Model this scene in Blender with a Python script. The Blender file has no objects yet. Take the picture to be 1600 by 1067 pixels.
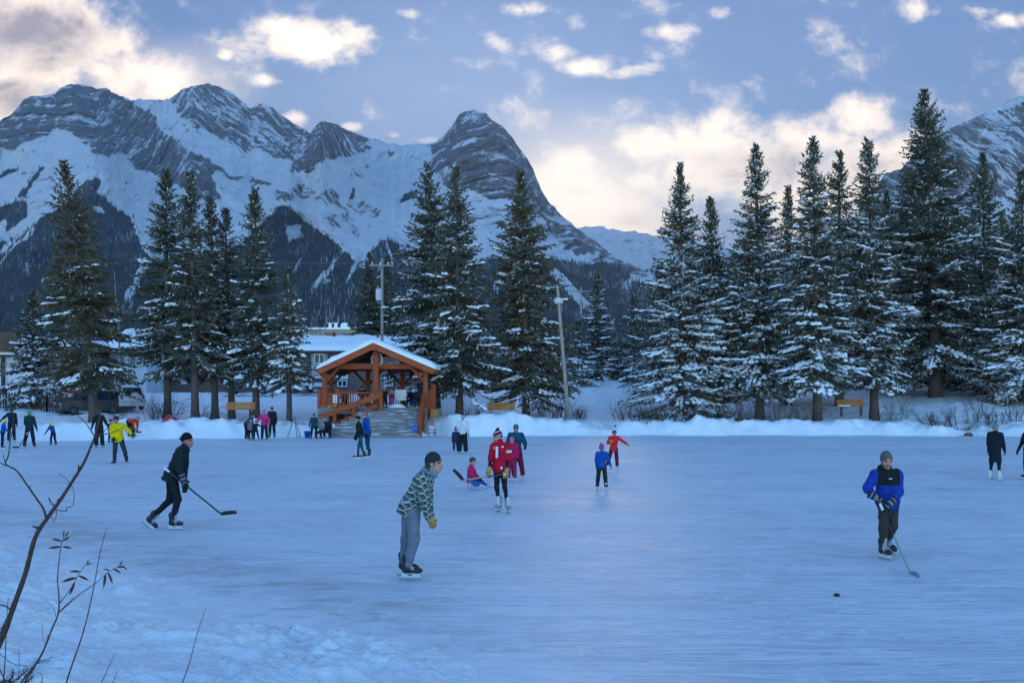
import bpy, math, random
import numpy as np
from mathutils import Vector, Matrix
R = math.radians
scene = bpy.context.scene

# ------------------------------------------------------------------ camera
CAM_H, HOR, FPX = 2.7, 613.0, 1600.0      # eye height (m), horizon row and focal length of the 1600x1067 photograph
cam = bpy.data.cameras.new("camera")
cam.lens, cam.sensor_width = 36.0, 36.0
cam.shift_y = (HOR - 533.5) / 1600.0
cam.clip_start, cam.clip_end = 0.1, 60000
cam_o = bpy.data.objects.new("camera", cam)
cam_o.location = (0, 0, CAM_H)
cam_o.rotation_euler = (R(90), 0, 0)
scene.collection.objects.link(cam_o)
scene.camera = cam_o

# ------------------------------------------------------------------ exposure
scene.view_settings.view_transform = 'Standard'
scene.view_settings.look = 'None'
scene.view_settings.gamma = 1.0
scene.view_settings.exposure = 0.0
scene.cycles.max_bounces = 6
scene.cycles.diffuse_bounces = 3
scene.cycles.glossy_bounces = 3
scene.cycles.volume_bounces = 0
scene.cycles.transparent_max_bounces = 8
scene.cycles.use_denoising = True

# ------------------------------------------------------------------ node helper
class NT:
    def __init__(s, tree):
        s.t = tree; s.n = tree.nodes; s.l = tree.links
    def new(s, typ, **kw):
        n = s.n.new(typ)
        for k, v in kw.items(): setattr(n, k, v)
        return n
    def put(s, sock, v):
        if isinstance(v, bpy.types.NodeSocket): s.l.new(v, sock)
        elif v is not None: sock.default_value = v
    def math(s, op, a, b=None, c=None, clamp=False):
        n = s.new('ShaderNodeMath', operation=op, use_clamp=clamp)
        s.put(n.inputs[0], a)
        if b is not None: s.put(n.inputs[1], b)
        if c is not None: s.put(n.inputs[2], c)
        return n.outputs[0]
    def vmath(s, op, a, b=None):
        n = s.new('ShaderNodeVectorMath', operation=op)
        s.put(n.inputs[0], a)
        if b is not None: s.put(n.inputs[1], b)
        return n.outputs['Value'] if op in ('LENGTH', 'DOT_PRODUCT', 'DISTANCE') else n.outputs[0]
    def mix(s, f, a, b, blend='MIX'):
        n = s.new('ShaderNodeMix', data_type='RGBA', blend_type=blend)
        s.put(n.inputs[0], f)
        for sock, v in ((n.inputs[6], a), (n.inputs[7], b)):
            if isinstance(v, (tuple, list)) and len(v) == 3: v = tuple(v) + (1,)
            s.put(sock, v)
        return n.outputs[2]
    def ramp(s, x, lo, hi, a=0.0, b=1.0, smooth=True):
        n = s.new('ShaderNodeMapRange', interpolation_type='SMOOTHSTEP' if smooth else 'LINEAR')
        s.put(n.inputs[0], x)
        for i, v in enumerate((lo, hi, a, b)): s.put(n.inputs[i + 1], v)
        return n.outputs[0]
    def noise(s, vec, scale, detail=4, rough=0.55, dist=0.0, dim='3D'):
        n = s.new('ShaderNodeTexNoise', noise_dimensions=dim)
        if vec is not None: s.put(n.inputs['Vector'], vec)
        for k, v in (('Scale', scale), ('Detail', detail), ('Roughness', rough), ('Distortion', dist)): s.put(n.inputs[k], v)
        return n.outputs[0]
    def mapping(s, vec, loc=(0, 0, 0), rot=(0, 0, 0), sc=(1, 1, 1), typ='POINT'):
        n = s.new('ShaderNodeMapping', vector_type=typ)
        s.put(n.inputs[0], vec); n.inputs[1].default_value = loc; n.inputs[2].default_value = rot; n.inputs[3].default_value = sc
        return n.outputs[0]
    def combine(s, x, y, z):
        n = s.new('ShaderNodeCombineXYZ')
        for i, v in enumerate((x, y, z)): s.put(n.inputs[i], v)
        return n.outputs[0]
    def sep(s, v):
        n = s.new('ShaderNodeSeparateXYZ'); s.put(n.inputs[0], v); return n.outputs
    def bump(s, h, strength=0.3, dist=0.02):
        n = s.new('ShaderNodeBump'); s.put(n.inputs['Height'], h)
        s.put(n.inputs['Strength'], strength); n.inputs['Distance'].default_value = dist
        return n.outputs[0]

# ------------------------------------------------------------------ world: low sun behind cloud, blue dusk sky
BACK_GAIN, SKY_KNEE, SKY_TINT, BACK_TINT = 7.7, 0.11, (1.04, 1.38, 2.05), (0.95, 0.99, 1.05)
SUN_EL, SUN_AZ = R(10.0), R(4.0)          # azimuth measured from +Y towards +X
world = bpy.data.worlds.new("World"); scene.world = world; world.use_nodes = True
world.node_tree.nodes.clear()
W = NT(world.node_tree)
tc = W.new('ShaderNodeTexCoord').outputs['Generated']
sky = W.new('ShaderNodeTexSky', sky_type='NISHITA', sun_disc=False, sun_elevation=SUN_EL, sun_rotation=SUN_AZ,
            altitude=1300.0, air_density=1.0, dust_density=0.15, ozone_density=2.5)
hs = W.new('ShaderNodeHueSaturation'); hs.inputs['Saturation'].default_value = 1.1
W.put(hs.inputs['Color'], sky.outputs[0])
x, y, z = W.sep(tc)[:3]
yy = W.math('MAXIMUM', y, 0.08)
p = W.combine(W.math('DIVIDE', x, yy), W.math('DIVIDE', z, yy), 0.0)     # slope coordinates of the sky ahead
warp = W.noise(p, 9.0, 5, 0.6)
n1 = W.noise(W.mapping(p, rot=(0, 0, 0.45), sc=(1.0, 1.45, 1)), 10.0, 9, 0.64, 0.25)
n2 = W.noise(p, 38.0, 6, 0.6, 0.2)
fb = W.math('ADD', W.math('MULTIPLY', n1, 0.75), W.math('MULTIPLY', n2, 0.25))
def blobs(lst):
    acc = None
    for (u, v, ru, rv, w) in lst:
        c = ((u - 800) / FPX, (HOR - v) / FPX, 0)
        d = W.vmath('MULTIPLY', W.vmath('SUBTRACT', p, c), (FPX / ru, FPX / rv, 0))
        b = W.ramp(W.vmath('LENGTH', d), 0.0, 1.7, w, 0.0)
        acc = b if acc is None else W.math('SMOOTH_MAX', acc, b, 0.12)
    return acc
CL = [(40, 60, 175, 105, 1.1), (0, 140, 90, 60, 1.0), (200, 118, 90, 48, 1.0), (150, 70, 85, 45, .9), (245, 140, 55, 28, .9),
      (495, 66, 78, 34, .95), (552, 52, 48, 28, .8), (440, 42, 38, 20, .7), (416, 127, 27, 12, .75), (352, 88, 12, 9, .5),
      (775, 66, 26, 15, .6), (640, 20, 24, 9, .6), (825, 14, 50, 13, .65), (905, 36, 18, 20, .55),
      (868, 80, 42, 20, .75), (925, 104, 60, 18, .85), (985, 113, 58, 14, .85), (1048, 50, 42, 14, .6), (1140, 22, 34, 14, .62),
      (1435, 20, 40, 26, .8), (1535, 18, 30, 12, .55), (1580, 32, 36, 14, .6),
      (1120, 215, 95, 48, 1.0), (1020, 225, 85, 26, .9), (1160, 265, 150, 62, 1.1), (1265, 215, 90, 42, .85), (1345, 195, 65, 46, 1.0),
      (1370, 265, 90, 70, 1.1), (1260, 300, 120, 60, 1.0),
      (875, 300, 60, 50, 1.0), (925, 335, 85, 50, 1.1), (895, 255, 46, 26, .85), (985, 352, 70, 32, .95), (1005, 280, 40, 16, .7),
      (458, 186, 22, 16, .7), (548, 198, 22, 9, .65), (662, 219, 26, 8, .7), (620, 212, 14, 6, .5)]
dens = W.math('ADD', blobs(CL), W.math('MULTIPLY', W.math('SUBTRACT', fb, 0.5), 3.4))
alpha = W.math('MULTIPLY', W.ramp(dens, 0.10, 0.98), 0.97)
DK = [(45, 55, 140, 66, 1.0), (25, 150, 60, 40, .7), (1190, 265, 130, 46, .75), (900, 300, 48, 20, .5), (985, 345, 60, 20, .6), (1360, 265, 70, 60, .5)]
shade = W.ramp(W.math('ADD', blobs(DK), W.math('MULTIPLY', W.math('SUBTRACT', n1, 0.5), 2.0)), 0.25, 1.0)
shade = W.math('MINIMUM', W.math('ADD', shade, W.ramp(dens, 0.95, 1.9, 0.0, 0.55)), 1.0)
ccol = W.mix(shade, (2.25, 1.85, 1.42), (0.56, 0.475, 0.50))
ahead = W.ramp(y, 0.1, 0.35)
veil_n = W.noise(W.mapping(p, sc=(1.6, 4.0, 1), rot=(0, 0, 0.5)), 4.0, 4, 0.6)
VEIL = [(690, 190, 320, 170, .75), (930, 260, 220, 150, .7), (1100, 330, 240, 110, .4), (600, 90, 260, 100, .4)]
veil = W.math('MULTIPLY', blobs(VEIL), W.ramp(veil_n, 0.2, 0.75, .55, 1.0))
# unseen sky overhead and behind the camera, boosted and tinted to brighten the ground
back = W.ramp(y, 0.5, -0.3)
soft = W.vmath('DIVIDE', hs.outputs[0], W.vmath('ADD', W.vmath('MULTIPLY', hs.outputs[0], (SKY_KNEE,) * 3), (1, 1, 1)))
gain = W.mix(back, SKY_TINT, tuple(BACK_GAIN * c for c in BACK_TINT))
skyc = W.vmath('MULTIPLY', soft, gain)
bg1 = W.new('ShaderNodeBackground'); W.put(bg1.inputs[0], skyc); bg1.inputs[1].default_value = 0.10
bgv = W.new('ShaderNodeBackground'); bgv.inputs[0].default_value = (0.52, 0.68, 1.02, 1); bgv.inputs[1].default_value = 1.0
bgg = W.new('ShaderNodeBackground'); bgg.inputs[0].default_value = (1.75, 1.50, 1.20, 1); bgg.inputs[1].default_value = 1.0
glow = blobs([(905, 318, 165, 115, .95), (255, 135, 120, 60, .6)])
bg2 = W.new('ShaderNodeBackground'); W.put(bg2.inputs[0], ccol); bg2.inputs[1].default_value = 1.0
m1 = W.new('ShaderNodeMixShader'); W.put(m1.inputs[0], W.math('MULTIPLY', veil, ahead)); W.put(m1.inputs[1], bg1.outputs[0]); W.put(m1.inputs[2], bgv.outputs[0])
mg = W.new('ShaderNodeMixShader'); W.put(mg.inputs[0], W.math('MULTIPLY', glow, ahead)); W.put(mg.inputs[1], m1.outputs[0]); W.put(mg.inputs[2], bgg.outputs[0])
m2 = W.new('ShaderNodeMixShader'); W.put(m2.inputs[0], W.math('MULTIPLY', alpha, ahead)); W.put(m2.inputs[1], mg.outputs[0]); W.put(m2.inputs[2], bg2.outputs[0])
# the sun itself stays hidden: its light burns through the thinnest cloud over the saddle
bgs = W.new('ShaderNodeBackground'); bgs.inputs[0].default_value = (2.7, 2.3, 1.8, 1); bgs.inputs[1].default_value = 1.0
m3 = W.new('ShaderNodeMixShader'); W.put(m3.inputs[0], W.math('MULTIPLY', W.math('MULTIPLY', blobs([(905, 335, 105, 75, .8), (262, 128, 45, 28, .7), (960, 300, 150, 60, .35)]), W.ramp(n1, .3, .7, .6, 1.0)), ahead)); W.put(m3.inputs[1], m2.outputs[0]); W.put(m3.inputs[2], bgs.outputs[0])
out = W.new('ShaderNodeOutputWorld'); W.put(out.inputs[0], m3.outputs[0])
world.cycles.sampling_method = 'MANUAL'; world.cycles.sample_map_resolution = 1024

sun = bpy.data.lights.new("sun", 'SUN'); sun.energy = 0.6; sun.angle = R(12); sun.color = (1.0, 0.80, 0.62)
sun_o = bpy.data.objects.new("sun", sun); scene.collection.objects.link(sun_o)
sd = Vector((math.sin(SUN_AZ) * math.cos(SUN_EL), math.cos(SUN_AZ) * math.cos(SUN_EL), math.sin(SUN_EL)))
sun_o.rotation_euler = sd.to_track_quat('Z', 'Y').to_euler()

# ------------------------------------------------------------------ geometry helpers
def P(u, v, Y): return Vector(((u - 800) / FPX * Y, Y, CAM_H + (HOR - v) / FPX * Y))
def G(u, v): return P(u, v, CAM_H * FPX / (v - HOR))                    # point on the ice

def _h(ix, iy, iz, seed):
    n = (ix * 374761393 + iy * 668265263 + iz * 2147483647 + seed * 974634777).astype(np.uint32)
    n = (n ^ (n >> np.uint32(13))) * np.uint32(1274126177)
    n = n ^ (n >> np.uint32(16))
    return (n & np.uint32(0xffff)).astype(np.float32) / 65535.0
def vnoise(x, y, z=0.0, seed=0):
    x, y, z = np.broadcast_arrays(np.asarray(x, float), np.asarray(y, float), np.asarray(z, float))
    fx, fy, fz = np.floor(x), np.floor(y), np.floor(z)
    ix, iy, iz = fx.astype(np.int64), fy.astype(np.int64), fz.astype(np.int64)
    s = lambda t: t * t * (3 - 2 * t)
    tx, ty, tz = s(x - fx), s(y - fy), s(z - fz)
    r = 0
    for a in (0, 1):
        for b in (0, 1):
            for c in (0, 1):
                r = r + _h(ix + a, iy + b, iz + c, seed) * (tx if a else 1 - tx) * (ty if b else 1 - ty) * (tz if c else 1 - tz)
    return r
def fbm(x, y, z=0.0, oct=4, seed=0, gain=0.5):
    r, a, t = 0, 1.0, 0
    for i in range(oct):
        r = r + a * vnoise(np.asarray(x) * 2 ** i, np.asarray(y) * 2 ** i, np.asarray(z) * 2 ** i, seed + i * 17); t += a; a *= gain
    return r / t
def sstep(a, b, x):
    t = np.clip((np.asarray(x, float) - a) / (b - a), 0, 1); return t * t * (3 - 2 * t)

def link(o, parent=None):
    scene.collection.objects.link(o)
    if parent is not None: o.parent = parent
    return o
def mesh_np(name, verts, faces, mats, midx=None, smooth=True, parent=None, origin=None):
    """verts (N,3); faces: list of int arrays (M,k); one object"""
    verts = np.asarray(verts, np.float32).reshape(-1, 3)
    if origin is not None: verts = verts - np.asarray(origin, np.float32)
    me = bpy.data.meshes.new(name)
    faces = [np.asarray(f, np.int32) for f in faces if len(f)]
    nl = sum(f.size for f in faces); nf = sum(len(f) for f in faces)
    me.vertices.add(len(verts)); me.vertices.foreach_set('co', verts.ravel())
    me.loops.add(nl); me.polygons.add(nf)
    me.loops.foreach_set('vertex_index', np.concatenate([f.ravel() for f in faces]))
    tot = np.concatenate([np.full(len(f), f.shape[1], np.int32) for f in faces])
    st = np.zeros(nf, np.int32); st[1:] = np.cumsum(tot)[:-1]
    me.polygons.foreach_set('loop_start', st)
    if midx is not None: me.polygons.foreach_set('material_index', np.asarray(midx, np.int32))
    me.polygons.foreach_set('use_smooth', np.full(nf, smooth))
    for m in (mats if isinstance(mats, (list, tuple)) else [mats]): me.materials.append(m)
    me.update(calc_edges=True)
    o = bpy.data.objects.new(name, me)
    if origin is not None and parent is None: o.location = origin
    return link(o, parent)
def attr(o, name, data):
    a = o.data.attributes.new(name, 'FLOAT', 'POINT'); a.data.foreach_set('value', np.asarray(data, np.float32).ravel())
def grid_faces(nr, nc):
    i = np.arange(nr - 1)[:, None] * nc + np.arange(nc - 1)[None, :]
    return np.stack([i, i + 1, i + nc + 1, i + nc], -1).reshape(-1, 4)
def tag(o, label=None, cat=None, group=None, kind=None):
    if label: o['label'] = label
    if cat: o['category'] = cat
    if group: o['group'] = group
    if kind: o['kind'] = kind
    return o
def empty(name, loc, label=None, cat=None, group=None):
    o = bpy.data.objects.new(name, None); o.location = loc; o.empty_display_size = .3
    link(o); tag(o, label, cat, group); return o

_mats = {}
def mat(name, color=None, rough=0.6, spec=0.4, noise=None, bump=None, metal=0.0, coat=0.0, emit=None):
    """plain procedural surface: base colour broken up by noise=(scale, amount), bump=(scale, strength, distance)"""
    if name in _mats: return _mats[name]
    m = bpy.data.materials.new(name); m.use_nodes = True
    t = NT(m.node_tree); b = t.n['Principled BSDF']
    b.inputs['Roughness'].default_value = rough; b.inputs['Specular IOR Level'].default_value = spec; b.inputs['Metallic'].default_value = metal
    b.inputs['Coat Weight'].default_value = coat
    if color is not None:
        co = t.new('ShaderNodeTexCoord').outputs['Object']
        if noise:
            n = t.noise(co, noise[0], 5, 0.6)
            f = t.ramp(n, 0.3, 0.7, 1 - noise[1], 1 + noise[1], False)
            c = t.vmath('MULTIPLY', tuple(color), t.combine(f, f, f)); t.put(b.inputs['Base Color'], c)
        else: b.inputs['Base Color'].default_value = (*color, 1)
        if bump: t.put(b.inputs['Normal'], t.bump(t.noise(co, bump[0], 4, 0.6), bump[1], bump[2]))
    if emit:
        b.inputs['Emission Color'].default_value = (*emit[:3], 1); b.inputs['Emission Strength'].default_value = emit[3]
    _mats[name] = m; return m

# ------------------------------------------------------------------ land: one snowy sheet with the pond let into it
FAR = [(-60, 47), (-40, 51.5), (-30, 54.5), (-22, 58.5), (-14, 61.2), (-5, 62.5), (6, 64.3), (20, 64.5), (28, 63.2), (34, 61.0), (60, 58)]
FX, FY = np.array(FAR).T
def far_edge(x): return np.interp(x, FX, FY) + 0.5 * np.sin(np.asarray(x) * 0.9) + .3 * np.sin(np.asarray(x) * 2.3)
def near_edge(x, y): return 9.65 - (np.asarray(x) * 0.97 + np.asarray(y)) - .35 * np.sin(np.asarray(x) * 1.3) + (fbm(np.asarray(x) * .9, np.asarray(y) * .9, seed=5, oct=6, gain=.62) - .5) * 2.6   # >0 on the near bank
def land_z(x, y, fine=True):
    x = np.asarray(x, float); y = np.asarray(y, float)
    d = y - far_edge(x)
    # far side: ploughed bank, then park ground rising away
    bankh = .84 + .38 * np.exp(-((x + 1.0) / 4.0) ** 2) + 1.1 * (fbm(x * .20, 0 * x, seed=3) - .5) - .45 * np.exp(-((x - 6.2) / 1.6) ** 2) - .3 * sstep(-24, -34, x) - .35 * sstep(20, 34, x) - .45 * sstep(-3, -9, x) * sstep(-16, -10, x)
    bank = bankh * sstep(-.2, 1.3, d) * (1 - .45 * sstep(1.6, 3.2, d) - .55 * sstep(3.0, 7.5, d))
    park = .62 * sstep(1.2, 6, d) + .70 * sstep(5, 20, d) + 1.1 * sstep(16, 42, d) - .38 * sstep(-21, -25, x) * sstep(8, 13, d) * (1 - sstep(22, 30, d)) + .5 * sstep(30, 80, d)
    park = park + 1.0 * sstep(14, 26, x) * sstep(3, 20, d) + 1.5 * np.exp(-((x - 9.5) / 6.0) ** 2) * sstep(16, 42, d)
    for (bx, by, bw, bh) in ((-8.0, 82, 3.2, 1.55), (-5.2, 84, 2.2, 1.7), (-12.6, 86, 4.0, .9), (-2.5, 83, 2.5, .8), (-16.5, 84, 2.5, .5)):
        park = park + bh * np.exp(-((x - bx) / bw) ** 2 - ((y - by) / 2.6) ** 2)
    zf = bank + park
    if fine:
        lump = (fbm(x * 1.1, y * 1.1, oct=5, seed=11) - .5)
        zf = zf + lump * (0.75 * sstep(-.1, .8, d) * (1 - .6 * sstep(2.5, 6, d)) + .1)
    zf = np.where(d > -.3, zf, 0)
    # near side: trampled bank that falls to the ice
    s = near_edge(x, y)
    zn = 0.03 * sstep(-.1, 1.2, s) + 0.125 * np.clip(s - .5, 0, None)
    if fine:
        am = .30 + .55 * sstep(.32, .66, fbm(x * .55, y * .55, oct=2, seed=81)); ox, oy = x, y
        x = x + (fbm(ox * 1.1, oy * 1.1, oct=3, seed=83) - .5) * 1.6; y = y + (fbm(ox * 1.1 + 9, oy * 1.1, oct=3, seed=85) - .5) * 1.6
        n1 = fbm(x * 1.25, y * 1.25, oct=5, seed=31) - .5
        n3 = np.maximum(fbm(x * 2.3, y * 2.3, oct=3, seed=61) - .52, 0) * 2
        n2 = np.abs(fbm(x * 3.1, y * 3.1, oct=4, seed=41) - .5)
        zn = zn + (n1 * .42 - n2 * .34 + .05 + n3 * .16 + (np.abs(fbm(x * 6.1, y * 6.1, oct=3, seed=71) - .5) - .12) * .20) * am * sstep(.1, 2.4, s) + (fbm(x * 9, y * 9, oct=3, seed=51) - .5) * .04 * sstep(-.1, .6, s)
        x, y = ox, oy
    zn = np.where(s > -.3, zn, 0)
    ice = (d < 0) & (s < 0)
    return np.where(ice, -0.12, np.maximum(zf, zn) - .02 * (s < .3) * (d < .3))
def ground(x, y): return float(land_z(np.array([x]), np.array([y]), True)[0])
def on_land(u, Y, dz=0.0):
    x = (u - 800) / FPX * Y; return Vector((x, Y, ground(x, Y) + dz))

rows = np.concatenate([np.linspace(-8, 5.5, 16)[:-1], 5.5 * np.exp(np.linspace(0, math.log(20 / 5.5), 330))[:-1], np.linspace(20, 56, 90)[:-1],
                       np.linspace(46, 80, 190)[0:0], np.linspace(56, 76, 150)[:-1], np.linspace(76, 130, 70)[:-1], 130 * np.exp(np.linspace(0, math.log(13500 / 130), 60))])
ncol = 760
tt = np.linspace(-1, 1, ncol); tt = np.sign(tt) * (0.62 * np.abs(tt) + 0.5 * np.abs(tt) ** 4)
YY, TT = np.meshgrid(rows, tt, indexing='ij'); XX = TT * (YY + np.where(YY < 60, 10, 10))
ZZ = land_z(XX, YY)

def snow_material():
    m = bpy.data.materials.new("snow"); m.use_nodes = True
    t = NT(m.node_tree); b = t.n['Principled BSDF']
    g = t.new('ShaderNodeNewGeometry').outputs['Position']
    b.inputs['Roughness'].default_value = .75; b.inputs['Specular IOR Level'].default_value = .25
    dirt = t.new('ShaderNodeAttribute', attribute_name='dirt').outputs['Fac']
    n = t.noise(g, 1.7, 7, .7)
    f = t.ramp(t.math('ADD', dirt, t.math('MULTIPLY', t.math('SUBTRACT', n, .5), 1.4)), .35, .9)
    f2 = t.ramp(t.noise(g, .6, 5, .6), .3, .7)
    c = t.mix(f2, (.80, .84, .90), (.88, .90, .93))
    c = t.mix(t.math('MULTIPLY', f, .85), c, t.mix(t.noise(g, 5.0, 3), (.10, .085, .075), (.30, .27, .25)))
    t.put(b.inputs['Base Color'], c)
    h = t.math('ADD', t.math('MULTIPLY', t.noise(g, 7.0, 6, .65), 1.0), t.math('MULTIPLY', t.noise(g, 38.0, 3, .6), .25))
    t.put(b.inputs['Normal'], t.bump(h, .8, .09))
    return m
M_SNOW = snow_material()
dd = YY - far_edge(XX)
dirt = sstep(.9, 2.2, dd) * (1 - sstep(6, 13, dd)) * (.50 + .25 * sstep(-2, 3, XX) * sstep(10, 4, XX) ) * (1 - .8 * np.exp(-((XX - 6.8) / 2.6) ** 2))
dirt = np.maximum(dirt * (1 - .4 * sstep(-20, -26, XX)), .40 * sstep(9, 13, XX) * sstep(3, 6, dd) * (1 - sstep(16, 25, dd)))
o = mesh_np("snow_ground", np.stack([XX, YY, ZZ], -1), [grid_faces(*XX.shape)], M_SNOW); attr(o, 'dirt', dirt); tag(o, kind='structure')

def ice_material():
    m = bpy.data.materials.new("ice"); m.use_nodes = True
    t = NT(m.node_tree); b = t.n['Principled BSDF']
    g = t.new('ShaderNodeNewGeometry').outputs['Position']
    b.inputs['Specular IOR Level'].default_value = .19
    # frost patches, wiped lanes, fine skate scratches in several directions
    big = t.noise(t.mapping(g, sc=(.10, .22, 1)), 1.0, 6, .62, .6)
    mid = t.noise(t.mapping(g, sc=(.7, 1.3, 1), rot=(0, 0, .5)), 1.0, 6, .66, .5)
    sc = None
    for k, (a, s1, s2) in enumerate(((.25, .10, 5.0), (-.5, .08, 4.0), (1.25, .11, 6.0), (.75, .13, 7.0), (2.3, .09, 4.6), (-1.2, .10, 5.5))):
        w = t.vmath('ADD', g, t.vmath('MULTIPLY', t.vmath('SUBTRACT', t.new('ShaderNodeTexNoise').outputs['Color'], (.5,) * 3), (.01,) * 3))
        wob = t.noise(g, .35 + .07 * k, 2, .5)
        q = t.vmath('ADD', t.mapping(g, rot=(0, 0, a), sc=(s1, s2, 1)), t.combine(0, t.math('MULTIPLY', wob, 5.0), 3.1 * k))
        n = t.noise(q, 1.0, 2, .5)
        line = t.ramp(t.math('ABSOLUTE', t.math('SUBTRACT', n, .5)), .0, .040, 1.0, 0.0)
        line = t.math('MULTIPLY', line, t.ramp(t.noise(t.mapping(g, loc=(5.0 * k, 0, 0)), .5, 3, .6), .36, .58))
        sc = line if sc is None else t.math('MAXIMUM', sc, line)
    grain = t.noise(g, 16.0, 6, .78)
    scuff = t.noise(t.mapping(g, sc=(2.2, 5.0, 1), rot=(0, 0, -.25)), 1.0, 7, .74, .8)
    lum = t.math('ADD', t.math('MULTIPLY', t.math('SUBTRACT', big, .5), .65), t.math('MULTIPLY', t.math('SUBTRACT', mid, .5), .38))
    lum = t.math('ADD', lum, t.math('MULTIPLY', t.math('SUBTRACT', grain, .5), .42))
    lum = t.math('ADD', lum, t.math('MULTIPLY', t.math('SUBTRACT', scuff, .5), .75))
    f = t.ramp(lum, -.24, .27, 0, 1, False)
    c = t.mix(f, (.37, .43, .50), (.65, .71, .77))
    c = t.mix(t.math('MULTIPLY', sc, .75), c, (.80, .85, .92))
    # silt showing through along the near shore
    x_, y_, z_ = t.sep(g)[:3]
    sN = t.math('SUBTRACT', 9.75, t.math('ADD', t.math('MULTIPLY', x_, .97), y_))
    st = t.math('MULTIPLY', t.ramp(sN, -4.2, -1.2, 0, 1), t.ramp(mid, .36, .66))
    st = t.math('MULTIPLY', st, t.ramp(x_, .3, -1.8))
    c = t.mix(t.math('MULTIPLY', st, .75), c, (.36, .31, .31))
    fr = t.ramp(t.math('ADD', t.math('MULTIPLY', sN, .42), t.math('MULTIPLY', t.math('SUBTRACT', t.noise(g, 2.2, 7, .75, .4), .5), 3.4)), -.95, .55)
    c = t.mix(fr, c, (.74, .79, .86))
    yF = t.ramp(y_, 44.0, 60.0); fr2 = t.math('MULTIPLY', t.ramp(t.math('ADD', x_, t.math('MULTIPLY', t.math('SUBTRACT', big, .5), 14.0)), -10.0, -20.0), yF)
    c = t.mix(t.math('MULTIPLY', fr2, .5), c, (.74, .79, .86))
    t.put(b.inputs['Base Color'], c)
    t.put(b.inputs['Roughness'], t.ramp(lum, -.25, .25, .42, .70, False))
    t.put(b.inputs['Normal'], t.bump(t.math('ADD', t.math('ADD', mid, t.math('MULTIPLY', sc, -.12)), t.math('MULTIPLY', grain, .25)), .28, .02))
    return m
iy = np.concatenate([np.linspace(4, 22, 60)[:-1], np.linspace(22, 70, 60)])
ix = np.linspace(-62, 62, 90)
IY, IX = np.meshgrid(iy, ix, indexing='ij')
mesh_np("ice", np.stack([IX, IY, 0 * IX], -1), [grid_faces(*IX.shape)], ice_material())['kind'] = 'structure'

# ------------------------------------------------------------------ mountains
def pts(lst): return np.array(lst, float)
def inpoly(poly, u, v):
    poly = pts(poly); r = np.zeros(u.shape, bool); n = len(poly)
    for i in range(n):
        (x1, y1), (x2, y2) = poly[i], poly[(i + 1) % n]
        if y1 == y2: continue
        c = ((y1 > v) != (y2 > v)) & (u < (x2 - x1) * (v - y1) / (y2 - y1) + x1); r ^= c
    return r
def dist_line(poly, u, v):
    poly = pts(poly); r = np.full(u.shape, 1e9)
    for (x1, y1), (x2, y2) in zip(poly[:-1], poly[1:]):
        dx, dy = x2 - x1, y2 - y1; t = np.clip(((u - x1) * dx + (v - y1) * dy) / (dx * dx + dy * dy), 0, 1)
        r = np.minimum(r, np.hypot(u - x1 - t * dx, v - y1 - t * dy))
    return r
def Z6(l): return [(x * .375, 100 + y * .375) for x, y in l]
def Z7(l): return [(400 + x * .431, 100 + y * .431) for x, y in l]

def mountain_material():
    m = bpy.data.materials.new("mountain_rock_snow"); m.use_nodes = True
    t = NT(m.node_tree); b = t.n['Principled BSDF']
    b.inputs['Roughness'].default_value = .85; b.inputs['Specular IOR Level'].default_value = .15
    g = t.new('ShaderNodeNewGeometry'); pos = g.outputs['Position']
    rock = t.new('ShaderNodeAttribute', attribute_name='rock').outputs['Fac']
    wood = t.new('ShaderNodeAttribute', attribute_name='wood').outputs['Fac']
    dip = t.new('ShaderNodeAttribute', attribute_name='dip').outputs['Fac']
    x, y, z = t.sep(pos)[:3]
    zz = t.math('ADD', z, t.math('MULTIPLY', x, dip))
    zz = t.math('ADD', zz, t.math('MULTIPLY', t.noise(pos, .004, 3, .5), 260.0))
    st = t.noise(t.combine(t.math('MULTIPLY', x, .0022), t.math('MULTIPLY', y, .0022), t.math('MULTIPLY', zz, .040)), 1.0, 7, .66)
    st2 = t.noise(t.combine(t.math('MULTIPLY', x, .012), t.math('MULTIPLY', y, .012), t.math('MULTIPLY', zz, .018)), 1.0, 8, .72)
    crag = t.noise(pos, .011, 8, .7)
    val = t.math('ADD', t.math('MULTIPLY', t.math('SUBTRACT', st, .5), 3.4), t.math('MULTIPLY', t.math('SUBTRACT', st2, .5), 3.0))
    val = t.math('ADD', val, t.math('MULTIPLY', t.math('SUBTRACT', crag, .5), 1.6))
    f = t.ramp(t.math('ADD', val, t.math('MULTIPLY', t.math('SUBTRACT', rock, .5), 1.7)), -.05, .45)
    rc = t.mix(t.ramp(st2, .3, .7), (.075, .078, .092), (.22, .215, .225))
    sn = t.mix(t.ramp(crag, .3, .7), (.70, .76, .86), (.86, .89, .93))
    c = t.mix(f, sn, rc)
    fl = t.noise(t.mapping(pos, sc=(1, 1, .35)), .035, 6, .75)
    wf = t.ramp(t.math('ADD', wood, t.math('MULTIPLY', t.math('SUBTRACT', fl, .5), 1.1)), .40, .62)
    wc = t.mix(t.ramp(t.noise(pos, .045, 4, .7), .55, .75), (.030, .046, .054), (.24, .28, .32))
    c = t.mix(wf, c, wc)
    t.put(b.inputs['Base Color'], c)
    h = t.math('ADD', st2, t.math('MULTIPLY', crag, .8))
    t.put(b.inputs['Normal'], t.bump(h, 1.0, 26.0))
    return m
M_MTN = mountain_material()

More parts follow.
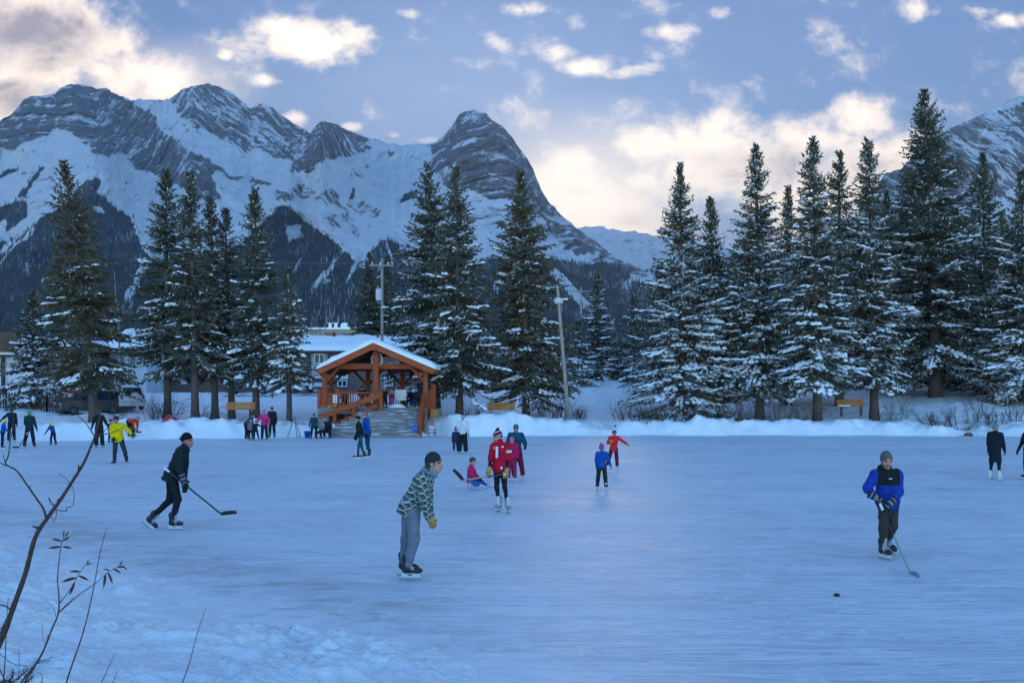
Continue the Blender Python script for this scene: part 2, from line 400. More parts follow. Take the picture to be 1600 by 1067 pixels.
def mountain(name, crest, foot_v, Df, Dc, du, nv, spurs=(), rockp=(), woodp=(), gaps=(), dip=None, seed=0, relief=1.0, rock0=0.0, wood_default=0.0, prof=.8):
    cu, cv = pts(crest).T
    u = np.arange(cu[0], cu[-1] + du, du)
    vc = np.interp(u, cu, cv)
    jag = (fbm(u * .12, 0 * u, oct=4, seed=seed + 1) - .5) * 7 + (fbm(u * .5, 0 * u, oct=3, seed=seed + 2) - .5) * 3
    vc = vc + jag * np.clip((rock0 + .55), 0, 1)
    s = np.linspace(0, 1, nv)[:, None]
    V = foot_v + (vc[None, :] - foot_v) * s; U = np.broadcast_to(u[None, :], V.shape)
    dc = np.interp(u, *pts(Dc).T)[None, :]
    D = Df + (dc - Df) * s ** prof
    rel = 0
    for ln, w, amp in spurs: rel = rel + .42 * amp * np.clip(1 - dist_line(ln, U, V) / w, 0, 1) ** 1.3
    q = fbm(U * .010, V * .016, oct=5, seed=seed + 3); q2 = np.abs(fbm(U * .03 + V * .012, V * .02, oct=4, seed=seed + 7) - .5)
    rel = rel + relief * ((q - .5) * 260 - q2 * 170 + (fbm(U * .12, V * .12, oct=3, seed=seed + 9) - .5) * 26)
    D = D - rel * sstep(0, .12, s) * (1 - sstep(.93, 1, s) * .7)
    wu = (fbm(U * .06, V * .06, oct=4, seed=seed + 20) - .5) * 22; wv = (fbm(U * .06, V * .06, oct=4, seed=seed + 25) - .5) * 22
    wu2 = (fbm(U * .2, V * .2, oct=2, seed=seed + 27) - .5) * 9
    rock = np.full(U.shape, rock0)
    for pl, wgt in rockp: rock = np.where(inpoly(pl, U + wu, V + wv), np.maximum(rock, wgt), rock)
    wood = np.full(U.shape, wood_default)
    for pl, wgt in woodp: wood = np.where(inpoly(pl, U + wu * .5 + wu2, V + wv * .5 - 9), wgt, wood)
    for ln, w in gaps: wood = np.where(dist_line(ln, U + wu * .4, V + wv * .4) < w, 0.0, wood)
    if woodp:
        st_ = fbm(U * .055 + V * .03, V * .022, oct=4, seed=seed + 31); wood = wood * (1 - .7 * sstep(.61, .70, st_) * sstep(500, 430, V))
    def soft(a):
        for _ in range(2):
            b = np.pad(a, 1, mode='edge'); a = (b[1:-1, 1:-1] * 2 + b[:-2, 1:-1] + b[2:, 1:-1] + b[1:-1, :-2] + b[1:-1, 2:]) / 6
        return a
    rock, wood = soft(rock), soft(wood)
    # ledges and gullies: snow lies on the treads and in the chutes, bare rock on the risers
    Z0 = (HOR - V) / FPX * dc; X0 = (U - 800) / FPX * dc
    dq = 0 if dip is None else np.interp(U, *pts(dip).T)
    zc = Z0 + X0 * dq + (fbm(U * .02, V * .02, oct=3, seed=seed + 41) - .5) * 80
    pt = fbm(U * .045, V * .03, oct=4, seed=seed + 43); led = 0; ter = 0
    for per, wt in ((46.0, .48), (105.0, .55), (23.0, .34)):
        fr = (zc / per) % 1.0; pulse = sstep(.55, .80, fr) * (1 - sstep(.90, 1.0, fr)); led = np.maximum(led, wt * pulse * sstep(.40, .56, fbm(U * .03 + per, V * .05, oct=3, seed=seed + int(per)))); ter = ter + (fr - .5) * per * .22
    gul = sstep(.54, .66, fbm(U * .10 + V * .045, V * .016, oct=4, seed=seed + 45)) * sstep(.42, .6, pt)
    rock = np.clip(rock - led * .52 - gul * .16, 0, 1) + (1 - sstep(.2, .5, rock)) * .22 * sstep(.5, .68, fbm(U * .08 - V * .03, V * .10, oct=4, seed=seed + 47))
    D = D + ter * sstep(0, .15, s) * sstep(.3, .6, rock)
    if dip is None: dp = np.zeros(U.shape)
    else: dp = np.interp(U, *pts(dip).T)
    # crest columns keep a real back slope
    Ub = np.repeat(U[-1:], 14, 0); k = np.arange(1, 15)[:, None]
    Db = D[-1:] + k * 130.0
    X = np.concatenate([(U - 800) / FPX * D, (Ub - 800) / FPX * Db]); Y = np.concatenate([D, Db])
    zc = CAM_H + (HOR - V[-1:]) / FPX * D[-1:]
    Z = np.concatenate([CAM_H + (HOR - V) / FPX * D, zc - k * 75.0 + (fbm(Ub * .03, k * .5 + 0 * Ub, seed=seed) - .5) * 60 * np.minimum(k, 3) / 3 - np.minimum(k, 3) * 10])
    X = np.concatenate([X, (Ub[:1] - 800) / FPX * (Db[-1:] + 1200)]); Y = np.concatenate([Y, Db[-1:] + 1200]); Z = np.concatenate([Z, 0 * zc - 20])
    o = mesh_np(name, np.stack([X, Y, Z], -1), [grid_faces(*X.shape)], M_MTN)
    ext = np.full((15, len(u)), .3)
    attr(o, 'rock', np.concatenate([rock, ext])); attr(o, 'wood', np.concatenate([wood, ext * 0])); attr(o, 'dip', np.concatenate([dp, ext * 0]))
    o['kind'] = 'structure'
    return dict(X=X[:nv], Y=Y[:nv], Z=Z[:nv], U=U, V=V, wood=wood)

CREST = [(-420, 330), (-260, 250), (-120, 215), (0, 187), (17, 181), (37, 154), (60, 149), (86, 147), (92, 139), (109, 131), (131, 134), (150, 139), (169, 140), (184, 149), (204, 156), (225, 156),
         (255, 158), (270, 152), (289, 137), (326, 131), (345, 136), (360, 143), (375, 156), (391, 171), (399, 164), (412, 163), (427, 171), (442, 182),
         (465, 197), (484, 209), (491, 199), (497, 192), (504, 188), (525, 194), (559, 210), (594, 221), (628, 228), (659, 226), (680, 224), (697, 209),
         (708, 193), (721, 176), (740, 173), (760, 177), (767, 186), (784, 197), (801, 216), (814, 234), (824, 249), (832, 262), (839, 282), (846, 298), (858, 316), (883, 341),
         (909, 363), (939, 384), (960, 402), (1003, 421), (1100, 455), (1250, 500), (1450, 560)]
RA = Z6([(-300, 300), (0, 235), (45, 205), (100, 140), (240, 115), (290, 78), (400, 95), (490, 120), (560, 150), (600, 195), (650, 250), (690, 300), (760, 335), (830, 385), (880, 425), (950, 455), (1130, 485), (1120, 502), (1000, 492),
         (900, 452), (870, 480), (940, 550), (900, 578), (800, 540), (700, 500), (620, 455), (530, 410), (510, 375), (440, 398), (400, 378), (370, 335), (330, 340), (280, 290), (240, 265), (200, 310), (150, 330), (80, 350), (0, 372), (-300, 400)])
RB = Z6([(690, 150), (770, 95), (870, 78), (960, 110), (1045, 185), (1065, 165), (1140, 185), (1290, 285), (1250, 350), (1225, 405), (1160, 390), (1050, 365), (950, 335), (850, 285), (760, 235), (720, 190)])
RC = Z7([(190, 250), (235, 195), (350, 235), (450, 310), (340, 340), (250, 350), (185, 388), (130, 412), (125, 385), (175, 290)])
RD = Z7([(690, 250), (715, 210), (750, 165), (840, 170), (890, 220), (960, 305), (1000, 360), (1045, 465), (1100, 555), (1010, 545), (900, 495), (800, 472), (700, 440), (655, 415), (630, 370), (640, 305)])
RE = Z7([(60, 470), (150, 440), (300, 462), (400, 500), (460, 520), (440, 565), (330, 545), (230, 505), (140, 485), (80, 492)])
RF = Z7([(240, 560), (330, 545), (390, 620), (370, 640), (280, 600)])
RG = Z7([(760, 500), (900, 520), (1060, 590), (1180, 650), (1250, 690), (1180, 700), (1050, 640), (880, 600), (780, 560)])
RH = Z7([(470, 300), (640, 330), (640, 350), (470, 330)])
FW = [(-420, 420), (-200, 330), (-60, 375), (0, 370), (38, 351), (75, 325), (112, 302), (124, 284), (150, 268), (158, 278), (150, 292), (163, 300), (197, 325), (212, 347), (219, 370), (228, 388), (222, 405), (212, 425),
      (200, 445), (192, 468), (205, 462), (228, 412), (260, 400), (300, 395), (350, 383), (380, 368), (405, 343), (425, 320), (446, 311), (470, 333), (500, 353), (530, 376),
      (560, 403), (572, 411), (584, 388), (592, 372), (612, 366), (624, 380), (632, 402), (660, 412), (700, 402), (740, 392), (790, 402), (865, 393), (908, 408), (940, 398), (985, 420),
      (1020, 438), (1060, 452), (1250, 512), (1450, 570), (1450, 640), (-420, 640)]
mt = mountain("mountain", CREST, 606, 1300, [(-420, 5600), (100, 5400), (330, 5600), (470, 5300), (500, 4700), (640, 4900), (740, 4500), (850, 4200), (960, 3800), (1100, 3200), (1450, 2600)], 2.0, 330,
    spurs=[([(500, 190), (478, 262), (445, 312), (500, 352), (575, 420)], 60, 650), ([(500, 190), (440, 312), (390, 365), (330, 420)], 55, 520), ([(740, 175), (700, 290), (610, 370)], 70, 420), ([(760, 180), (850, 320), (990, 440)], 90, 420),
           ([(110, 133), (140, 260), (60, 330)], 70, 380), ([(160, 272), (110, 330), (40, 400)], 60, 420), ([(160, 272), (220, 370), (260, 440)], 60, 380), ([(250, 190), (330, 290), (400, 330)], 50, 300)],
    rockp=[(RA, .92), (RB, .80), (RC, .88), (RD, .90), (RE, .66), (RF, .6), (RG, .55), ([(846, 296), (883, 336), (939, 378), (1012, 420), (1010, 442), (940, 412), (880, 392), (850, 345)], .82), (RH, .5)],
    woodp=[(FW, 1.0), ([(-40, 330), (0, 314), (22, 306), (41, 308), (45, 325), (22, 345), (0, 360), (-60, 380)], 1.0), (Z6([(-60, 460), (0, 440), (30, 413), (75, 410), (60, 430), (0, 462), (-60, 490)]), .9),
           (Z6([(75, 540), (110, 480), (165, 410), (185, 405), (170, 440), (130, 490), (105, 540)]), .75), (Z7([(340, 470), (345, 440), (355, 425), (365, 430), (360, 470)]), .8), (Z7([(505, 490), (540, 455), (600, 430), (590, 455), (540, 485)]), .8),
           (Z7([(100, 560), (150, 570), (185, 600), (150, 615), (115, 600)]), .25), (Z6([(380, 560), (430, 570), (440, 600), (400, 600)]), .25), (Z6([(100, 800), (130, 800), (135, 870), (115, 860)]), .35)],
    gaps=[([(866, 425), (890, 452), (928, 488)], 7), ([(600, 366), (608, 392), (615, 420)], 2), ([(960, 405), (985, 428), (1000, 440)], 5)],
    dip=[(-400, .0), (150, .0), (230, .2), (300, .45), (420, .3), (500, .1), (560, -.35), (650, -.1), (740, -.12), (1000, -.3)], seed=3, rock0=.20)
mt2 = mountain("far_ridge", [(760, 380), (860, 356), (900, 357), (913, 354), (939, 355), (973, 361), (1003, 363), (1029, 369), (1090, 380), (1200, 400), (1330, 470)], 520, 9000, [(760, 12600), (1330, 12300)], 2.5, 90, rock0=.34, seed=50, relief=1.4, rockp=[([(900, 368), (1040, 372), (1100, 400), (1000, 384)], .6)])
mt3 = mountain("right_mountain", [(1300, 480), (1330, 400), (1362, 312), (1372, 290), (1382, 272), (1410, 262), (1450, 222), (1492, 196), (1520, 187), (1548, 172), (1576, 158), (1600, 149), (1660, 132), (1760, 110), (1900, 150), (2050, 240)], 604, 1500, [(1300, 3000), (1600, 3900), (2050, 3900)], 2.5, 200,
    spurs=[([(1500, 190), (1440, 300), (1400, 420)], 60, 300), ([(1620, 140), (1540, 290), (1500, 430)], 70, 340)],
    rockp=[([(1340, 420), (1372, 280), (1450, 215), (1500, 190), (1550, 176), (1576, 166), (1700, 150), (1900, 150), (1900, 300), (1600, 285), (1545, 330), (1450, 340), (1400, 360)], .80)],
    woodp=[([(1290, 480), (1400, 400), (1500, 430), (1560, 420), (1640, 400), (2100, 420), (2100, 640), (1290, 640)], 1.0)], seed=80, rock0=.25, dip=[(1300, .35), (2000, .35)])

# far woods: conifers standing on the slopes, one mass
def woods():
    rng = np.random.default_rng(4); V, F, n = [], [], 0
    for m, cnt, step in ((mt, 26000, 1), (mt3, 4000, 1)):
        U, Vv, wd = m['U'], m['V'], m['wood']
        ok = (wd > .3) & (Vv < 600) & (U > -60) & (U < 1680)
        idx = np.argwhere(ok)
        wgt = wd[ok] * m['Y'][ok] ** .6
        ch = idx[rng.choice(len(idx), cnt, p=wgt / wgt.sum())]
        a, b = ch.T
        pos = np.stack([m['X'][a, b], m['Y'][a, b], m['Z'][a, b]], -1) + rng.normal(0, 5, (cnt, 3)) * (1, 1, 0)
        H = rng.uniform(8, 23, cnt); r = H * rng.uniform(.11, .17, cnt)
        ang = np.arange(5) * 2 * math.pi / 5
        ring = np.stack([np.cos(ang)[None] * r[:, None], np.sin(ang)[None] * r[:, None], np.zeros((cnt, 5))], -1) + pos[:, None] - (0, 0, 2)
        top = pos + np.stack([0 * H, 0 * H, H], -1)
        vv = np.concatenate([ring, top[:, None]], 1)
        base = n + np.arange(cnt)[:, None] * 6
        for k in range(5): F.append(np.concatenate([base + k, base + (k + 1) % 5, base + 5], 1))
        V.append(vv.reshape(-1, 3)); n += cnt * 6
    m = bpy.data.materials.new("far_conifer"); m.use_nodes = True
    t = NT(m.node_tree); b = t.n['Principled BSDF']; b.inputs['Roughness'].default_value = .9; b.inputs['Specular IOR Level'].default_value = .1
    g = t.new('ShaderNodeNewGeometry')
    rnd = g.outputs['Random Per Island']
    c = t.mix(rnd, (.016, .030, .036), (.046, .066, .070))
    frost = t.math('MULTIPLY', t.ramp(t.noise(g.outputs['Position'], .006, 3, .6), .45, .7), .55)
    c = t.mix(t.math('MULTIPLY', t.math('GREATER_THAN', rnd, .50), frost), c, (.45, .5, .56))
    t.put(b.inputs['Base Color'], c)
    o = mesh_np("conifer_forest", np.concatenate(V), F, m, smooth=False)
    tag(o, 'dark blue-green conifer forest covering the lower mountain slopes', 'forest', kind='stuff')
woods()

# ------------------------------------------------------------------ tubes
def tube(pts_, rad, sides=6, cap=True):
    """one swept tube -> verts, quads(list) ; pts (n,3), rad (n,)"""
    p = np.asarray(pts_, float); r = np.asarray(rad, float); n = len(p)
    d = np.gradient(p, axis=0); d /= np.linalg.norm(d, axis=1)[:, None] + 1e-9
    ref = np.array([0, 0, 1.0]) if abs(d[:, 2]).mean() < .8 else np.array([1.0, 0, 0])
    a = np.cross(d, ref); a /= np.linalg.norm(a, axis=1)[:, None] + 1e-9; b = np.cross(d, a)
    an = np.arange(sides) * 2 * math.pi / sides
    v = p[:, None] + r[:, None, None] * (np.cos(an)[None, :, None] * a[:, None] + np.sin(an)[None, :, None] * b[:, None])
    i = np.arange(n - 1)[:, None] * sides; k = np.arange(sides)[None]
    f = np.stack([i + k, i + (k + 1) % sides, i + sides + (k + 1) % sides, i + sides + k], -1).reshape(-1, 4)
    v = v.reshape(-1, 3)
    if cap:
        c0 = len(v); v = np.concatenate([v, p[:1], p[-1:]]); k = np.arange(sides)
        t0 = np.stack([(k + 1) % sides, k, 0 * k + c0, 0 * k + c0], -1); e = (n - 1) * sides
        t1 = np.stack([e + k, e + (k + 1) % sides, 0 * k + c0 + 1, 0 * k + c0 + 1], -1)
        return v, f, np.concatenate([t0[:, :3], t1[:, :3]])
    return v, f, np.zeros((0, 3), int)
class MB:
    """collects shapes into one mesh, with a material index per shape"""
    def __init__(s): s.v = []; s.q = []; s.t = []; s.qm = []; s.tm = []; s.n = 0
    def raw(s, v, quads=(), tris=(), m=0):
        v = np.asarray(v, float).reshape(-1, 3); s.v.append(v)
        if len(quads): q = np.asarray(quads) + s.n; s.q.append(q); s.qm.append(np.full(len(q), m))
        if len(tris): q = np.asarray(tris) + s.n; s.t.append(q); s.tm.append(np.full(len(q), m))
        s.n += len(v); return s
    def tube(s, p, r, sides=6, m=0):
        if np.isscalar(r): r = np.full(len(p), r)
        v, f, t = tube(np.array([tuple(a) for a in p]), r, sides); return s.raw(v, f, t, m)
    def box(s, c, size, rot=None, m=0, bev=0.0):
        """box with centre c, full size; rot = 3x3 matrix; bev = chamfer"""
        hx, hy, hz = np.array(size) / 2.0; e = min(bev, hx * .45, hy * .45, hz * .45)
        if e <= 0:
            v = np.array([(x, y, z) for z in (-hz, hz) for y in (-hy, hy) for x in (-hx, hx)])
            q = [(0, 2, 3, 1), (4, 5, 7, 6), (0, 1, 5, 4), (2, 6, 7, 3), (0, 4, 6, 2), (1, 3, 7, 5)]
            tr = []
        else:
            v, q, tr = [], [], []; idx = {}
            for sx in (-1, 1):
                for sy in (-1, 1):
                    for sz in (-1, 1):
                        for ax in range(3):
                            p = [sx * (hx - e), sy * (hy - e), sz * (hz - e)]; p[ax] = (sx * hx, sy * hy, sz * hz)[ax]
                            idx[(sx, sy, sz, ax)] = len(v); v.append(p)
            o = ((-1, -1), (1, -1), (1, 1), (-1, 1))
            for ax in range(3):
                b1, b2 = (ax + 1) % 3, (ax + 2) % 3
                for sg in (-1, 1):
                    f = []
                    for a_, b_ in (o if sg > 0 else o[::-1]):
                        k = [0, 0, 0]; k[ax] = sg; k[b1] = a_; k[b2] = b_; f.append(idx[(*k, ax)])
                    q.append(f)
                for s1 in (-1, 1):
                    for s2 in (-1, 1):
                        k0 = [0, 0, 0]; k1 = [0, 0, 0]; k0[ax] = -1; k1[ax] = 1
                        for k in (k0, k1): k[b1] = s1; k[b2] = s2
                        f = [idx[(*k0, b1)], idx[(*k1, b1)], idx[(*k1, b2)], idx[(*k0, b2)]]
                        q.append(f if s1 * s2 > 0 else f[::-1])
            for sx in (-1, 1):
                for sy in (-1, 1):
                    for sz in (-1, 1):
                        f = [idx[(sx, sy, sz, a)] for a in range(3)]; tr.append(f if sx * sy * sz > 0 else f[::-1])
            v = np.array(v)
        if rot is not None: v = v @ np.array(rot).T
        return s.raw(v + np.array(tuple(c)), q, tr, m)
    def beam(s, a, b, w, h, m=0, bev=0.01, up=(0, 0, 1)):
        """timber of section w x h from a to b"""
        a, b = Vector(a), Vector(b); d = (b - a); L = d.length; d.normalize()
        u = Vector(up); sd = d.cross(u)
        if sd.length < 1e-4: sd = d.cross(Vector((0, 1, 0)))
        sd.normalize(); n = sd.cross(d)
        rot = np.array([sd, d, n]).T
        return s.box((a + b) / 2, (w, L, h), rot, m, bev)
    def build(s, name, mats, parent=None, origin=None, smooth=False):
        v = np.concatenate(s.v); fs, mi = [], []
        if s.q: fs.append(np.concatenate(s.q)); mi.append(np.concatenate(s.qm))
        if s.t: fs.append(np.concatenate(s.t)); mi.append(np.concatenate(s.tm))
        return mesh_np(name, v, fs, mats, np.concatenate(mi), smooth, parent, origin)

# ------------------------------------------------------------------ trees
def needle_material(name, c1, c2):
    m = bpy.data.materials.new(name); m.use_nodes = True
    t = NT(m.node_tree); b = t.n['Principled BSDF']; b.inputs['Roughness'].default_value = .7; b.inputs['Specular IOR Level'].default_value = .2
    g = t.new('ShaderNodeNewGeometry'); r = g.outputs['Random Per Island']
    n = t.noise(g.outputs['Position'], .9, 3, .6)
    f = t.math('ADD', t.math('MULTIPLY', r, .6), t.math('MULTIPLY', t.ramp(n, .3, .7), .5))
    c = t.mix(f, c1, c2); c = t.mix(t.math('GREATER_THAN', r, .93), c, (.10, .105, .085)); t.put(b.inputs['Base Color'], c)
    return m
M_NEEDLE = needle_material("needles", (.036, .046, .036), (.112, .118, .082))
M_NEEDLE_O = needle_material("olive_needles", (.046, .046, .030), (.14, .122, .070))
M_TSNOW = mat("branch_snow", (.86, .89, .93), .7, .2, noise=(6, .05))
M_BARK = mat("spruce_bark", (.115, .092, .080), .9, .1, noise=(9, .45), bump=(14, .9, .05))
M_TWIG = mat("twig_bark", (.085, .062, .052), .85, .1, noise=(5, .3))

def spruce_mesh(rng, H, RW, cb, density=1.0, snow=.4, power=.85, ragged=.25, bend=(0, 0), snow_top=.75, droop=1.0, frost=.3):
    """crown arrays for a spruce H m tall with widest radius RW and lowest branch at cb"""
    def axis(z):
        s = z / H; return np.stack([bend[0] * s ** 1.4, bend[1] * s ** 1.4, z], -1)
    nb = int(density * (H - cb) * 24)
    q = np.sort(rng.uniform(0, 1, nb)); z = cb + (H - cb) * (q * .6 + .4 * q ** .8)
    z = z - .985 * 0; t = (z - cb) / (H - cb)
    prof = (1 - t) ** power * np.clip(.62 + t * 3.2, 0, 1)
    # whole sectors and storeys of the crown grow unevenly
    az = rng.uniform(0, 2 * math.pi, nb)
    un = fbm(np.cos(az) * 1.3 + 7 + rng.uniform(0, 99), np.sin(az) * 1.3 + 5, z * .42, oct=3, seed=int(rng.integers(1e6)))
    L = RW * prof * (1 - ragged * 1.6 + ragged * 3.3 * un) * rng.uniform(.72, 1.08, nb) + .07 + .15 * (1 - t)
    el0 = np.where(t > .75, .25 + (t - .75) * 3.2, -.12 + .5 * t) + rng.normal(0, .10, nb) - .28 * (1 - t) * droop
    V, QM = [], []; SV = []
    nvt = 0
    base = axis(z); ca, sa = np.cos(az), np.sin(az)
    for i in range(nb):
        l = L[i]; n = max(3, int(l / .21)); s = np.linspace(.10, 1, n) * l
        e = el0[i]; curv = .16 * (s / l - .35) * l * (.6 + .4 * droop)
        rr = s * math.cos(e); zz = s * math.sin(e) - .10 * droop * s * s / max(l, .8) * (1.2 - s / l) + np.maximum(curv, 0) * .55
        c = np.stack([base[i, 0] + ca[i] * rr, base[i, 1] + sa[i] * rr, base[i, 2] + zz], -1)
        f = np.array([ca[i], sa[i], 0.0]); sd = np.array([-sa[i], ca[i], 0.0])
        tl = np.clip((l - s) * .50 + .22, .16, .95) * rng.uniform(.7, 1.2, n) * min(1.0, .42 + (1 - t[i]) * 3.2)
        segs = []
        for sg in (-1, 1):
            ang = rng.uniform(.75, 1.15, n) * sg
            d = np.cos(ang)[:, None] * f + np.sin(ang)[:, None] * sd
            d[:, 2] += rng.uniform(-.55, .05, n) * droop + math.sin(e) * .4
            segs.append((c, d, tl))
        d = np.repeat(f[None], n, 0) + rng.normal(0, .2, (n, 3)); d[:, 2] += math.sin(e)
        segs.append((c, d, np.full(n, .36)))
        d = np.repeat(f[None] * .6, n, 0) + rng.normal(0, .3, (n, 3)); d[:, 2] -= .8
        segs.append((c, d, np.full(n, .32) * rng.uniform(.5, 1.3, n)))
        for cc, d, ln in segs:
            d = d / np.linalg.norm(d, axis=1)[:, None]
            w = rng.uniform(.028, .055, len(ln)) + .016
            nrm = np.cross(d, rng.normal(0, 1, (len(ln), 3))); nrm /= np.linalg.norm(nrm, axis=1)[:, None] + 1e-9
            m_ = cc + d * (ln * .5)[:, None]; tip = cc + d * ln[:, None]
            fz = (rng.uniform(0, 1, len(ln)) < frost * (1.15 - t[i] * .8) * un[i] * 1.9).astype(int); QM.append(fz)
            up_ = fz * rng.uniform(.01, .05, len(ln)); cc = cc + np.outer(up_, [0, 0, 1]); m_ = m_ + np.outer(up_, [0, 0, 1]); tip = tip + np.outer(up_, [0, 0, 1]) - d * (ln * .25 * fz)[:, None]; nrm = np.where(fz[:, None] > 0, np.cross(d, [0, 0, 1.0]), nrm)
            V.append(np.stack([cc, m_ + nrm * w[:, None], tip, m_ - nrm * w[:, None]], 1).reshape(-1, 3)); nvt += 4 * len(ln)
        # snow lying along the upper side
        pz = min(1.0, snow * 1.25) * np.clip(1.25 - t[i] * (1 + snow_top * .5), .05, 1)
        if rng.uniform() < pz and l > .5:
            s0 = rng.uniform(.15, .6); s1 = min(1.0, s0 + rng.uniform(.2, .65))
            for k in range(n):
                if s0 * l <= s[k] <= s1 * l and rng.uniform() < .85:
                    for off in (0.0, rng.uniform(.25, .9) * tl[k], -rng.uniform(.25, .9) * tl[k]):
                        if off and rng.uniform() > .48: continue
                        a1, b1 = rng.uniform(.12, .30), rng.uniform(.08, .18); h = rng.uniform(.06, .15)
                        p0 = c[k] + sd * off * .75 + f * abs(off) * .35 - np.array([0, 0, abs(off) * .18]) + np.array([0, 0, .02])
                        an = np.arange(6) * math.pi / 3 + rng.uniform(0, 1); rj = rng.uniform(.7, 1.3, 6)
                        ring = p0 + (np.cos(an) * a1 * rj)[:, None] * f + (np.sin(an) * b1 * rj)[:, None] * sd
                        ring[:, 2] += np.cos(an) * a1 * (zz[k] - zz[max(k - 1, 0)]) / .21
                        in_ = p0 + (ring - p0) * .62 + np.array([0, 0, h * .8])
                        SV.append(np.concatenate([ring, in_, [p0 + np.array([0, 0, h])]]))
    V = np.concatenate(V); nq = len(V) // 4; Q = np.arange(nq * 4).reshape(-1, 4)
    fs = [Q]; mi = [np.concatenate(QM)]
    if SV:
        S = np.stack(SV); ns = len(S); off = len(V) + np.arange(ns)[:, None, None] * 13; k = np.arange(6); k1 = (k + 1) % 6
        q4 = np.stack([k, k1, k1 + 6, k + 6], -1)[None] + off; t3 = np.stack([k + 6, k1 + 6, 0 * k + 12], -1)[None] + off
        V = np.concatenate([V, S.reshape(-1, 3)]); fs += [q4.reshape(-1, 4), t3.reshape(-1, 3)]; mi += [np.ones(ns * 6, int)] * 2
    return V, fs, np.concatenate(mi), axis

def spruce(u_top, v_top, u_base, Y, half_px, v_crown, label, seed, density=1.0, snow=.4, olive=False, power=.85, ragged=.25, group='spruces round the pond', name='spruce_tree', tr=1.0, droop=1.0, v_base=None, snow_top=.75):
    """a spruce at depth Y whose tip, foot, widest half width and lowest branches are given as seen in the photograph"""
    rng = np.random.default_rng(seed)
    b = on_land(u_base, Y, -.05)
    if v_base is not None: b.z = P(0, v_base, Y).z
    top = P(u_top, v_top, Y); H = top.z - b.z
    cbz = max(.25, P(0, v_crown, Y).z - b.z); RW = half_px / FPX * Y * (1.44 if u_base < 1000 else 1.58)
    V, fs, mi, axis = spruce_mesh(rng, H, RW, cbz, density, snow, power + .18, ragged, (top.x - b.x, 0), snow_top, droop, snow * .62)
    root = empty(name, b, label, 'tree', group)
    o = mesh_np('crown', V, fs, [M_NEEDLE_O if olive else M_NEEDLE, M_TSNOW], mi, smooth=True, parent=root)
    me = o.data; sm = np.asarray(mi) == 1; me.polygons.foreach_set('use_smooth', sm)
    mb = MB(); zz = np.linspace(-.3, H * .985, 14); r0 = (.011 * H + .06) * tr
    rad = r0 * (1 - zz / H) ** .8 + .02; rad[0] *= 1.35; rad[1] *= 1.05
    p = axis(np.maximum(zz, 0)); p[:, 2] = zz
    mb.tube(p, rad, 10)
    for k in range(int(cbz * 4 + 6)):       # dead snags below the crown
        z0 = rng.uniform(.3, cbz + 2); a = rng.uniform(0, 6.28); l = rng.uniform(.3, 1.3)
        q = axis(np.array([z0]))[0]; d = np.array([math.cos(a), math.sin(a), rng.uniform(-.5, .1)])
        mb.tube([q, q + d * l * .5, q + d * l + np.array([0, 0, -.1])], [.022, .014, .006], 4)
    mb.build('trunk', M_BARK, root, smooth=True)
    return root

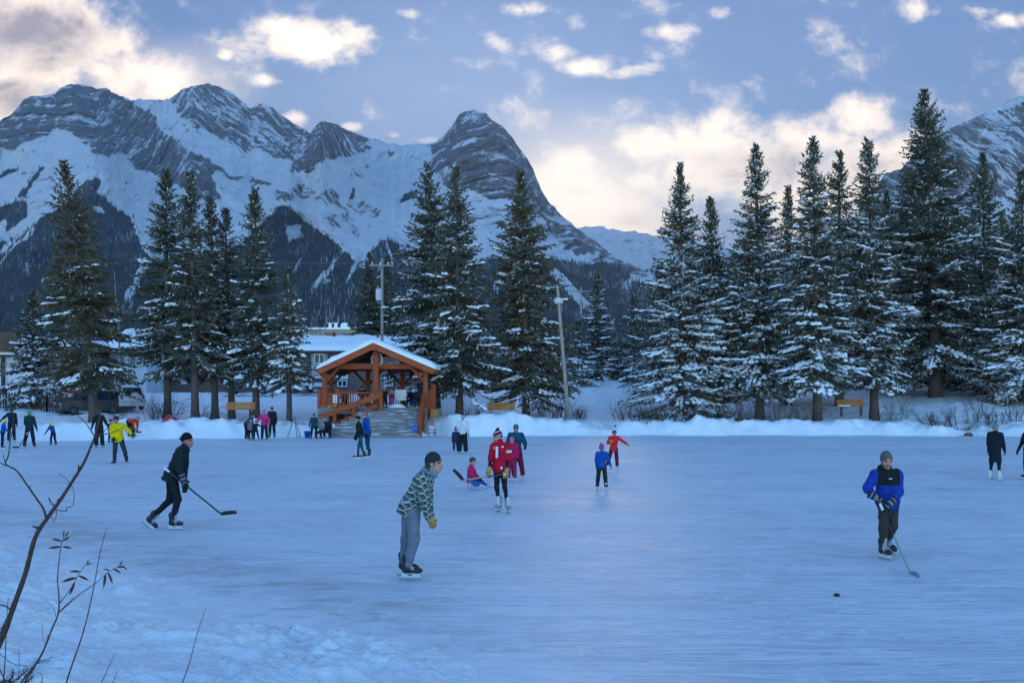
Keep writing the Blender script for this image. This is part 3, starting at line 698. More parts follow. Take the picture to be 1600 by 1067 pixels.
TREES = [  # u_top v_top u_base depth half v_crown label  options
 (50, 458, 52, 79, 47, 628, 'small snowy spruce with branches to the ground before the white house', dict(snow=.55, density=1.25, ragged=.18)),
 (99, 255, 147, 68, 58, 606, 'tall leaning olive spruce with a knobbly crown beside the dark vehicle', dict(snow=.16, olive=True, ragged=.42, power=.62, density=.85, tr=1.15, snow_top=1.2)),
 (88, 385, 100, 92, 40, 560, 'shaded spruce half hidden behind the leaning olive spruce', dict(snow=.2, ragged=.3)),
 (259, 268, 262, 69.5, 46, 585, 'tall dark spruce at the left end of the clump behind the red bag', dict(snow=.2, ragged=.34, power=.62, density=.9)),
 (296, 272, 305, 67.5, 42, 585, 'second spruce of the left clump, its orange-barked trunk nearest the ice', dict(snow=.2, ragged=.34, power=.62, density=.85)),
 (329, 312, 336, 70, 27, 590, 'very thin spruce in the middle of the left clump', dict(snow=.3, ragged=.35, power=.55, density=.85)),
 (351, 330, 362, 71.5, 32, 580, 'slim spruce with a long bare stem left of the first wooden bench', dict(snow=.28, ragged=.38, power=.55, density=.8)),
 (399, 298, 400, 69, 47, 590, 'tall spruce standing just right of the first wooden bench', dict(snow=.3, ragged=.34, power=.7, density=.95)),
 (451, 420, 452, 67, 34, 606, 'small slim spruce standing alone left of the bandstand', dict(snow=.5, ragged=.3, power=.75)),
 (577, 396, 574, 112, 36, 560, 'dark distant spruce behind the roof of the bandstand', dict(snow=.12, ragged=.25)),
 (606, 400, 608, 113, 30, 560, 'dark distant spruce just behind the transformer pole', dict(snow=.12, ragged=.25)),
 (668, 255, 683, 74, 72, 590, 'broad tall spruce right behind the bandstand roof', dict(snow=.5, ragged=.26, power=.78, density=1.05)),
 (712, 262, 718, 68.5, 62, 606, 'tall spruce with a forked trunk right of the red chair', dict(snow=.34, ragged=.28, power=.78, density=1.05)),
 (814, 274, 822, 70, 72, 618, 'wide spruce standing behind the middle bench', dict(snow=.3, ragged=.26, power=.74, density=1.1, olive=True)),
 (934, 427, 934, 106, 42, 592, 'small snowy spruce at the top of the snowy path', dict(snow=.6, ragged=.28, power=.9)),
 (991, 460, 991, 104, 38, 596, 'small spruce right of the snowy path, partly behind a big spruce', dict(snow=.55, ragged=.28)),
 (905, 500, 905, 100, 32, 596, 'low bushy spruce just right of the leaning lamp post', dict(snow=.7, ragged=.3)),
 (1062, 258, 1066, 73, 74, 640, 'snow-laden spruce with branches to the ground, first right of the path', dict(snow=.8, ragged=.24, power=.88, density=1.15)),
 (1109, 312, 1122, 75, 46, 618, 'slender spruce between two snow-laden spruces right of the path', dict(snow=.7, ragged=.3, power=.75)),
 (1181, 228, 1187, 72, 68, 615, 'wide pointed snowy spruce, second tall one right of the path', dict(snow=.7, ragged=.24, power=.82, density=1.1)),
 (1231, 290, 1228, 80, 42, 600, 'shorter spruce seen in the gap between two tall snowy spruces', dict(snow=.55)),
 (1270, 218, 1277, 68, 58, 600, 'tall snowy spruce with a pale trunk left of the right-hand bench', dict(snow=.6, ragged=.28, power=.7, density=1.05)),
 (1311, 236, 1312, 77, 50, 590, 'narrow open-topped spruce right behind the right-hand bench', dict(snow=.5, ragged=.32, power=.7)),
 (1356, 218, 1366, 70, 52, 596, 'tall snowy spruce standing just right of the right-hand bench', dict(snow=.6, ragged=.3, power=.66, density=1.0)),
 (1443, 143, 1462, 80, 82, 575, 'tallest spruce of all with a thick trunk in front of the iron fence', dict(snow=.42, ragged=.36, power=.62, density=1.05, tr=1.35)),
 (1412, 330, 1405, 88, 50, 585, 'shaded spruce close behind the tallest spruce', dict(snow=.35)),
 (1535, 243, 1540, 84, 50, 600, 'narrow dark spruce between the tallest spruce and the right edge', dict(snow=.4, ragged=.28, power=.75)),
 (1494, 330, 1498, 90, 44, 595, 'dim spruce behind the iron fence, left of the narrow dark spruce', dict(snow=.35)),
 (1596, 268, 1600, 76, 76, 612, 'snow-covered spruce cut by the right edge of the photo', dict(snow=.75, ragged=.25, power=.8, density=1.1)),
 (1340, 400, 1338, 94, 42, 590, 'dark background spruce behind the right-hand bench', dict(snow=.3)),
 (1150, 390, 1150, 90, 40, 590, 'background spruce seen low between the snowy spruces', dict(snow=.4)),
 (1385, 300, 1392, 84, 40, 590, 'leggy spruce left of the tallest spruce', dict(snow=.4, ragged=.35)),
 (1565, 330, 1568, 92, 44, 595, 'dim spruce behind the fence near the right edge', dict(snow=.4)),
 (1030, 420, 1030, 92, 42, 600, 'shaded spruce behind the first snow-laden spruce', dict(snow=.5)),
]
for i, (ut, vt, ub, Y, hw, vcr, lab, kw) in enumerate(TREES):
    spruce(ut, vt, ub, Y, hw, vcr, lab, 100 + i, **kw)

# bare broadleaf trees and shrubs
def twigs(rng, mb, p, d, l, r, depth, spread=.55, up=.1, n=(2, 4), sides=4):
    k = 4; pts_ = [np.array(p)]; dd = np.array(d, float)
    for _ in range(k):
        dd = dd + rng.normal(0, .10, 3) + np.array([0, 0, up * .12]); dd /= np.linalg.norm(dd); pts_.append(pts_[-1] + dd * l / k)
    mb.tube(pts_, np.linspace(r, r * .55, k + 1), sides)
    if depth <= 0: return
    for _ in range(int(rng.integers(n[0], n[1] + 1))):
        s = int(rng.integers(1, k + 1)); a = rng.normal(0, 1, 3); a -= a.dot(dd) * dd; a /= np.linalg.norm(a)
        nd = dd * math.cos(spread) + a * math.sin(spread) * rng.uniform(.6, 1.3); nd[2] += up
        twigs(rng, mb, pts_[s], nd / np.linalg.norm(nd), l * rng.uniform(.5, .8), r * .52, depth - 1, spread, up, n, max(3, sides - 1))
def shrub(u, Y, h, w, stems, label, seed, depth=2, group='bare shrubs along the bank', name='bare_shrub', color=None):
    rng = np.random.default_rng(seed); b = on_land(u, Y, -.06); mb = MB()
    root = empty(name, b, label, 'shrub', group)
    for _ in range(stems):
        a = rng.uniform(0, 6.28); q = np.array([math.cos(a) * rng.uniform(0, w), math.sin(a) * rng.uniform(0, w) * .5, 0])
        q[2] = ground(b.x + q[0], b.y + q[1]) - b.z - .05
        d = np.array([q[0] / max(w, .1) * .6 + rng.normal(0, .22), rng.normal(0, .25), 1]); d /= np.linalg.norm(d)
        twigs(rng, mb, q, d, h * rng.uniform(.45, .75), rng.uniform(.010, .02), depth, .5, .12)
    mb.build('twigs', M_TWIG, root, smooth=True); return root
for i, (u, Y, h, w, n, lab) in enumerate([
    (1000, 68, 1.5, 1.2, 34, 'bare brown bush at the foot of the first snow-laden spruce'), (1045, 67, 1.3, 1.3, 40, 'dense bare brush under the first snow-laden spruce'),
    (1085, 67, 1.2, 1.0, 26, 'bare brush right of the dense brush, near the bank'), (975, 72, 1.6, .7, 16, 'thin bare bush on the right edge of the snowy path'),
    (872, 68, 1.5, 1.2, 40, 'bare bush around the foot of the leaning lamp post'), (845, 69, 1.2, 1.0, 26, 'bare bush between the wide spruce and the lamp post'),
    (750, 71, 1.2, .9, 18, 'low bare bush left of the middle bench'), (242, 68, 2.0, .9, 26, 'bare bush left of the left spruce clump'), (262, 69, 1.6, .8, 18, 'tangled bush among the left clump trunks'),
    (316, 67, 1.7, .5, 12, 'few bare stems right of the orange-barked trunk'), (1215, 67, 2.3, .8, 12, 'bare leaning stems between the snowy spruces'), (1160, 68, 1.7, .8, 14, 'sparse bare stems under the wide pointed spruce'),
    (1500, 66, 2.1, .9, 18, 'bare shrub left of the woman in the long dark coat'), (1550, 66, 1.3, 1.2, 30, 'low dark brush on the bank behind the dark-coated woman'), (1415, 72, 1.7, .3, 6, 'small crooked bare sapling before the iron fence'),
    (1527, 68, 2.8, .5, 9, 'tall bare stems near the iron fence at right'), (1590, 67, 1.4, 1.0, 22, 'bare brush on the bank at the right edge'), (1110, 68, 1.0, 1.3, 30, 'low bare brush under the slender spruce'), (1140, 67.5, .9, 1.0, 24, 'low bare brush left of the wide pointed spruce trunk'), (1250, 67, 1.1, 1.0, 22, 'thin low brush left of the pale spruce trunk'), (1460, 67.5, 1.0, .9, 36, 'low tangled brush in front of the tallest spruce'), (1395, 69, 1.0, .9, 16, 'sparse low brush right of the right-hand bench'), (905, 73, .9, .5, 30, 'low dry brush right of the lamp post foot'), (1020, 66.6, .9, 1.4, 34, 'lowest bare brush spilling over the bank right of the path'), (176, 66, 1.9, .4, 7, 'few bare stems behind the yellow-jacketed skater')]):
    shrub(u, Y, h, w, n, lab, 500 + i)
def bare_tree(u, v_top, Y, label, seed, r=.14):
    rng = np.random.default_rng(seed); b = on_land(u, Y, -.1); H = P(0, v_top, Y).z - b.z
    root = empty('bare_tree', b, label, 'tree', 'bare broadleaf trees'); mb = MB()
    z = np.linspace(0, H * .9, 12); wob = np.cumsum(rng.normal(0, .10, (12, 2)), 0)
    p = np.column_stack([wob, z]); p[0, :2] = 0; mb.tube(p, np.linspace(r, .025, 12), 8); mb.build('trunk', mat("pale_bark", (.30, .27, .25), .85, .1, noise=(6, .3)), root, smooth=True)
    mb = MB()
    for i in range(3, 12):
        for _ in range(4):
            a = rng.uniform(0, 6.28); d = np.array([math.cos(a), math.sin(a), .55]); d /= np.linalg.norm(d)
            twigs(rng, mb, p[i], d, (1.1 - i / 13) * H * .28, .03, 2, .5, .1)
    mb.build('crown', M_TWIG, root, smooth=True); return root
bare_tree(183, 400, 84, 'pale bare broadleaf tree right of the leaning olive spruce', 700)
bare_tree(490, 470, 120, 'thin bare broadleaf tree behind the flat-roofed block', 701, .1)
bare_tree(958, 520, 118, 'thin bare tree between the two small spruces by the path', 702, .09)

# ------------------------------------------------------------------ materials of built things
def wood_mat(name, c1, c2, scale=(1, 14, 14), rough=.65):
    if name in _mats: return _mats[name]
    m = bpy.data.materials.new(name); m.use_nodes = True
    t = NT(m.node_tree); b = t.n['Principled BSDF']; b.inputs['Roughness'].default_value = rough; b.inputs['Specular IOR Level'].default_value = .3
    co = t.new('ShaderNodeTexCoord').outputs['Object']
    n = t.noise(t.mapping(co, sc=scale), 1.2, 5, .65); r = t.new('ShaderNodeNewGeometry').outputs['Random Per Island']
    f = t.math('ADD', t.math('MULTIPLY', t.ramp(n, .3, .7), .65), t.math('MULTIPLY', r, .35))
    t.put(b.inputs['Base Color'], t.mix(f, c1, c2)); t.put(b.inputs['Normal'], t.bump(n, .3, .01)); _mats[name] = m; return m
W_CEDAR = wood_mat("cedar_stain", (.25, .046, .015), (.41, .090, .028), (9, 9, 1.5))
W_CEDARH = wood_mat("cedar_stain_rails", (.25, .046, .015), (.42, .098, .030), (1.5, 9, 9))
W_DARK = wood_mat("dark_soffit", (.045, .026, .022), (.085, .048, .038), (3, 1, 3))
W_LOG = wood_mat("weathered_log", (.13, .115, .105), (.34, .32, .31), (1.2, 10, 10), .85)
W_BENCH = wood_mat("varnished_bench", (.36, .135, .022), (.55, .23, .045), (1.5, 12, 12), .5)
W_FENCE = wood_mat("fence_wood", (.035, .022, .020), (.085, .055, .045), (10, 10, 1))
M_WHITE = mat("white_paint", (.74, .75, .76), .5)
M_IRON = mat("black_iron", (.018, .019, .022), .5, .5)
M_ROOFSNOW = mat("roof_snow", (.84, .87, .92), .8, .2, noise=(1.2, .05), bump=(2.5, .6, .08))
M_GLASS = mat("dark_glass", (.02, .03, .045), .08, .6)
M_STUCCO = mat("pale_stucco", (.58, .58, .60), .9, .1, noise=(3, .1), bump=(20, .3, .02))
M_BROWN = wood_mat("brown_siding", (.07, .042, .034), (.125, .075, .058), (6, 6, .6), .85)
def brick_mat():
    m = bpy.data.materials.new("brown_brick"); m.use_nodes = True
    t = NT(m.node_tree); b = t.n['Principled BSDF']; b.inputs['Roughness'].default_value = .9
    co = t.new('ShaderNodeTexCoord').outputs['Object']; x, y, z = t.sep(co)[:3]
    br = t.new('ShaderNodeTexBrick'); t.put(br.inputs['Vector'], t.combine(t.math('ADD', x, y), z, 0))
    br.inputs['Scale'].default_value = 1.0; br.inputs['Brick Width'].default_value = .4; br.inputs['Row Height'].default_value = .14; br.inputs['Mortar Size'].default_value = .014
    for k, c in (('Color1', (.10, .052, .044, 1)), ('Color2', (.155, .085, .068, 1)), ('Mortar', (.16, .15, .145, 1))): br.inputs[k].default_value = c
    t.put(b.inputs['Base Color'], br.outputs[0]); return m
M_BRICK = brick_mat()

def snow_sheet(name, corners, thick, parent, origin, nx=26, ny=10, seed=0, edge=.35):
    """a rounded, uneven snow blanket over a quad a,b,c,d (a-b front edge, d-c rear edge)"""
    a, b, c, d = [np.array(tuple(p), float) for p in corners]
    s = np.linspace(0, 1, nx)[None, :, None]; t = np.linspace(0, 1, ny)[:, None, None]
    B = (a * (1 - s) + b * s) * (1 - t) + (d * (1 - s) + c * s) * t
    lx, ly = np.linalg.norm(b - a), np.linalg.norm(d - a)
    e = np.minimum(np.minimum(s, 1 - s) * lx, np.minimum(t, 1 - t) * ly)[..., 0]
    h = thick * np.sqrt(np.clip(1 - (1 - np.clip(e / edge, 0, 1)) ** 2, 0, 1)) * (.45 + 1.1 * fbm(B[..., 0] * 1.1, B[..., 1] * 1.1 + B[..., 2], seed=seed))
    n = np.cross(b - a, d - a); n /= np.linalg.norm(n); n = n if n[2] > 0 else -n
    T = B + n * h[..., None] + np.array([0, 0, .004]); U = B - n * .03
    # front lip sags a little
    v = np.concatenate([T.reshape(-1, 3), U.reshape(-1, 3)]); g = grid_faces(ny, nx); N = nx * ny
    i = np.concatenate([np.arange(nx), nx * np.arange(1, ny) + nx - 1, N - 2 - np.arange(nx - 1), (nx * np.arange(ny - 2, 0, -1))])
    j = np.roll(i, -1); side = np.stack([i, i + N, j + N, j], -1)
    return mesh_np(name, v, [g, g[:, ::-1] + N, side], M_ROOFSNOW, None, True, parent, origin)

# ------------------------------------------------------------------ the bandstand
def bandstand():
    Yf, Yb = 63.4, 70.6
    X = lambda u, Y=Yf: (u - 800) / FPX * Y
    Zp = lambda v, Y=Yf: CAM_H + (HOR - v) / FPX * Y
    deck = Zp(637); base = Vector((X(585), Yf, 0.0))
    root = empty('bandstand', base, 'open timber bandstand with a snow-covered gable roof and log steps', 'bandstand')
    B = lambda mb, n, m, **k: mb.build(n, m, root, base, **k)
    beamz = Zp(572.5)
    front = [X(507), X(587.5), X(665)]; back = [X(518, Yb), X(575, Yb), X(629, Yb)]
    for i, x in enumerate(front):
        mb = MB(); top = beamz if i != 1 else Zp(537)
        w = .30 if i != 1 else .36
        mb.box((x, Yf - (.02 if i == 1 else 0), (deck + top) / 2 - .2), (w, w, top - deck + .4), bev=.03); B(mb, 'post', W_CEDAR)
    xb = [-11.2, -8.6, -5.9]
    for x in back:
        mb = MB(); mb.box((x, Yb, (deck + 4.35) / 2), (.28, .28, 4.35 - deck), bev=.02); B(mb, 'post', W_CEDAR)
    mb = MB(); mb.box(((X(499) + X(673)) / 2, Yf + .33, beamz + .02), (X(673) - X(499), .26, .36), bev=.02); B(mb, 'tie_beam', W_CEDARH)
    mb = MB(); mb.box(((back[0] + back[2]) / 2, Yb - .3, beamz), (back[2] - back[0] + 2.2, .24, .32), bev=.02); B(mb, 'tie_beam', W_CEDARH)
    for xs, xe in ((front[0], back[0]), (front[2], back[2])):
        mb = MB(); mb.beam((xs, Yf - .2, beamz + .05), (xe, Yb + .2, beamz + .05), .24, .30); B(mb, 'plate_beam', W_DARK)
    for (x, sx, y) in ((front[0], 1, Yf), (front[2], -1, Yf)):
        mb = MB(); mb.beam((x, y + .05, beamz - 1.05), (x + sx * .85, y + .05, beamz - .1), .16, .2, bev=.01, up=(0, 1, 0)); B(mb, 'brace', W_CEDAR)
    for x in back:
        for sx in (-1, 1):
            if (x == back[0] and sx < 0) or (x == back[2] and sx > 0): pass
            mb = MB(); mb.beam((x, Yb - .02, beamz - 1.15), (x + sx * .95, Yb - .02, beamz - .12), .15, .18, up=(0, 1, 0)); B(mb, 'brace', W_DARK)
    # roof
    yr0, yr1 = Yf - .75, Yb + .9; zr, ze = Zp(537, Yf) + .05, Zp(575.5, Yf) - .02
    xr, xl, xq = X(586), X(495.5, yr0), X(679.5, yr0)
    roof = None
    for sx, xe in ((-1, xl), (1, xq)):
        mb = MB()
        sl = Vector((xe - xr, 0, ze - zr)); L = sl.length; d = sl.normalized(); n = Vector((-d.z, 0, d.x)); n = n if n.z > 0 else -n
        rot = np.array([d, Vector((0, 1, 0)), n]).T
        mid = Vector((xr, (yr0 + yr1) / 2, zr)) + d * L / 2
        mb.box(mid - n * .06, (L + .05, yr1 - yr0 - .1, .10), rot)
        for k in range(7):
            yk = yr0 + 1.1 + k * (yr1 - yr0 - 2.2) / 6
            mb.box(Vector((xr, yk, zr)) + d * L / 2 - n * .21, (L - .3, .12, .2), rot)
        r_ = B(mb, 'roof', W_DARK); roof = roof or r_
        mb = MB()
        for yk in (yr0, yr1): mb.box(Vector((xr, yk, zr)) + d * (L / 2) - n * .19, (L + .04, .10, .40), rot, bev=.01)
        mb.box(Vector((xe, (yr0 + yr1) / 2, ze)) - n * .16 + d * .05, (.09, yr1 - yr0 - .1, .30), rot, bev=.01); B(mb, 'fascia', W_CEDARH)
        a = Vector((xr, yr0 - .1, zr)) + n * 0; b = Vector((xe, yr0 - .1, ze)) + d * .08
        c = Vector((xe, yr1 + .1, ze)) + d * .08; e = Vector((xr, yr1 + .1, zr))
        ex = -d * .25 if True else 0
        a = a + ex; e = e + ex
        pts4 = (a, b, c, e) if sx > 0 else (b, a, e, c)
        snow_sheet('roof_snow', pts4, .25, root, base, 40, 24, seed=sx + 5, edge=.4)
    mb = MB(); mb.box((xr, yr0 - .01, zr - .26), (.42, .14, .46), bev=.02); mb.box((xr, (yr0 + yr1) / 2, zr - .16), (.22, yr1 - yr0 - .3, .26), bev=.01); B(mb, 'ridge_beam', W_CEDAR)
    # front truss webs
    for sx in (-1, 1):
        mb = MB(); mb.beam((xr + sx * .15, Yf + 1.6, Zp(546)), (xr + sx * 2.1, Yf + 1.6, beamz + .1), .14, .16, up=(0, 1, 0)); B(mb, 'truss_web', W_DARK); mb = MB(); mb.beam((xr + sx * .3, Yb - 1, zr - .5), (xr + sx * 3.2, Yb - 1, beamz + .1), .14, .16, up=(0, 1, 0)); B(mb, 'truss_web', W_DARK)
    # deck
    x0, x1 = X(498), X(668)
    mb = MB(); nb = 44
    for k in range(nb): mb.box((x0 + (k + .5) * (x1 - x0) / nb, (Yf + Yb) / 2, deck - .03), ((x1 - x0) / nb - .012, Yb - Yf + .7, .06))
    B(mb, 'deck', W_LOG)
    mb = MB(); mb.box(((x0 + X(556)) / 2, Yf - .37, deck - .22), (X(556) - x0, .06, .30), bev=.01); B(mb, 'rim_board', W_LOG); mb = MB(); mb.box(((x0 + x1) / 2, Yb + .37, deck - .2), (x1 - x0, .06, .3)); B(mb, 'rim_board', W_LOG)
    for (xk, yk) in ((X(500), Yf), (X(540), Yf + .4), (X(664), Yf - .1), (X(669), Yf + .9), (X(680) , Yf + 3.6), (x0 + .2, Yb), (x1 - .2, Yb)):
        mb = MB(); mb.tube([(xk, yk, -.2), (xk, yk, deck - .07)], .13, 10); B(mb, 'pier', W_LOG, smooth=True)
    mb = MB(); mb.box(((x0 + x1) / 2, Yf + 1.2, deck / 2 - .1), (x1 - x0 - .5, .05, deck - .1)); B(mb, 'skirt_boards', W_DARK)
    # steps of half-buried logs
    n = 9; rise = deck / n
    lefts = [515, 515, 517, 524, 533, 546, 555, 556, 557]
    for k in range(n):
        zc = rise * (k + .5); y = 60.9 + k * .29
        mb = MB(); rng = np.random.default_rng(40 + k)
        for (r, dz, dy) in ((.125, .0, 0), (.11, -.02, .19)):
            xs = np.linspace(X(lefts[k], y), X(657, y), 12)
            mb.tube([(x, y + dy + rng.normal(0, .012), zc - .02 + dz + rng.normal(0, .012)) for x in xs], r * (1 + rng.normal(0, .05, 12)), 10)
        st = B(mb, 'step', W_LOG, smooth=True)
        xs = np.linspace(X(lefts[k], y) + .1, X(655, y), 60); wd = np.clip((fbm(xs * 1.7, 0 * xs + k * 3.1, oct=4, seed=9) - .42) * .42, .004, .11); mb = MB()   # trodden snow left on the tread
        mb.raw(np.concatenate([np.stack([xs, y + .12 + sg * wd, zc + .085 + h * wd], -1) for sg, h in ((-1, -.2), (0, .55), (1, 0))]), np.concatenate([grid_faces(2, 60), grid_faces(2, 60) + 60]))
        B(mb, 'tread_snow', M_ROOFSNOW, smooth=True)
    # sloping hand rails on the left
    yl = Yf - .62
    mb = MB(); mb.beam(P(498, 652, yl - .1), P(597, 616.5, yl - .1), .16, .34, up=(0, 0, 1), bev=.02); B(mb, 'hand_rail', W_CEDARH)
    mb = MB(); mb.beam(P(526, 662, yl + .1), P(590, 633, yl + .1), .14, .24, bev=.02); B(mb, 'hand_rail', W_CEDARH)
    for u, v0, v1 in ((523, 634, 664), (553, 631, 652), (595.5, 611, 640)):
        mb = MB(); a = P(u, v0, yl); b = P(u, v1, yl); b.z = max(b.z, .05); mb.box((a + b) / 2, (.22, .2, a.z - b.z), bev=.015); B(mb, 'rail_post', W_CEDAR)
    # railings
    def railing(xa, ya, xb_, yb_, name='railing', ztop=None, solid=False):
        zt = ztop or Zp(613.5); mb = MB(); L = math.hypot(xb_ - xa, yb_ - ya); n = int(L / .155)
        mb.beam((xa, ya, zt), (xb_, yb_, zt), .14, .09); mb.beam((xa, ya, deck + .16), (xb_, yb_, deck + .16), .09, .09)
        for k in range(1, n):
            f = k / n; x, y = xa + (xb_ - xa) * f, ya + (yb_ - ya) * f
            mb.box((x, y, (zt + deck + .16) / 2), (.05 if not solid else .152, .05, zt - deck - .2))
        B(mb, name, W_CEDARH)
    railing(X(527), Yf - .05, X(584), Yf - .05)
    railing(X(499), Yf - .05, X(527), Yf - .05, 'panel_railing', Zp(615), True)
    railing(X(499), Yf, X(505, Yb), Yb); railing(X(505, Yb), Yb + .25, X(650, Yb), Yb + .25); railing(X(666), Yf + .2, X(640, Yb), Yb)
    for u, Y in ((499, Yf - .05), (527, Yf - .03)):
        mb = MB(); mb.box((X(u), Y, Zp(623)), (.2, .2, 1.2), bev=.015); B(mb, 'rail_post', W_CEDAR)
    # boarded cheek of the steps on the right
    mb = MB()
    for k in range(9):
        f = (k + .5) / 9; y = Yf + .1 - f * 2.3; zt = Zp(611) - f * 1.55; x = X(664) + (X(655.5, 61) - X(664)) * f
        mb.box((x, y, zt - .62), (.06, .245, 1.15))
    B(mb, 'step_cheek', W_CEDAR)
    mb = MB(); mb.beam((X(664), Yf + .2, Zp(610)), (X(655.5, 61), 61.0, Zp(610) - 1.55), .17, .12); mb.beam((X(664) + .03, Yf + .2, Zp(610) - 1.15), (X(655.5, 61) + .03, 61.0, Zp(610) - 2.7), .17, .14); B(mb, 'hand_rail', W_CEDARH)
    mb = MB(); mb.box((X(656, 61), 61.0, .55), (.2, .2, 1.5), bev=.015); mb.box((X(664), Yf + .2, Zp(610) - .7), (.24, .24, 1.6), bev=.015); B(mb, 'rail_post', W_CEDAR)
    mb = MB(); mb.box((X(676), Yf + .7, Zp(622)), (.3, .22, 1.75), bev=.015); mb.box((X(671), Yf + .5, Zp(628)), (.5, .06, 1.35)); B(mb, 'side_panel', W_CEDAR)
    mb = MB(); mb.box((X(678), Yf + .3, Zp(646)), (.5, .4, .55), bev=.03); B(mb, 'meter_box', wood_mat("yellow_pine", (.36, .17, .04), (.50, .26, .07)))
    # round emblem in the gable
    mb = MB(); c = Vector((X(588.2), Yf + .235, Zp(561.5))); an = np.linspace(0, 2 * math.pi, 25)
    mb.tube([c + Vector((math.cos(a) * .33, 0, math.sin(a) * .41)) for a in an], .05, 8, 0)
    def disc(r, y, m, n=24):
        a = np.arange(n) * 2 * math.pi / n; v = [(c.x + math.cos(q) * r, c.y + y, c.z + math.sin(q) * r) for q in a] + [(c.x + math.cos(q) * r, c.y + y + .03, c.z + math.sin(q) * r) for q in a] + [(c.x, c.y + y, c.z)]
        mb.raw(v, [(k, k + n, (k + 1) % n + n, (k + 1) % n) for k in range(n)], [(k, (k + 1) % n, 2 * n) for k in range(n)], m)
    disc(.39, .0, 1); disc(.15, -.02, 2); disc(.05, -.03, 0)
    for k in range(12):
        a = k * math.pi / 6; mb.box(c + Vector((math.cos(a) * .235, -.01, math.sin(a) * .235)), (.045, .02, .045), np.array(Matrix.Rotation(-a, 3, 'Y')), 3)
    B(mb, 'emblem', [M_WHITE, mat("emblem_grey", (.22, .25, .27)), mat("emblem_blue", (.03, .05, .22)), mat("emblem_gold", (.45, .33, .08))])
    # notices on the railing
    for (u, v, w, h, m, lab) in ((523.5, 623, .26, .50, 'notice', 'white notice with two dark symbols on the bandstand railing'), (523.5, 634.5, .2, .18, 'caution', 'small yellow sign below the white notice')):
        q = P(u, v, Yf - .22); s = MB(); s.box((0, 0, 0), (w, .02, h))
        if m == 'notice':
            for dz in (.12, -.11):
                a_ = np.linspace(0, 2 * math.pi, 13); s.tube([(math.cos(t) * .075, -.013, dz + math.sin(t) * .075) for t in a_], .012, 5, 1); s.beam((-.05, -.014, dz - .05), (.05, -.014, dz + .05), .015, .022, 1, 0)
        else:
            s.raw([(-.07, -.013, -.06), (.07, -.013, -.06), (0, -.013, .07)], [], [(0, 1, 2)], 1)
        o = s.build('sign', [M_WHITE if m == 'notice' else mat("sign_yellow", (.75, .42, .02)), M_IRON]); o.location = q; tag(o, lab, 'sign')
    # whiteboard on an easel
    q = Vector((X(626, 65), 65.0, deck)); r2 = empty('whiteboard', q, 'white board on a metal easel at the top of the bandstand steps', 'whiteboard')
    s = MB(); s.box((0, 0, .80), (.70, .03, .64)); s.build('board', M_WHITE, r2)
    s = MB(); s.tube([(-.25, .02, 1.2), (-.36, -.05, 0)], .018); s.tube([(.25, .02, 1.2), (.36, -.05, 0)], .018); s.tube([(0, .02, 1.2), (0, .5, 0)], .018); s.box((0, -.03, .46), (.74, .06, .03)); s.build('easel', mat("alu", (.5, .5, .52), .4, metal=.8), r2)
    for cx, cy, w, lab in ((X(621, 64.2), 64.0, .62, 'heap of snow on the bandstand deck below the white board'),):
        a = np.linspace(0, 2 * math.pi, 18, endpoint=False); rr = np.array([1, .8, .45, .0]); hz = np.array([0, .12, .22, .26]); rng = np.random.default_rng(2)
        v = np.stack([cx + rr[:, None] * w * np.cos(a) * rng.uniform(.85, 1.15, (4, 18)), cy + rr[:, None] * .4 * np.sin(a), deck + hz[:, None] + 0 * a], -1)
        o = mesh_np('snow_heap', v.reshape(-1, 3), [np.stack([np.arange(18), (np.arange(18) + 1) % 18, (np.arange(18) + 1) % 18 + 18, np.arange(18) + 18], -1) + 18 * k for k in range(3)], M_ROOFSNOW, origin=(cx, cy, deck)); tag(o, lab, 'snow')
    return deck
DECK = bandstand()

# ------------------------------------------------------------------ benches, chair, tub, stand
def bench(label, u, v, Y, yaw=0.0):
    c = P(u, v, Y); c.z = min(c.z, ground(c.x, c.y) + .1) if False else c.z
    root = empty('park_bench', c, label, 'bench', 'wooden benches along the bank'); root.rotation_euler.z = yaw
    L = 1.85
    mb = MB()
    for k in range(4): mb.box((0, .22 + k * .03, .50 + k * .115), (L, .035, .10), np.array(Matrix.Rotation(-.25, 3, 'X')), bev=.008)
    mb.build('backrest', W_BENCH, root)
    mb = MB()
    for k in range(4): mb.box((0, .14 - k * .115, .43), (L, .10, .04), bev=.008)
    mb.build('seat', W_BENCH, root)
    for sx in (-1, 1):
        mb = MB(); x = sx * L * .36
        mb.box((x, .13, .10), (.07, .07, .66)); mb.box((x, -.17, .10), (.06, .06, .62)); mb.box((x, -.01, .395), (.06, .42, .03)); mb.beam((x, .2, .4), (x, .345, .93), .05, .04); mb.build('leg', M_IRON, root)
    return root
b1 = bench('wooden bench under the left spruce clump behind the pink-jacketed skater', 375, 650, 66.2)
b2 = bench('wooden bench at the foot of the wide spruce, middle of the three benches', 783, 650, 68.2)
b3 = bench('wooden bench with snow on its seat under the right-hand spruces', 1330, 645, 69.4)
snow_sheet('seat_snow', [(-.95, -.25, .45), (-.05, -.25, .45), (-.05, .16, .45), (-.95, .16, .45)], .1, b3, (0, 0, 0), 14, 8, edge=.12)

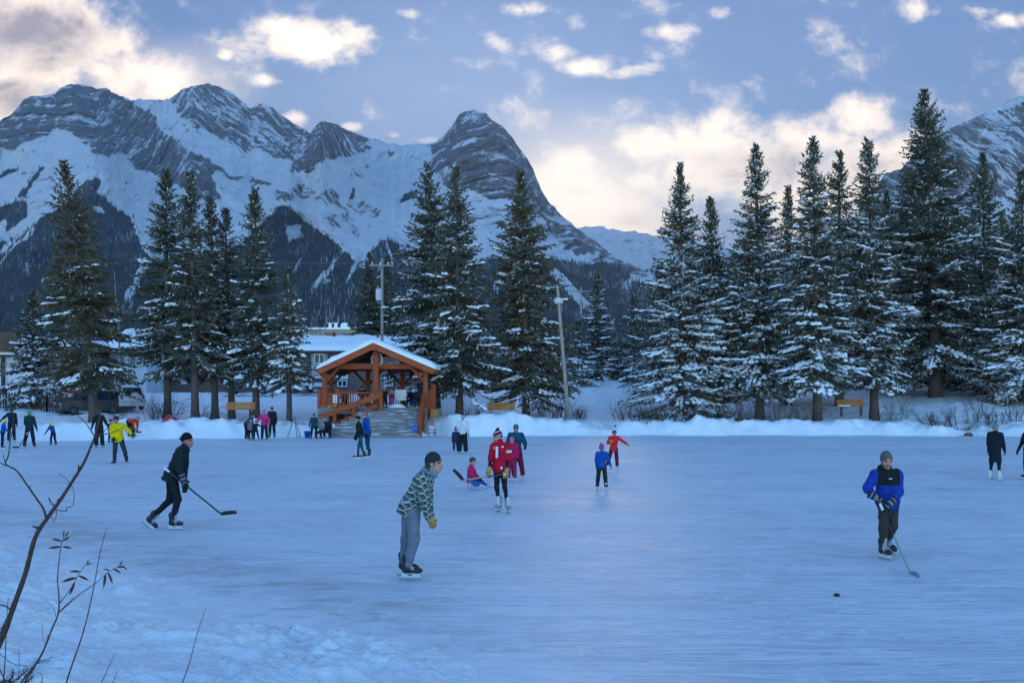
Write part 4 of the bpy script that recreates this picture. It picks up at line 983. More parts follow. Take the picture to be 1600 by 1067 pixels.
def chair():
    c = P(674.5, 681, 61.2); root = empty('wooden_chair', c, 'red wooden chair with slatted back standing beside the bandstand steps', 'chair'); root.rotation_euler.z = R(18)
    M = mat("red_paint", (.28, .035, .035), .5, noise=(6, .2))
    mb = MB(); mb.box((0, 0, .45), (.46, .44, .035), bev=.01); mb.build('seat', M, root)
    mb = MB()
    for x in (-.21, .21): mb.beam((x, .2, .44), (x, .27, .92), .04, .04)
    mb.box((0, .265, .88), (.46, .03, .09)); mb.box((0, .25, .72), (.42, .025, .05))
    for k in range(5): mb.beam((-.14 + k * .07, .215, .46), (-.14 + k * .07, .262, .85), .02, .03)
    mb.build('backrest', M, root)
    for x in (-.2, .2):
        for y in (-.19, .2): mb = MB(); mb.box((x, y, .215), (.04, .04, .43)); mb.build('leg', M, root)
    mb = MB(); mb.box((0, -.19, .2), (.38, .025, .03)); mb.box((0, .2, .16), (.38, .025, .03)); mb.box((-.2, 0, .18), (.025, .36, .03)); mb.box((.2, 0, .18), (.025, .36, .03)); mb.build('stretcher', M, root)
    snow_sheet('seat_snow', [(-.2, -.2, .47), (.2, -.2, .47), (.2, .16, .47), (-.2, .16, .47)], .06, root, (0, 0, 0), 8, 8, edge=.1)
chair()
def tub():
    c = P(481.5, 681.5, 60.8); c.z = .0; mb = MB()
    r = lambda k: (.19 + .02 * k)
    an = np.arange(20) * 2 * math.pi / 20; prof = [(.0, .01), (.20, .01), (.235, .38), (.255, .38), (.255, .41), (.225, .41), (.195, .05), (0, .05)]
    v = np.array([[(np.cos(a) * p, np.sin(a) * p * .8, h) for a in an] for p, h in prof]).reshape(-1, 3)
    q = [(i * 20 + k, i * 20 + (k + 1) % 20, (i + 1) * 20 + (k + 1) % 20, (i + 1) * 20 + k) for i in range(len(prof) - 1) for k in range(20)]
    o = mesh_np('plastic_tub', v, [q], mat("blue_plastic", (.012, .11, .42), .4)); o.location = c; tag(o, 'blue plastic tub on the ice left of the seated pair', 'tub')
    for nm, u, v_, Y, col, lab, sc in (('small_crate', 648, 667, 60.75, (.02, .12, .5), 'small blue crate on the lowest bandstand steps', .6),):
        mb = MB(); mb.box((0, 0, .2), (.34, .3, .3), bev=.03); mb.box((0, 0, .36), (.38, .34, .04), bev=.01); o = mb.build(nm, mat("crate_blue", col, .4)); o.location = P(u, 674, Y); tag(o, lab, 'crate')
    a = P(460, 651, 61.0); mb = MB(); r0 = empty('wooden_stand', (a.x, 61.0, 0), 'bare wooden A-frame stand on the ice left of the bandstand', 'stand')
    z = a.z
    for dx, dy in ((-.40, -.1), (.38, -.05)): mb = MB(); mb.beam((0, .0, z), (dx, dy, .0), .05, .05); mb.build('leg', W_LOG, r0)
    mb = MB(); mb.beam((0, .02, z), (.05, .55, 0), .05, .05); mb.build('leg', W_LOG, r0); mb = MB(); mb.box((0, 0, z), (.16, .1, .05)); mb.build('head', W_LOG, r0)
tub()

# ------------------------------------------------------------------ poles and wires
M_POLE = wood_mat("grey_pole", (.20, .18, .165), (.34, .31, .29), (8, 8, .8), .85)
def pole(name, label, ub, vb, ut, vt, Y, r0, r1, cat='pole'):
    b, t = P(ub, vb, Y), P(ut, vt, Y); root = empty(name, b, label, cat)
    mb = MB(); mb.tube([b + (t - b) * k / 6 for k in range(7)], np.linspace(r0, r1, 7), 10); mb.build('pole', M_POLE, root, b, smooth=True); return root, b, t
r, b, t = pole('lamp_post', 'leaning wooden lamp post with a round white lamp near its top', 888, 652, 871, 449, 67.0, .14, .10, 'lamp post')
mb = MB(); q = b + (t - b) * .895
an = np.arange(18) * 2 * math.pi / 18; prof = [(.10, .20), (.27, .18), (.30, .12), (.31, -.04), (.29, -.14), (.22, -.20), (.10, -.21)]
mb.raw(np.array([[(q.x + np.cos(a) * p, q.y + np.sin(a) * p, q.z + h) for a in an] for p, h in prof]).reshape(-1, 3), [(i * 18 + (k + 1) % 18, i * 18 + k, (i + 1) * 18 + k, (i + 1) * 18 + (k + 1) % 18) for i in range(6) for k in range(18)])
mb.build('lamp', mat("lamp_grey", (.48, .50, .52), .5), r, b, smooth=True)
r, b, t1 = pole('utility_pole', 'tall utility pole with a transformer rising behind the bandstand', 597, 608, 597, 403, 97.0, .17, .12, 'utility pole')
mb = MB(); mb.box(t1 + Vector((-.1, -.22, -.75)), (2.2, .12, .14)); mb.build('crossarm', M_POLE, r, b)
for k in range(3): mb = MB(); mb.tube([t1 + Vector((-.9 + k * .75, -.22, -.68)), t1 + Vector((-.9 + k * .75, -.22, -.42))], [.06, .04], 8); mb.build('insulator', M_WHITE, r, b)
mb = MB(); q = P(593.5, 461, 97.0) + Vector((-.05, -.3, 0)); mb.tube([q + Vector((0, 0, z)) for z in (-.55, -.5, .5, .56)], [.24, .30, .30, .22], 14); mb.tube([q + Vector((-.1, 0, .5)), q + Vector((-.1, 0, .85))], .05, 6); mb.build('transformer', mat("transformer_grey", (.50, .53, .55), .5), r, b, smooth=False)
r, b, t2 = pole('utility_pole', 'distant utility pole with a crossarm beside the snowy path', 908, 560, 908, 449, 128.0, .18, .12, 'utility pole')
mb = MB(); mb.box(t2 + Vector((0, -.22, -.5)), (3.0, .12, .14)); mb.build('crossarm', M_POLE, r, b)
def wire(label, a, b, sag, r=.012):
    a, b = Vector(a), Vector(b); pts_ = [a + (b - a) * s + Vector((0, 0, -sag * 4 * s * (1 - s))) for s in np.linspace(0, 1, 24)]
    mb = MB(); mb.tube(pts_, r, 4); o = mb.build('power_line', mat("wire", (.10, .11, .13), .5)); tag(o, label, 'power line', 'overhead power lines')
for k in range(3): wire('thin power line running left from the transformer pole, in front of the dark forest', t1 + Vector((-.9 + k * .75, -.22, -.42)), P(-40, 352 + k * 7, 150), 1.6, .013)
for k in range(2): wire('thin power line between the transformer pole and the distant pole', t1 + Vector((-.9 + k * 1.5, -.22, -.42)), t2 + Vector((-1.2 + k * 2.4, -.22, -.42)), .8)
for k in range(2): wire('thin power line running right from the distant pole', t2 + Vector((-1.2 + k * 2.4, -.22, -.42)), P(1120, 470 + k * 8, 150), 1.0)

# ------------------------------------------------------------------ fences
def picket_fence():
    root = empty('wooden_fence', on_land(75, 77), 'dark wooden fence under the small snowy spruce at left', 'fence'); o = root.location.copy()
    a, b = on_land(-12, 78.5), on_land(117, 76); mb = MB(); n = 58
    for k in range(n):
        q = a + (b - a) * (k / (n - 1)); z = ground(q.x, q.y)
        if k % 2 == 0 or k > 44: mb.box((q.x, q.y, z + .62), (.11, .03, 1.3))
    mb.build('pickets', W_FENCE, root, o)
    for k in range(7):
        q = a + (b - a) * (k / 6); z = ground(q.x, q.y); mb = MB(); mb.box((q.x, q.y + .05, z + .68), (.13, .13, 1.6)); mb.build('post', W_FENCE, root, o)
    mb = MB()
    for h in (.35, 1.05): mb.beam((a.x, a.y + .03, ground(a.x, a.y) + h), (b.x, b.y + .03, ground(b.x, b.y) + h), .05, .09)
    mb.build('rail', W_FENCE, root, o)
picket_fence()
def iron_fence():
    Y = 90.0; xa, xb = (1386 - 800) / FPX * Y, (1640 - 800) / FPX * Y
    root = empty('iron_fence', (xa, Y, ground(xa, Y)), 'black iron picket fence behind the tallest spruce', 'fence'); o = root.location.copy()
    n = int((xb - xa) / .14); mb = MB()
    zt = max(ground(x, Y) for x in np.linspace(xa, xb, 12)) + 1.45
    for k in range(n):
        x = xa + (xb - xa) * k / n; z = ground(x, Y); mb.box((x, Y, (z + zt) / 2 + .05), (.03, .03, zt - z + .1))
    mb.build('pickets', M_IRON, root, o)
    mb = MB(); mb.box(((xa + xb) / 2, Y, zt - .08), (xb - xa, .045, .05)); mb.box(((xa + xb) / 2, Y, zt - 1.1), (xb - xa, .045, .05)); mb.build('rail', M_IRON, root, o)
    for k in range(7):
        x = xa + (xb - xa) * k / 6; z = ground(x, Y); mb = MB(); mb.box((x, Y, (z + zt) / 2 + .1), (.1, .1, zt - z + .3)); mb.build('post', M_IRON, root, o)
iron_fence()

# ------------------------------------------------------------------ buildings
def window(parent, org, x0, x1, z0, z1, y, panes=2, fm=None):
    w, h = x1 - x0, z1 - z0; cx, cz = (x0 + x1) / 2, (z0 + z1) / 2; t = .07; mb = MB()
    mb.box((cx, y, z1 - t / 2), (w, .1, t)); mb.box((cx, y, z0 + t / 2), (w, .1, t))
    for k in range(panes + 1): mb.box((x0 + t / 2 + (w - t) * k / panes, y, cz), (t, .1, h - 2 * t))
    f = mb.build('window', fm or M_WHITE, parent, org)
    mb = MB(); mb.box((cx, y + .03, cz), (w - .02, .02, h - .02)); mb.build('pane', M_GLASS, f)
    f.children[0].data.transform(Matrix.Translation(-Vector(org)))
    return f
def flat_house(name, label, u0, u1, v_eave, v_roof, Y, depth, wallm, zones=(), wins=(), roof_back=None, eave=.5):
    """long building facing the pond; zones/wins in photo coordinates on its front wall"""
    x0, x1 = (u0 - 800) / FPX * Y, (u1 - 800) / FPX * Y; zt = P(0, v_eave, Y).z; zb = -.2
    org = Vector(((x0 + x1) / 2, Y, 0)); root = empty(name, org, label, 'house')
    mb = MB(); mb.box(((x0 + x1) / 2, Y + depth / 2, (zt + zb) / 2), (x1 - x0, depth, zt - zb)); mb.build('wall', wallm, root, org)
    for (a, b, c, d, m, dy) in zones:
        mb = MB(); p, q = P(a, c, Y), P(b, d, Y); mb.box(((p.x + q.x) / 2, Y - dy / 2 + .01, (p.z + q.z) / 2), (q.x - p.x, dy, p.z - q.z)); mb.build('wall_panel', m, root, org)
    for (a, b, c, d, n) in wins:
        p, q = P(a, c, Y), P(b, d, Y); window(root, org, p.x, q.x, q.z, p.z, Y - .28, n)
    zr = P(0, v_roof, Y + depth * .5).z; ye, yr, yb = Y - eave, Y + depth * .5, Y + depth + eave
    mb = MB()
    for ya, za, yc, zc in ((ye, zt + .05, yr, zr), (yr, zr, yb, zt + .05)):
        mb.beam(((x0 + x1) / 2, ya, za), ((x0 + x1) / 2, yc, zc), x1 - x0 + 2 * eave, .16)
    mb.box(((x0 + x1) / 2, ye, zt + .02), (x1 - x0 + 2 * eave + .01, .06, .24)); mb.build('roof', W_DARK, root, org)
    for s in (0, 1):
        a = (x0 - eave, ye - .05 if s == 0 else yb, zt + .14); b = (x1 + eave, a[1], zt + .14); c = (x1 + eave, yr + (.2 if s == 0 else -.2), zr + .12); d = (x0 - eave, c[1], zr + .12)
        snow_sheet('roof_snow', (a, b, c, d) if s == 0 else (b, a, d, c), .38, root, org, 60, 12, seed=int(u0) + s, edge=.5)
    mb = MB()
    for xf, yo in ((.3, 1.0), (.62, 1.3)): 
        x = x0 + (x1 - x0) * xf; mb.tube([(x, yr - yo, zr - .5), (x, yr - yo, zr + .6)], .12, 8)
    mb.build('vent_pipe', M_IRON, root, org)
    return root
flat_house('house', 'white and brown two-storey house behind the small snowy spruce', -120, 128, 556, 540, 97, 9, M_STUCCO,
           zones=[(-120, 33, 519, 550, M_BROWN, .9), (4, 8, 550, 618, W_DARK, .3), (-120, 128, 553, 558, W_DARK, .2)], wins=[(82, 114, 562.5, 581, 2), (-14, 3, 562, 580, 2)], eave=.7)
flat_house('house_wing', 'pale blue-white gable wall with a snowy roof behind the white vehicle', 172, 229, 546, 519, 101, 10, mat("pale_blue_wall", (.50, .56, .62), .9, .1, noise=(3, .08)),
           zones=[(172, 194, 548, 614, mat("grey_door_bay", (.16, .16, .17), .7), .15)], wins=[(181, 190, 588, 600, 1)], eave=.4)
flat_house('apartment_block', 'long low brown brick block with a snowy roof behind the left spruces', 229, 436, 549, 529, 108, 10, M_BRICK,
           zones=[(283, 292, 552, 600, M_STUCCO, .1), (350, 362, 556, 610, M_STUCCO, .1)], wins=[(300, 318, 566, 584, 2), (375, 395, 566, 584, 2), (255, 268, 566, 584, 2)])
flat_house('apartment_block', 'low brick block with white panels seen through the bandstand', 444, 668, 550, 529, 104, 10, M_BRICK,
           zones=[(487, 512, 552, 612, mat("grey_panel", (.34, .35, .38), .8), .12), (526, 544, 578, 592, M_STUCCO, .12), (596, 603, 574, 606, M_STUCCO, .12), (630, 645, 560, 590, mat("blue_grey_wall", (.22, .27, .34), .8), .12)],
           wins=[(528, 543, 594, 604, 2), (604, 614, 576, 603, 2), (646, 660, 566, 590, 2), (492, 508, 553, 568, 2)])
def shop():
    Y = 165; org = Vector(((520 - 800) / FPX * Y, Y, 0)); root = empty('flat_roofed_block', org, 'beige flat-roofed commercial block rising behind the low brick block', 'building')
    p, q = P(462, 514, Y), P(566, 560, Y); mb = MB(); mb.box(((p.x + q.x) / 2, Y + 6, (p.z + 0) / 2), (q.x - p.x, 12, p.z)); mb.build('wall', mat("beige_wall", (.30, .24, .19), .9, noise=(2, .12)), root, org)
    a, b = P(508, 520, Y), P(525, 540, Y); mb = MB(); mb.box(((a.x + b.x) / 2, Y - .1, (a.z + b.z) / 2), (b.x - a.x, .3, a.z - b.z)); mb.build('brick_panel', mat("red_brick_panel", (.24, .10, .07), .9), root, org)
    mb = MB(); mb.box(((p.x + q.x) / 2, Y + 6, p.z + .1), (q.x - p.x + .2, 12.2, .25)); mb.build('roof', M_ROOFSNOW, root, org)
    for u, w in ((512.5, .5), (521.5, .5)):
        c = P(u, 511, Y); mb = MB(); mb.box((c.x, Y + 2, p.z + .6), (w, .5, .9), bev=.05); mb.box((c.x, Y + 2, p.z + 1.05), (w + .25, .7, .12)); mb.build('roof_vent', M_WHITE, root, org)
    c = P(535, 511, Y); mb = MB(); mb.box((c.x, Y + 2.4, p.z + .5), (1.3, 1.0, .6), bev=.12); mb.build('roof_unit', M_WHITE, root, org); snow_sheet('unit_snow', [(c.x - .6, Y + 1.9, p.z + .8), (c.x + .6, Y + 1.9, p.z + .8), (c.x + .6, Y + 2.9, p.z + .8), (c.x - .6, Y + 2.9, p.z + .8)], .3, root, org, 10, 10, edge=.4)
    return root
shop()
def carport():
    Y = 86; a = P(84, 611, Y); b = P(163, 608, Y); org = on_land(120, Y); root = empty('carport', org, 'low carport with a red fascia and a snowy roof behind the dark vehicle', 'carport')
    mb = MB(); mb.box(((a.x + b.x) / 2, Y + 2, a.z), (b.x - a.x, 4, .12)); mb.box(((a.x + b.x) / 2, Y - .03, a.z - .05), (b.x - a.x + .1, .08, .34)); mb.build('roof', mat("red_fascia", (.26, .035, .03), .6, noise=(3, .2)), root, org)
    snow_sheet('roof_snow', [(a.x, Y, a.z + .06), (b.x, Y, a.z + .06), (b.x, Y + 4, a.z + .06), (a.x, Y + 4, a.z + .06)], .5, root, org, 30, 10, seed=4, edge=.6)
    for x in (a.x + .2, (a.x + b.x) / 2, b.x - .2): mb = MB(); mb.box((x, Y + .3, a.z / 2 + .2), (.14, .14, a.z - .5)); mb.build('post', W_FENCE, root, org)
    mb = MB(); mb.box(((a.x + b.x) / 2, Y + 3.6, a.z / 2 + .5), (b.x - a.x - .2, .1, a.z - 1.1)); mb.build('wall', mat("red_wall", (.16, .05, .04), .8), root, org)
carport()

# ------------------------------------------------------------------ vehicles
def car(name, label, u, v_wheels, Y, yaw, paint, L=4.6, Wd=1.84, H=1.72, snowy=0.0, spare=False, kind='suv', scale=1.0):
    c = P(u, v_wheels, Y); root = empty(name, c, label, 'car' if kind == 'hatch' else 'vehicle', 'parked vehicles'); root.rotation_euler.z = yaw; root.scale = (scale,) * 3
    # side outline (x forward), lower body then glasshouse
    zb = .30; belt = H * .60
    low = [(-L / 2, zb + .12), (-L / 2 - .02, belt - .1), (-L / 2 + .05, belt + .02), (L * .20, belt + .02), (L * .26, belt - .02), (L / 2 - .25, belt - .14), (L / 2 - .03, belt - .28), (L / 2, zb + .15), (L / 2 - .1, zb), (-L / 2 + .1, zb)]
    top = [(-L / 2 + .06, belt), (-L / 2 + .28, H - .10), (-L / 2 + .5, H), (L * .06, H), (L * .13, H - .07), (L * .265, belt - .02)]
    if kind == 'hatch': top = [(-L / 2 + .06, belt), (-L / 2 + .62, H - .08), (-L / 2 + .95, H), (L * .03, H), (L * .10, H - .06), (L * .265, belt - .02)]
    def loft(prof, ws, m, mb):
        n = len(prof); pr = np.array(prof); cen = pr.mean(0); V = []
        for wy, sh in ws: V.append(np.column_stack([cen[0] + (pr[:, 0] - cen[0]) * sh, np.full(n, wy), cen[1] + (pr[:, 1] - cen[1]) * sh]))
        k = len(ws); q = [(i * n + j, (i + 1) * n + j, (i + 1) * n + (j + 1) % n, i * n + (j + 1) % n) for i in range(k - 1) for j in range(n)]
        V = np.concatenate(V + [[[cen[0], ws[0][0], cen[1]], [cen[0], ws[-1][0], cen[1]]]]); e = (k - 1) * n
        t = [(j, (j + 1) % n, k * n) for j in range(n)] + [(e + (j + 1) % n, e + j, k * n + 1) for j in range(n)]
        mb.raw(V, q, t, m)
    h = Wd / 2
    mb = MB(); loft(low, [(-h, .965), (-h + .05, 1), (h - .05, 1), (h, .965)], 0, mb)
    n = len(top); pr = np.array(top)
    tw = lambda z: h - .06 - .17 * np.clip((z - belt) / (H - belt), 0, 1)
    V = np.concatenate([np.column_stack([pr[:, 0], -tw(pr[:, 1]), pr[:, 1]]), np.column_stack([pr[:, 0], tw(pr[:, 1]), pr[:, 1]])])
    mb.raw(V, [(j, j + n, (j + 1) % n + n, (j + 1) % n) for j in range(n)], [(0, j, j + 1) for j in range(1, n - 1)] + [(n, n + j + 1, n + j) for j in range(1, n - 1)], 0)
    mb.build('body', paint, root)
    def pane(nm, quad, off):
        q = np.array(quad, float); nn = np.cross(q[1] - q[0], q[3] - q[0]); nn /= np.linalg.norm(nn); q = q + nn * off
        mb = MB(); mb.raw(np.concatenate([q, q - nn * .02]), [(0, 1, 2, 3), (4, 7, 6, 5), (0, 4, 5, 1), (1, 5, 6, 2), (2, 6, 7, 3), (3, 7, 4, 0)]); mb.build(nm, M_GLASS, root)
    xr, xf = top[0][0], top[-1][0]; xt0, xt1 = top[2][0], top[3][0]; zl, zh = belt + .05, H - .12
    w0, w1 = tw(zl), tw(zh)
    xa = lambda z: top[0][0] + (top[1][0] - top[0][0]) * (z - belt) / (top[1][1] - belt)
    xbf = lambda z: top[-1][0] + (top[-2][0] - top[-1][0]) * (z - belt) / (top[-2][1] - belt)
    cuts = [0.02, .30, .34, .64, .68, .97]
    for s in (-1, 1):
        for k in range(3):
            q = []
            for f, z in ((cuts[2 * k], zl), (cuts[2 * k + 1], zl), (cuts[2 * k + 1], zh), (cuts[2 * k], zh)):
                x = xa(z) + .1 + (xbf(z) - .1 - xa(z) - .1) * f; q.append((x, s * tw(z), z))
            pane('side_window', q if s < 0 else q[::-1], .012)
    pane('rear_window', [(xa(zl), w0 - .1, zl), (xa(zl), -w0 + .1, zl), (xa(zh), -w1 + .1, zh), (xa(zh), w1 - .1, zh)], .012)
    pane('windscreen', [(xbf(zl), -w0 + .08, zl), (xbf(zl), w0 - .08, zl), (xbf(zh), w1 - .08, zh), (xbf(zh), -w1 + .08, zh)], .012)
    for sx in (-1, 1):
        for sy in (-1, 1):
            x, y = sx * L * .30, sy * (h - .10); mb = MB(); an = np.arange(18) * 2 * math.pi / 18
            prof = [(.0, .115), (.20, .115), (.30, .13), (.345, .09), (.345, -.09), (.30, -.12), (0, -.12)]
            v = np.array([[(x + np.cos(a) * p, y + sy * d, .345 + np.sin(a) * p) for a in an] for p, d in prof]).reshape(-1, 3)
            mb.raw(v, [(i * 18 + k, i * 18 + (k + 1) % 18, (i + 1) * 18 + (k + 1) % 18, (i + 1) * 18 + k) for i in range(6) for k in range(18)])
            w = mb.build('wheel', mat("tyre", (.02, .02, .022), .85), root, smooth=False)
            mb = MB(); a8 = np.arange(14) * 2 * math.pi / 14
            mb.raw([(x + math.cos(a) * .21, y + sy * .125, .345 + math.sin(a) * .21) for a in a8] + [(x, y + sy * .135, .345)], [], [(k, (k + 1) % 14, 14) if sy < 0 else ((k + 1) % 14, k, 14) for k in range(14)]); mb.build('rim', mat("rim_metal", (.10, .10, .11), .5, metal=.5), w)
    for s in (-1, 1):
        mb = MB(); mb.box((-L / 2 + .02, s * (h - .13), belt - .08), (.10, .16, .34), bev=.02); mb.build('tail_light', mat("tail_red", (.30, .012, .012), .25), root)
        mb = MB(); mb.box((L / 2 - .07, s * (h - .24), belt - .27), (.12, .34, .14), bev=.03); mb.build('headlight', mat("lamp_glass", (.45, .47, .5), .15), root)
        mb = MB(); mb.box((L * .20, s * (h + .09), belt + .06), (.14, .18, .13), bev=.03); mb.build('mirror', paint, root)
    for x, z in ((-L / 2 - .02, zb + .12), (L / 2 + .0, zb + .12)):
        mb = MB(); mb.box((x, 0, z), (.14, Wd - .08, .22), bev=.04); mb.build('bumper', mat("bumper_grey", (.06, .06, .065), .6) if not spare else paint, root)
    mb = MB(); mb.box((L / 2 - .0, 0, belt - .33), (.05, Wd * .5, .16), bev=.02); mb.build('grille', M_IRON, root)
    if spare:
        mb = MB(); an = np.arange(22) * 2 * math.pi / 22; prof = [(0, .20), (.30, .20), (.36, .16), (.37, .02), (.36, 0)]
        v = np.array([[(-L / 2 - .02 - d, -.18 + np.cos(a) * p, belt - .10 + np.sin(a) * p) for a in an] for p, d in prof]).reshape(-1, 3)
        mb.raw(v, [(i * 22 + k, i * 22 + (k + 1) % 22, (i + 1) * 22 + (k + 1) % 22, (i + 1) * 22 + k) for i in range(4) for k in range(22)]); mb.build('spare_wheel_cover', mat("cover_white", (.52, .50, .48), .5), root, smooth=False)
        mb = MB(); mb.box((-L / 2 - .04, .42, belt - .25), (.03, .38, .14)); mb.build('number_plate', M_WHITE, root)
    th = .05 + snowy
    snow_sheet('roof_snow', [(xt0 - .05, -tw(H) + .04, H), (xt1, -tw(H) + .04, H), (xt1, tw(H) - .04, H), (xt0 - .05, tw(H) - .04, H)], th, root, (0, 0, 0), 14, 8, edge=.25 + snowy)
    if snowy:
        zq = belt + .02
        snow_sheet('bonnet_snow', [(L * .25, -h + .08, zq - .03), (L / 2 - .1, -h + .1, zq - .2), (L / 2 - .1, h - .1, zq - .2), (L * .25, h - .08, zq - .03)], th * .7, root, (0, 0, 0), 10, 8, edge=.3)
        snow_sheet('rear_snow', [(-L / 2, -h + .1, belt + .03), (xt0 - .1, -tw(H), H - .05), (xt0 - .1, tw(H), H - .05), (-L / 2, h - .1, belt + .03)], th * .6, root, (0, 0, 0), 10, 8, edge=.3)
        snow_sheet('windscreen_snow', [(xt1 + .05, -tw(H) + .05, H), (L * .26, -h + .15, belt + .02), (L * .26, h - .15, belt + .02), (xt1 + .05, tw(H) - .05, H)], th * .6, root, (0, 0, 0), 10, 8, edge=.3)
    return root
car('parked_car', 'dark grey vehicle partly hidden by the leaning olive spruce trunk', 141, 648, 76.5, R(180 + 38), mat("dark_paint", (.030, .038, .048), .4, .5, coat=.3), L=4.7, H=1.80)
car('parked_car', 'white vehicle seen from behind with a covered spare wheel', 197, 640, 79.0, R(180 - 58 - 180 + 180), mat("white_car_paint", (.50, .51, .53), .4, .5, noise=(4, .1), coat=.3), L=4.6, H=1.80, spare=True)
car('parked_car', 'vehicle buried under thick snow behind the first wooden bench', 389, 616, 95.0, R(8), mat("grey_car_paint", (.05, .055, .065), .4), L=4.4, H=1.45, snowy=.5, kind='hatch')
car('parked_car', 'white hatchback with red tail lights left of the bandstand', 484, 613, 98.0, R(180 - 50), mat("white_car_paint2", (.62, .63, .65), .35, .5, coat=.3), L=4.1, H=1.45, kind='hatch')

# ------------------------------------------------------------------ people: smooth bodies grown round a posed skeleton
def surf_net(F, org, h):
    """surface of the field F (negative inside) -> verts, quads"""
    S = F < 0; nx, ny, nz = F.shape; acc = np.zeros((nx - 1, ny - 1, nz - 1, 3), np.float32); cnt = np.zeros((nx - 1, ny - 1, nz - 1), np.float32)
    sl = lambda o, n: slice(o, n - 1 + o)
    C = {(a, b, c): (F[sl(a, nx), sl(b, ny), sl(c, nz)], S[sl(a, nx), sl(b, ny), sl(c, nz)]) for a in (0, 1) for b in (0, 1) for c in (0, 1)}
    for p in C:
        for ax in range(3):
            if p[ax]: continue
            q = list(p); q[ax] = 1; f0, s0 = C[p]; f1, s1 = C[tuple(q)]; m = s0 != s1
            t = np.where(m, f0 / np.where(m, f0 - f1, 1), 0)
            for k in range(3): acc[..., k] += np.where(m, p[k] + (t if k == ax else 0), 0)
            cnt += m
    act = cnt > 0; idx = np.full(act.shape, -1, np.int64); idx[act] = np.arange(act.sum())
    g = np.argwhere(act); V = (g + acc[act] / cnt[act][:, None]) * h + org
    Q = []
    for ax in range(3):
        b, c = (ax + 1) % 3, (ax + 2) % 3
        A = np.moveaxis(S, (ax, b, c), (0, 1, 2)); I = np.moveaxis(idx, (ax, b, c), (0, 1, 2))
        a0, a1 = A[:-1, 1:-1, 1:-1], A[1:, 1:-1, 1:-1]; m = a0 != a1
        q = np.stack([I[:, :-1, :-1], I[:, 1:, :-1], I[:, 1:, 1:], I[:, :-1, 1:]], -1)[m]; fl = a0[m]
        q = np.where(fl[:, None], q, q[:, ::-1]); Q.append(q)
    return V, np.concatenate(Q)
class SDF:
    """smooth union of tapered capsules and ellipsoids; groups let one part be cut before it joins the rest"""
    def __init__(s, k=.03): s.items = []; s.k = k; s.cuts = []; s.sub = []
    def cap(s, a, b, ra, rb, g=0): s.items.append(('c', np.array(tuple(a)), np.array(tuple(b)), ra, rb, g)); return s
    def ell(s, c, ax, r, g=0): s.items.append(('e', np.array(tuple(c)), np.array([tuple(a) for a in ax]), np.array(r, float), 0, g)); return s
    def cut(s, p, n, g=0): s.cuts.append((np.array(tuple(p)), np.array(tuple(n)), g)); return s       # removes the side n points to
    def hole(s, p, r): s.sub.append((np.array(tuple(p)), r)); return s
    def mesh(s, h, fold=0.0, fseed=0, ffreq=(9, 9, 22)):
        lo, hi = np.full(3, 1e9), np.full(3, -1e9)
        for it in s.items:
            if it[0] == 'c': rr = max(it[3], it[4]); lo = np.minimum(lo, np.minimum(it[1], it[2]) - rr); hi = np.maximum(hi, np.maximum(it[1], it[2]) + rr)
            else: rr = it[3].max(); lo = np.minimum(lo, it[1] - rr); hi = np.maximum(hi, it[1] + rr)
        lo -= 3 * h + s.k * .6; hi += 3 * h + s.k * .6
        n = np.ceil((hi - lo) / h).astype(int) + 1
        ax = [lo[i] + np.arange(n[i]) * h for i in range(3)]
        X = np.stack(np.meshgrid(*ax, indexing='ij'), -1).astype(np.float32)
        G = {}
        for it in s.items:
            if it[0] == 'c':
                a, b = it[1].astype(np.float32), it[2].astype(np.float32); d = b - a; L = float(d @ d) + 1e-9
                t = np.clip(((X - a) @ d) / L, 0, 1); f = np.linalg.norm(X - a - t[..., None] * d, axis=-1) - (it[3] + (it[4] - it[3]) * t)
            else:
                q = (X - it[1].astype(np.float32)) @ it[2].T.astype(np.float32); r = it[3].astype(np.float32)
                k0 = np.linalg.norm(q / r, axis=-1); k1 = np.linalg.norm(q / (r * r), axis=-1) + 1e-6; f = k0 * (k0 - 1) / k1
            g = it[5]
            if g not in G: G[g] = f
            else: e = np.clip(s.k - np.abs(G[g] - f), 0, None); G[g] = np.minimum(G[g], f) - e * e / (4 * s.k)
        for p, nrm, g in s.cuts:
            if g in G: G[g] = np.maximum(G[g], (X - p.astype(np.float32)) @ nrm.astype(np.float32))
        F = None
        for g in G:
            if F is None: F = G[g]
            else: e = np.clip(s.k - np.abs(F - G[g]), 0, None); F = np.minimum(F, G[g]) - e * e / (4 * s.k)
        for p, r in s.sub:
            f = r - np.linalg.norm(X - p.astype(np.float32), axis=-1); e = np.clip(.012 - np.abs(F - f), 0, None); F = np.maximum(F, f) + e * e / .048
        if fold:
            w = fbm(X[..., 0] * ffreq[0], X[..., 1] * ffreq[1], X[..., 2] * ffreq[2], oct=2, seed=fseed) - .5
            F = F + (fold * 2 * w).astype(np.float32)
        return surf_net(F, lo, h)

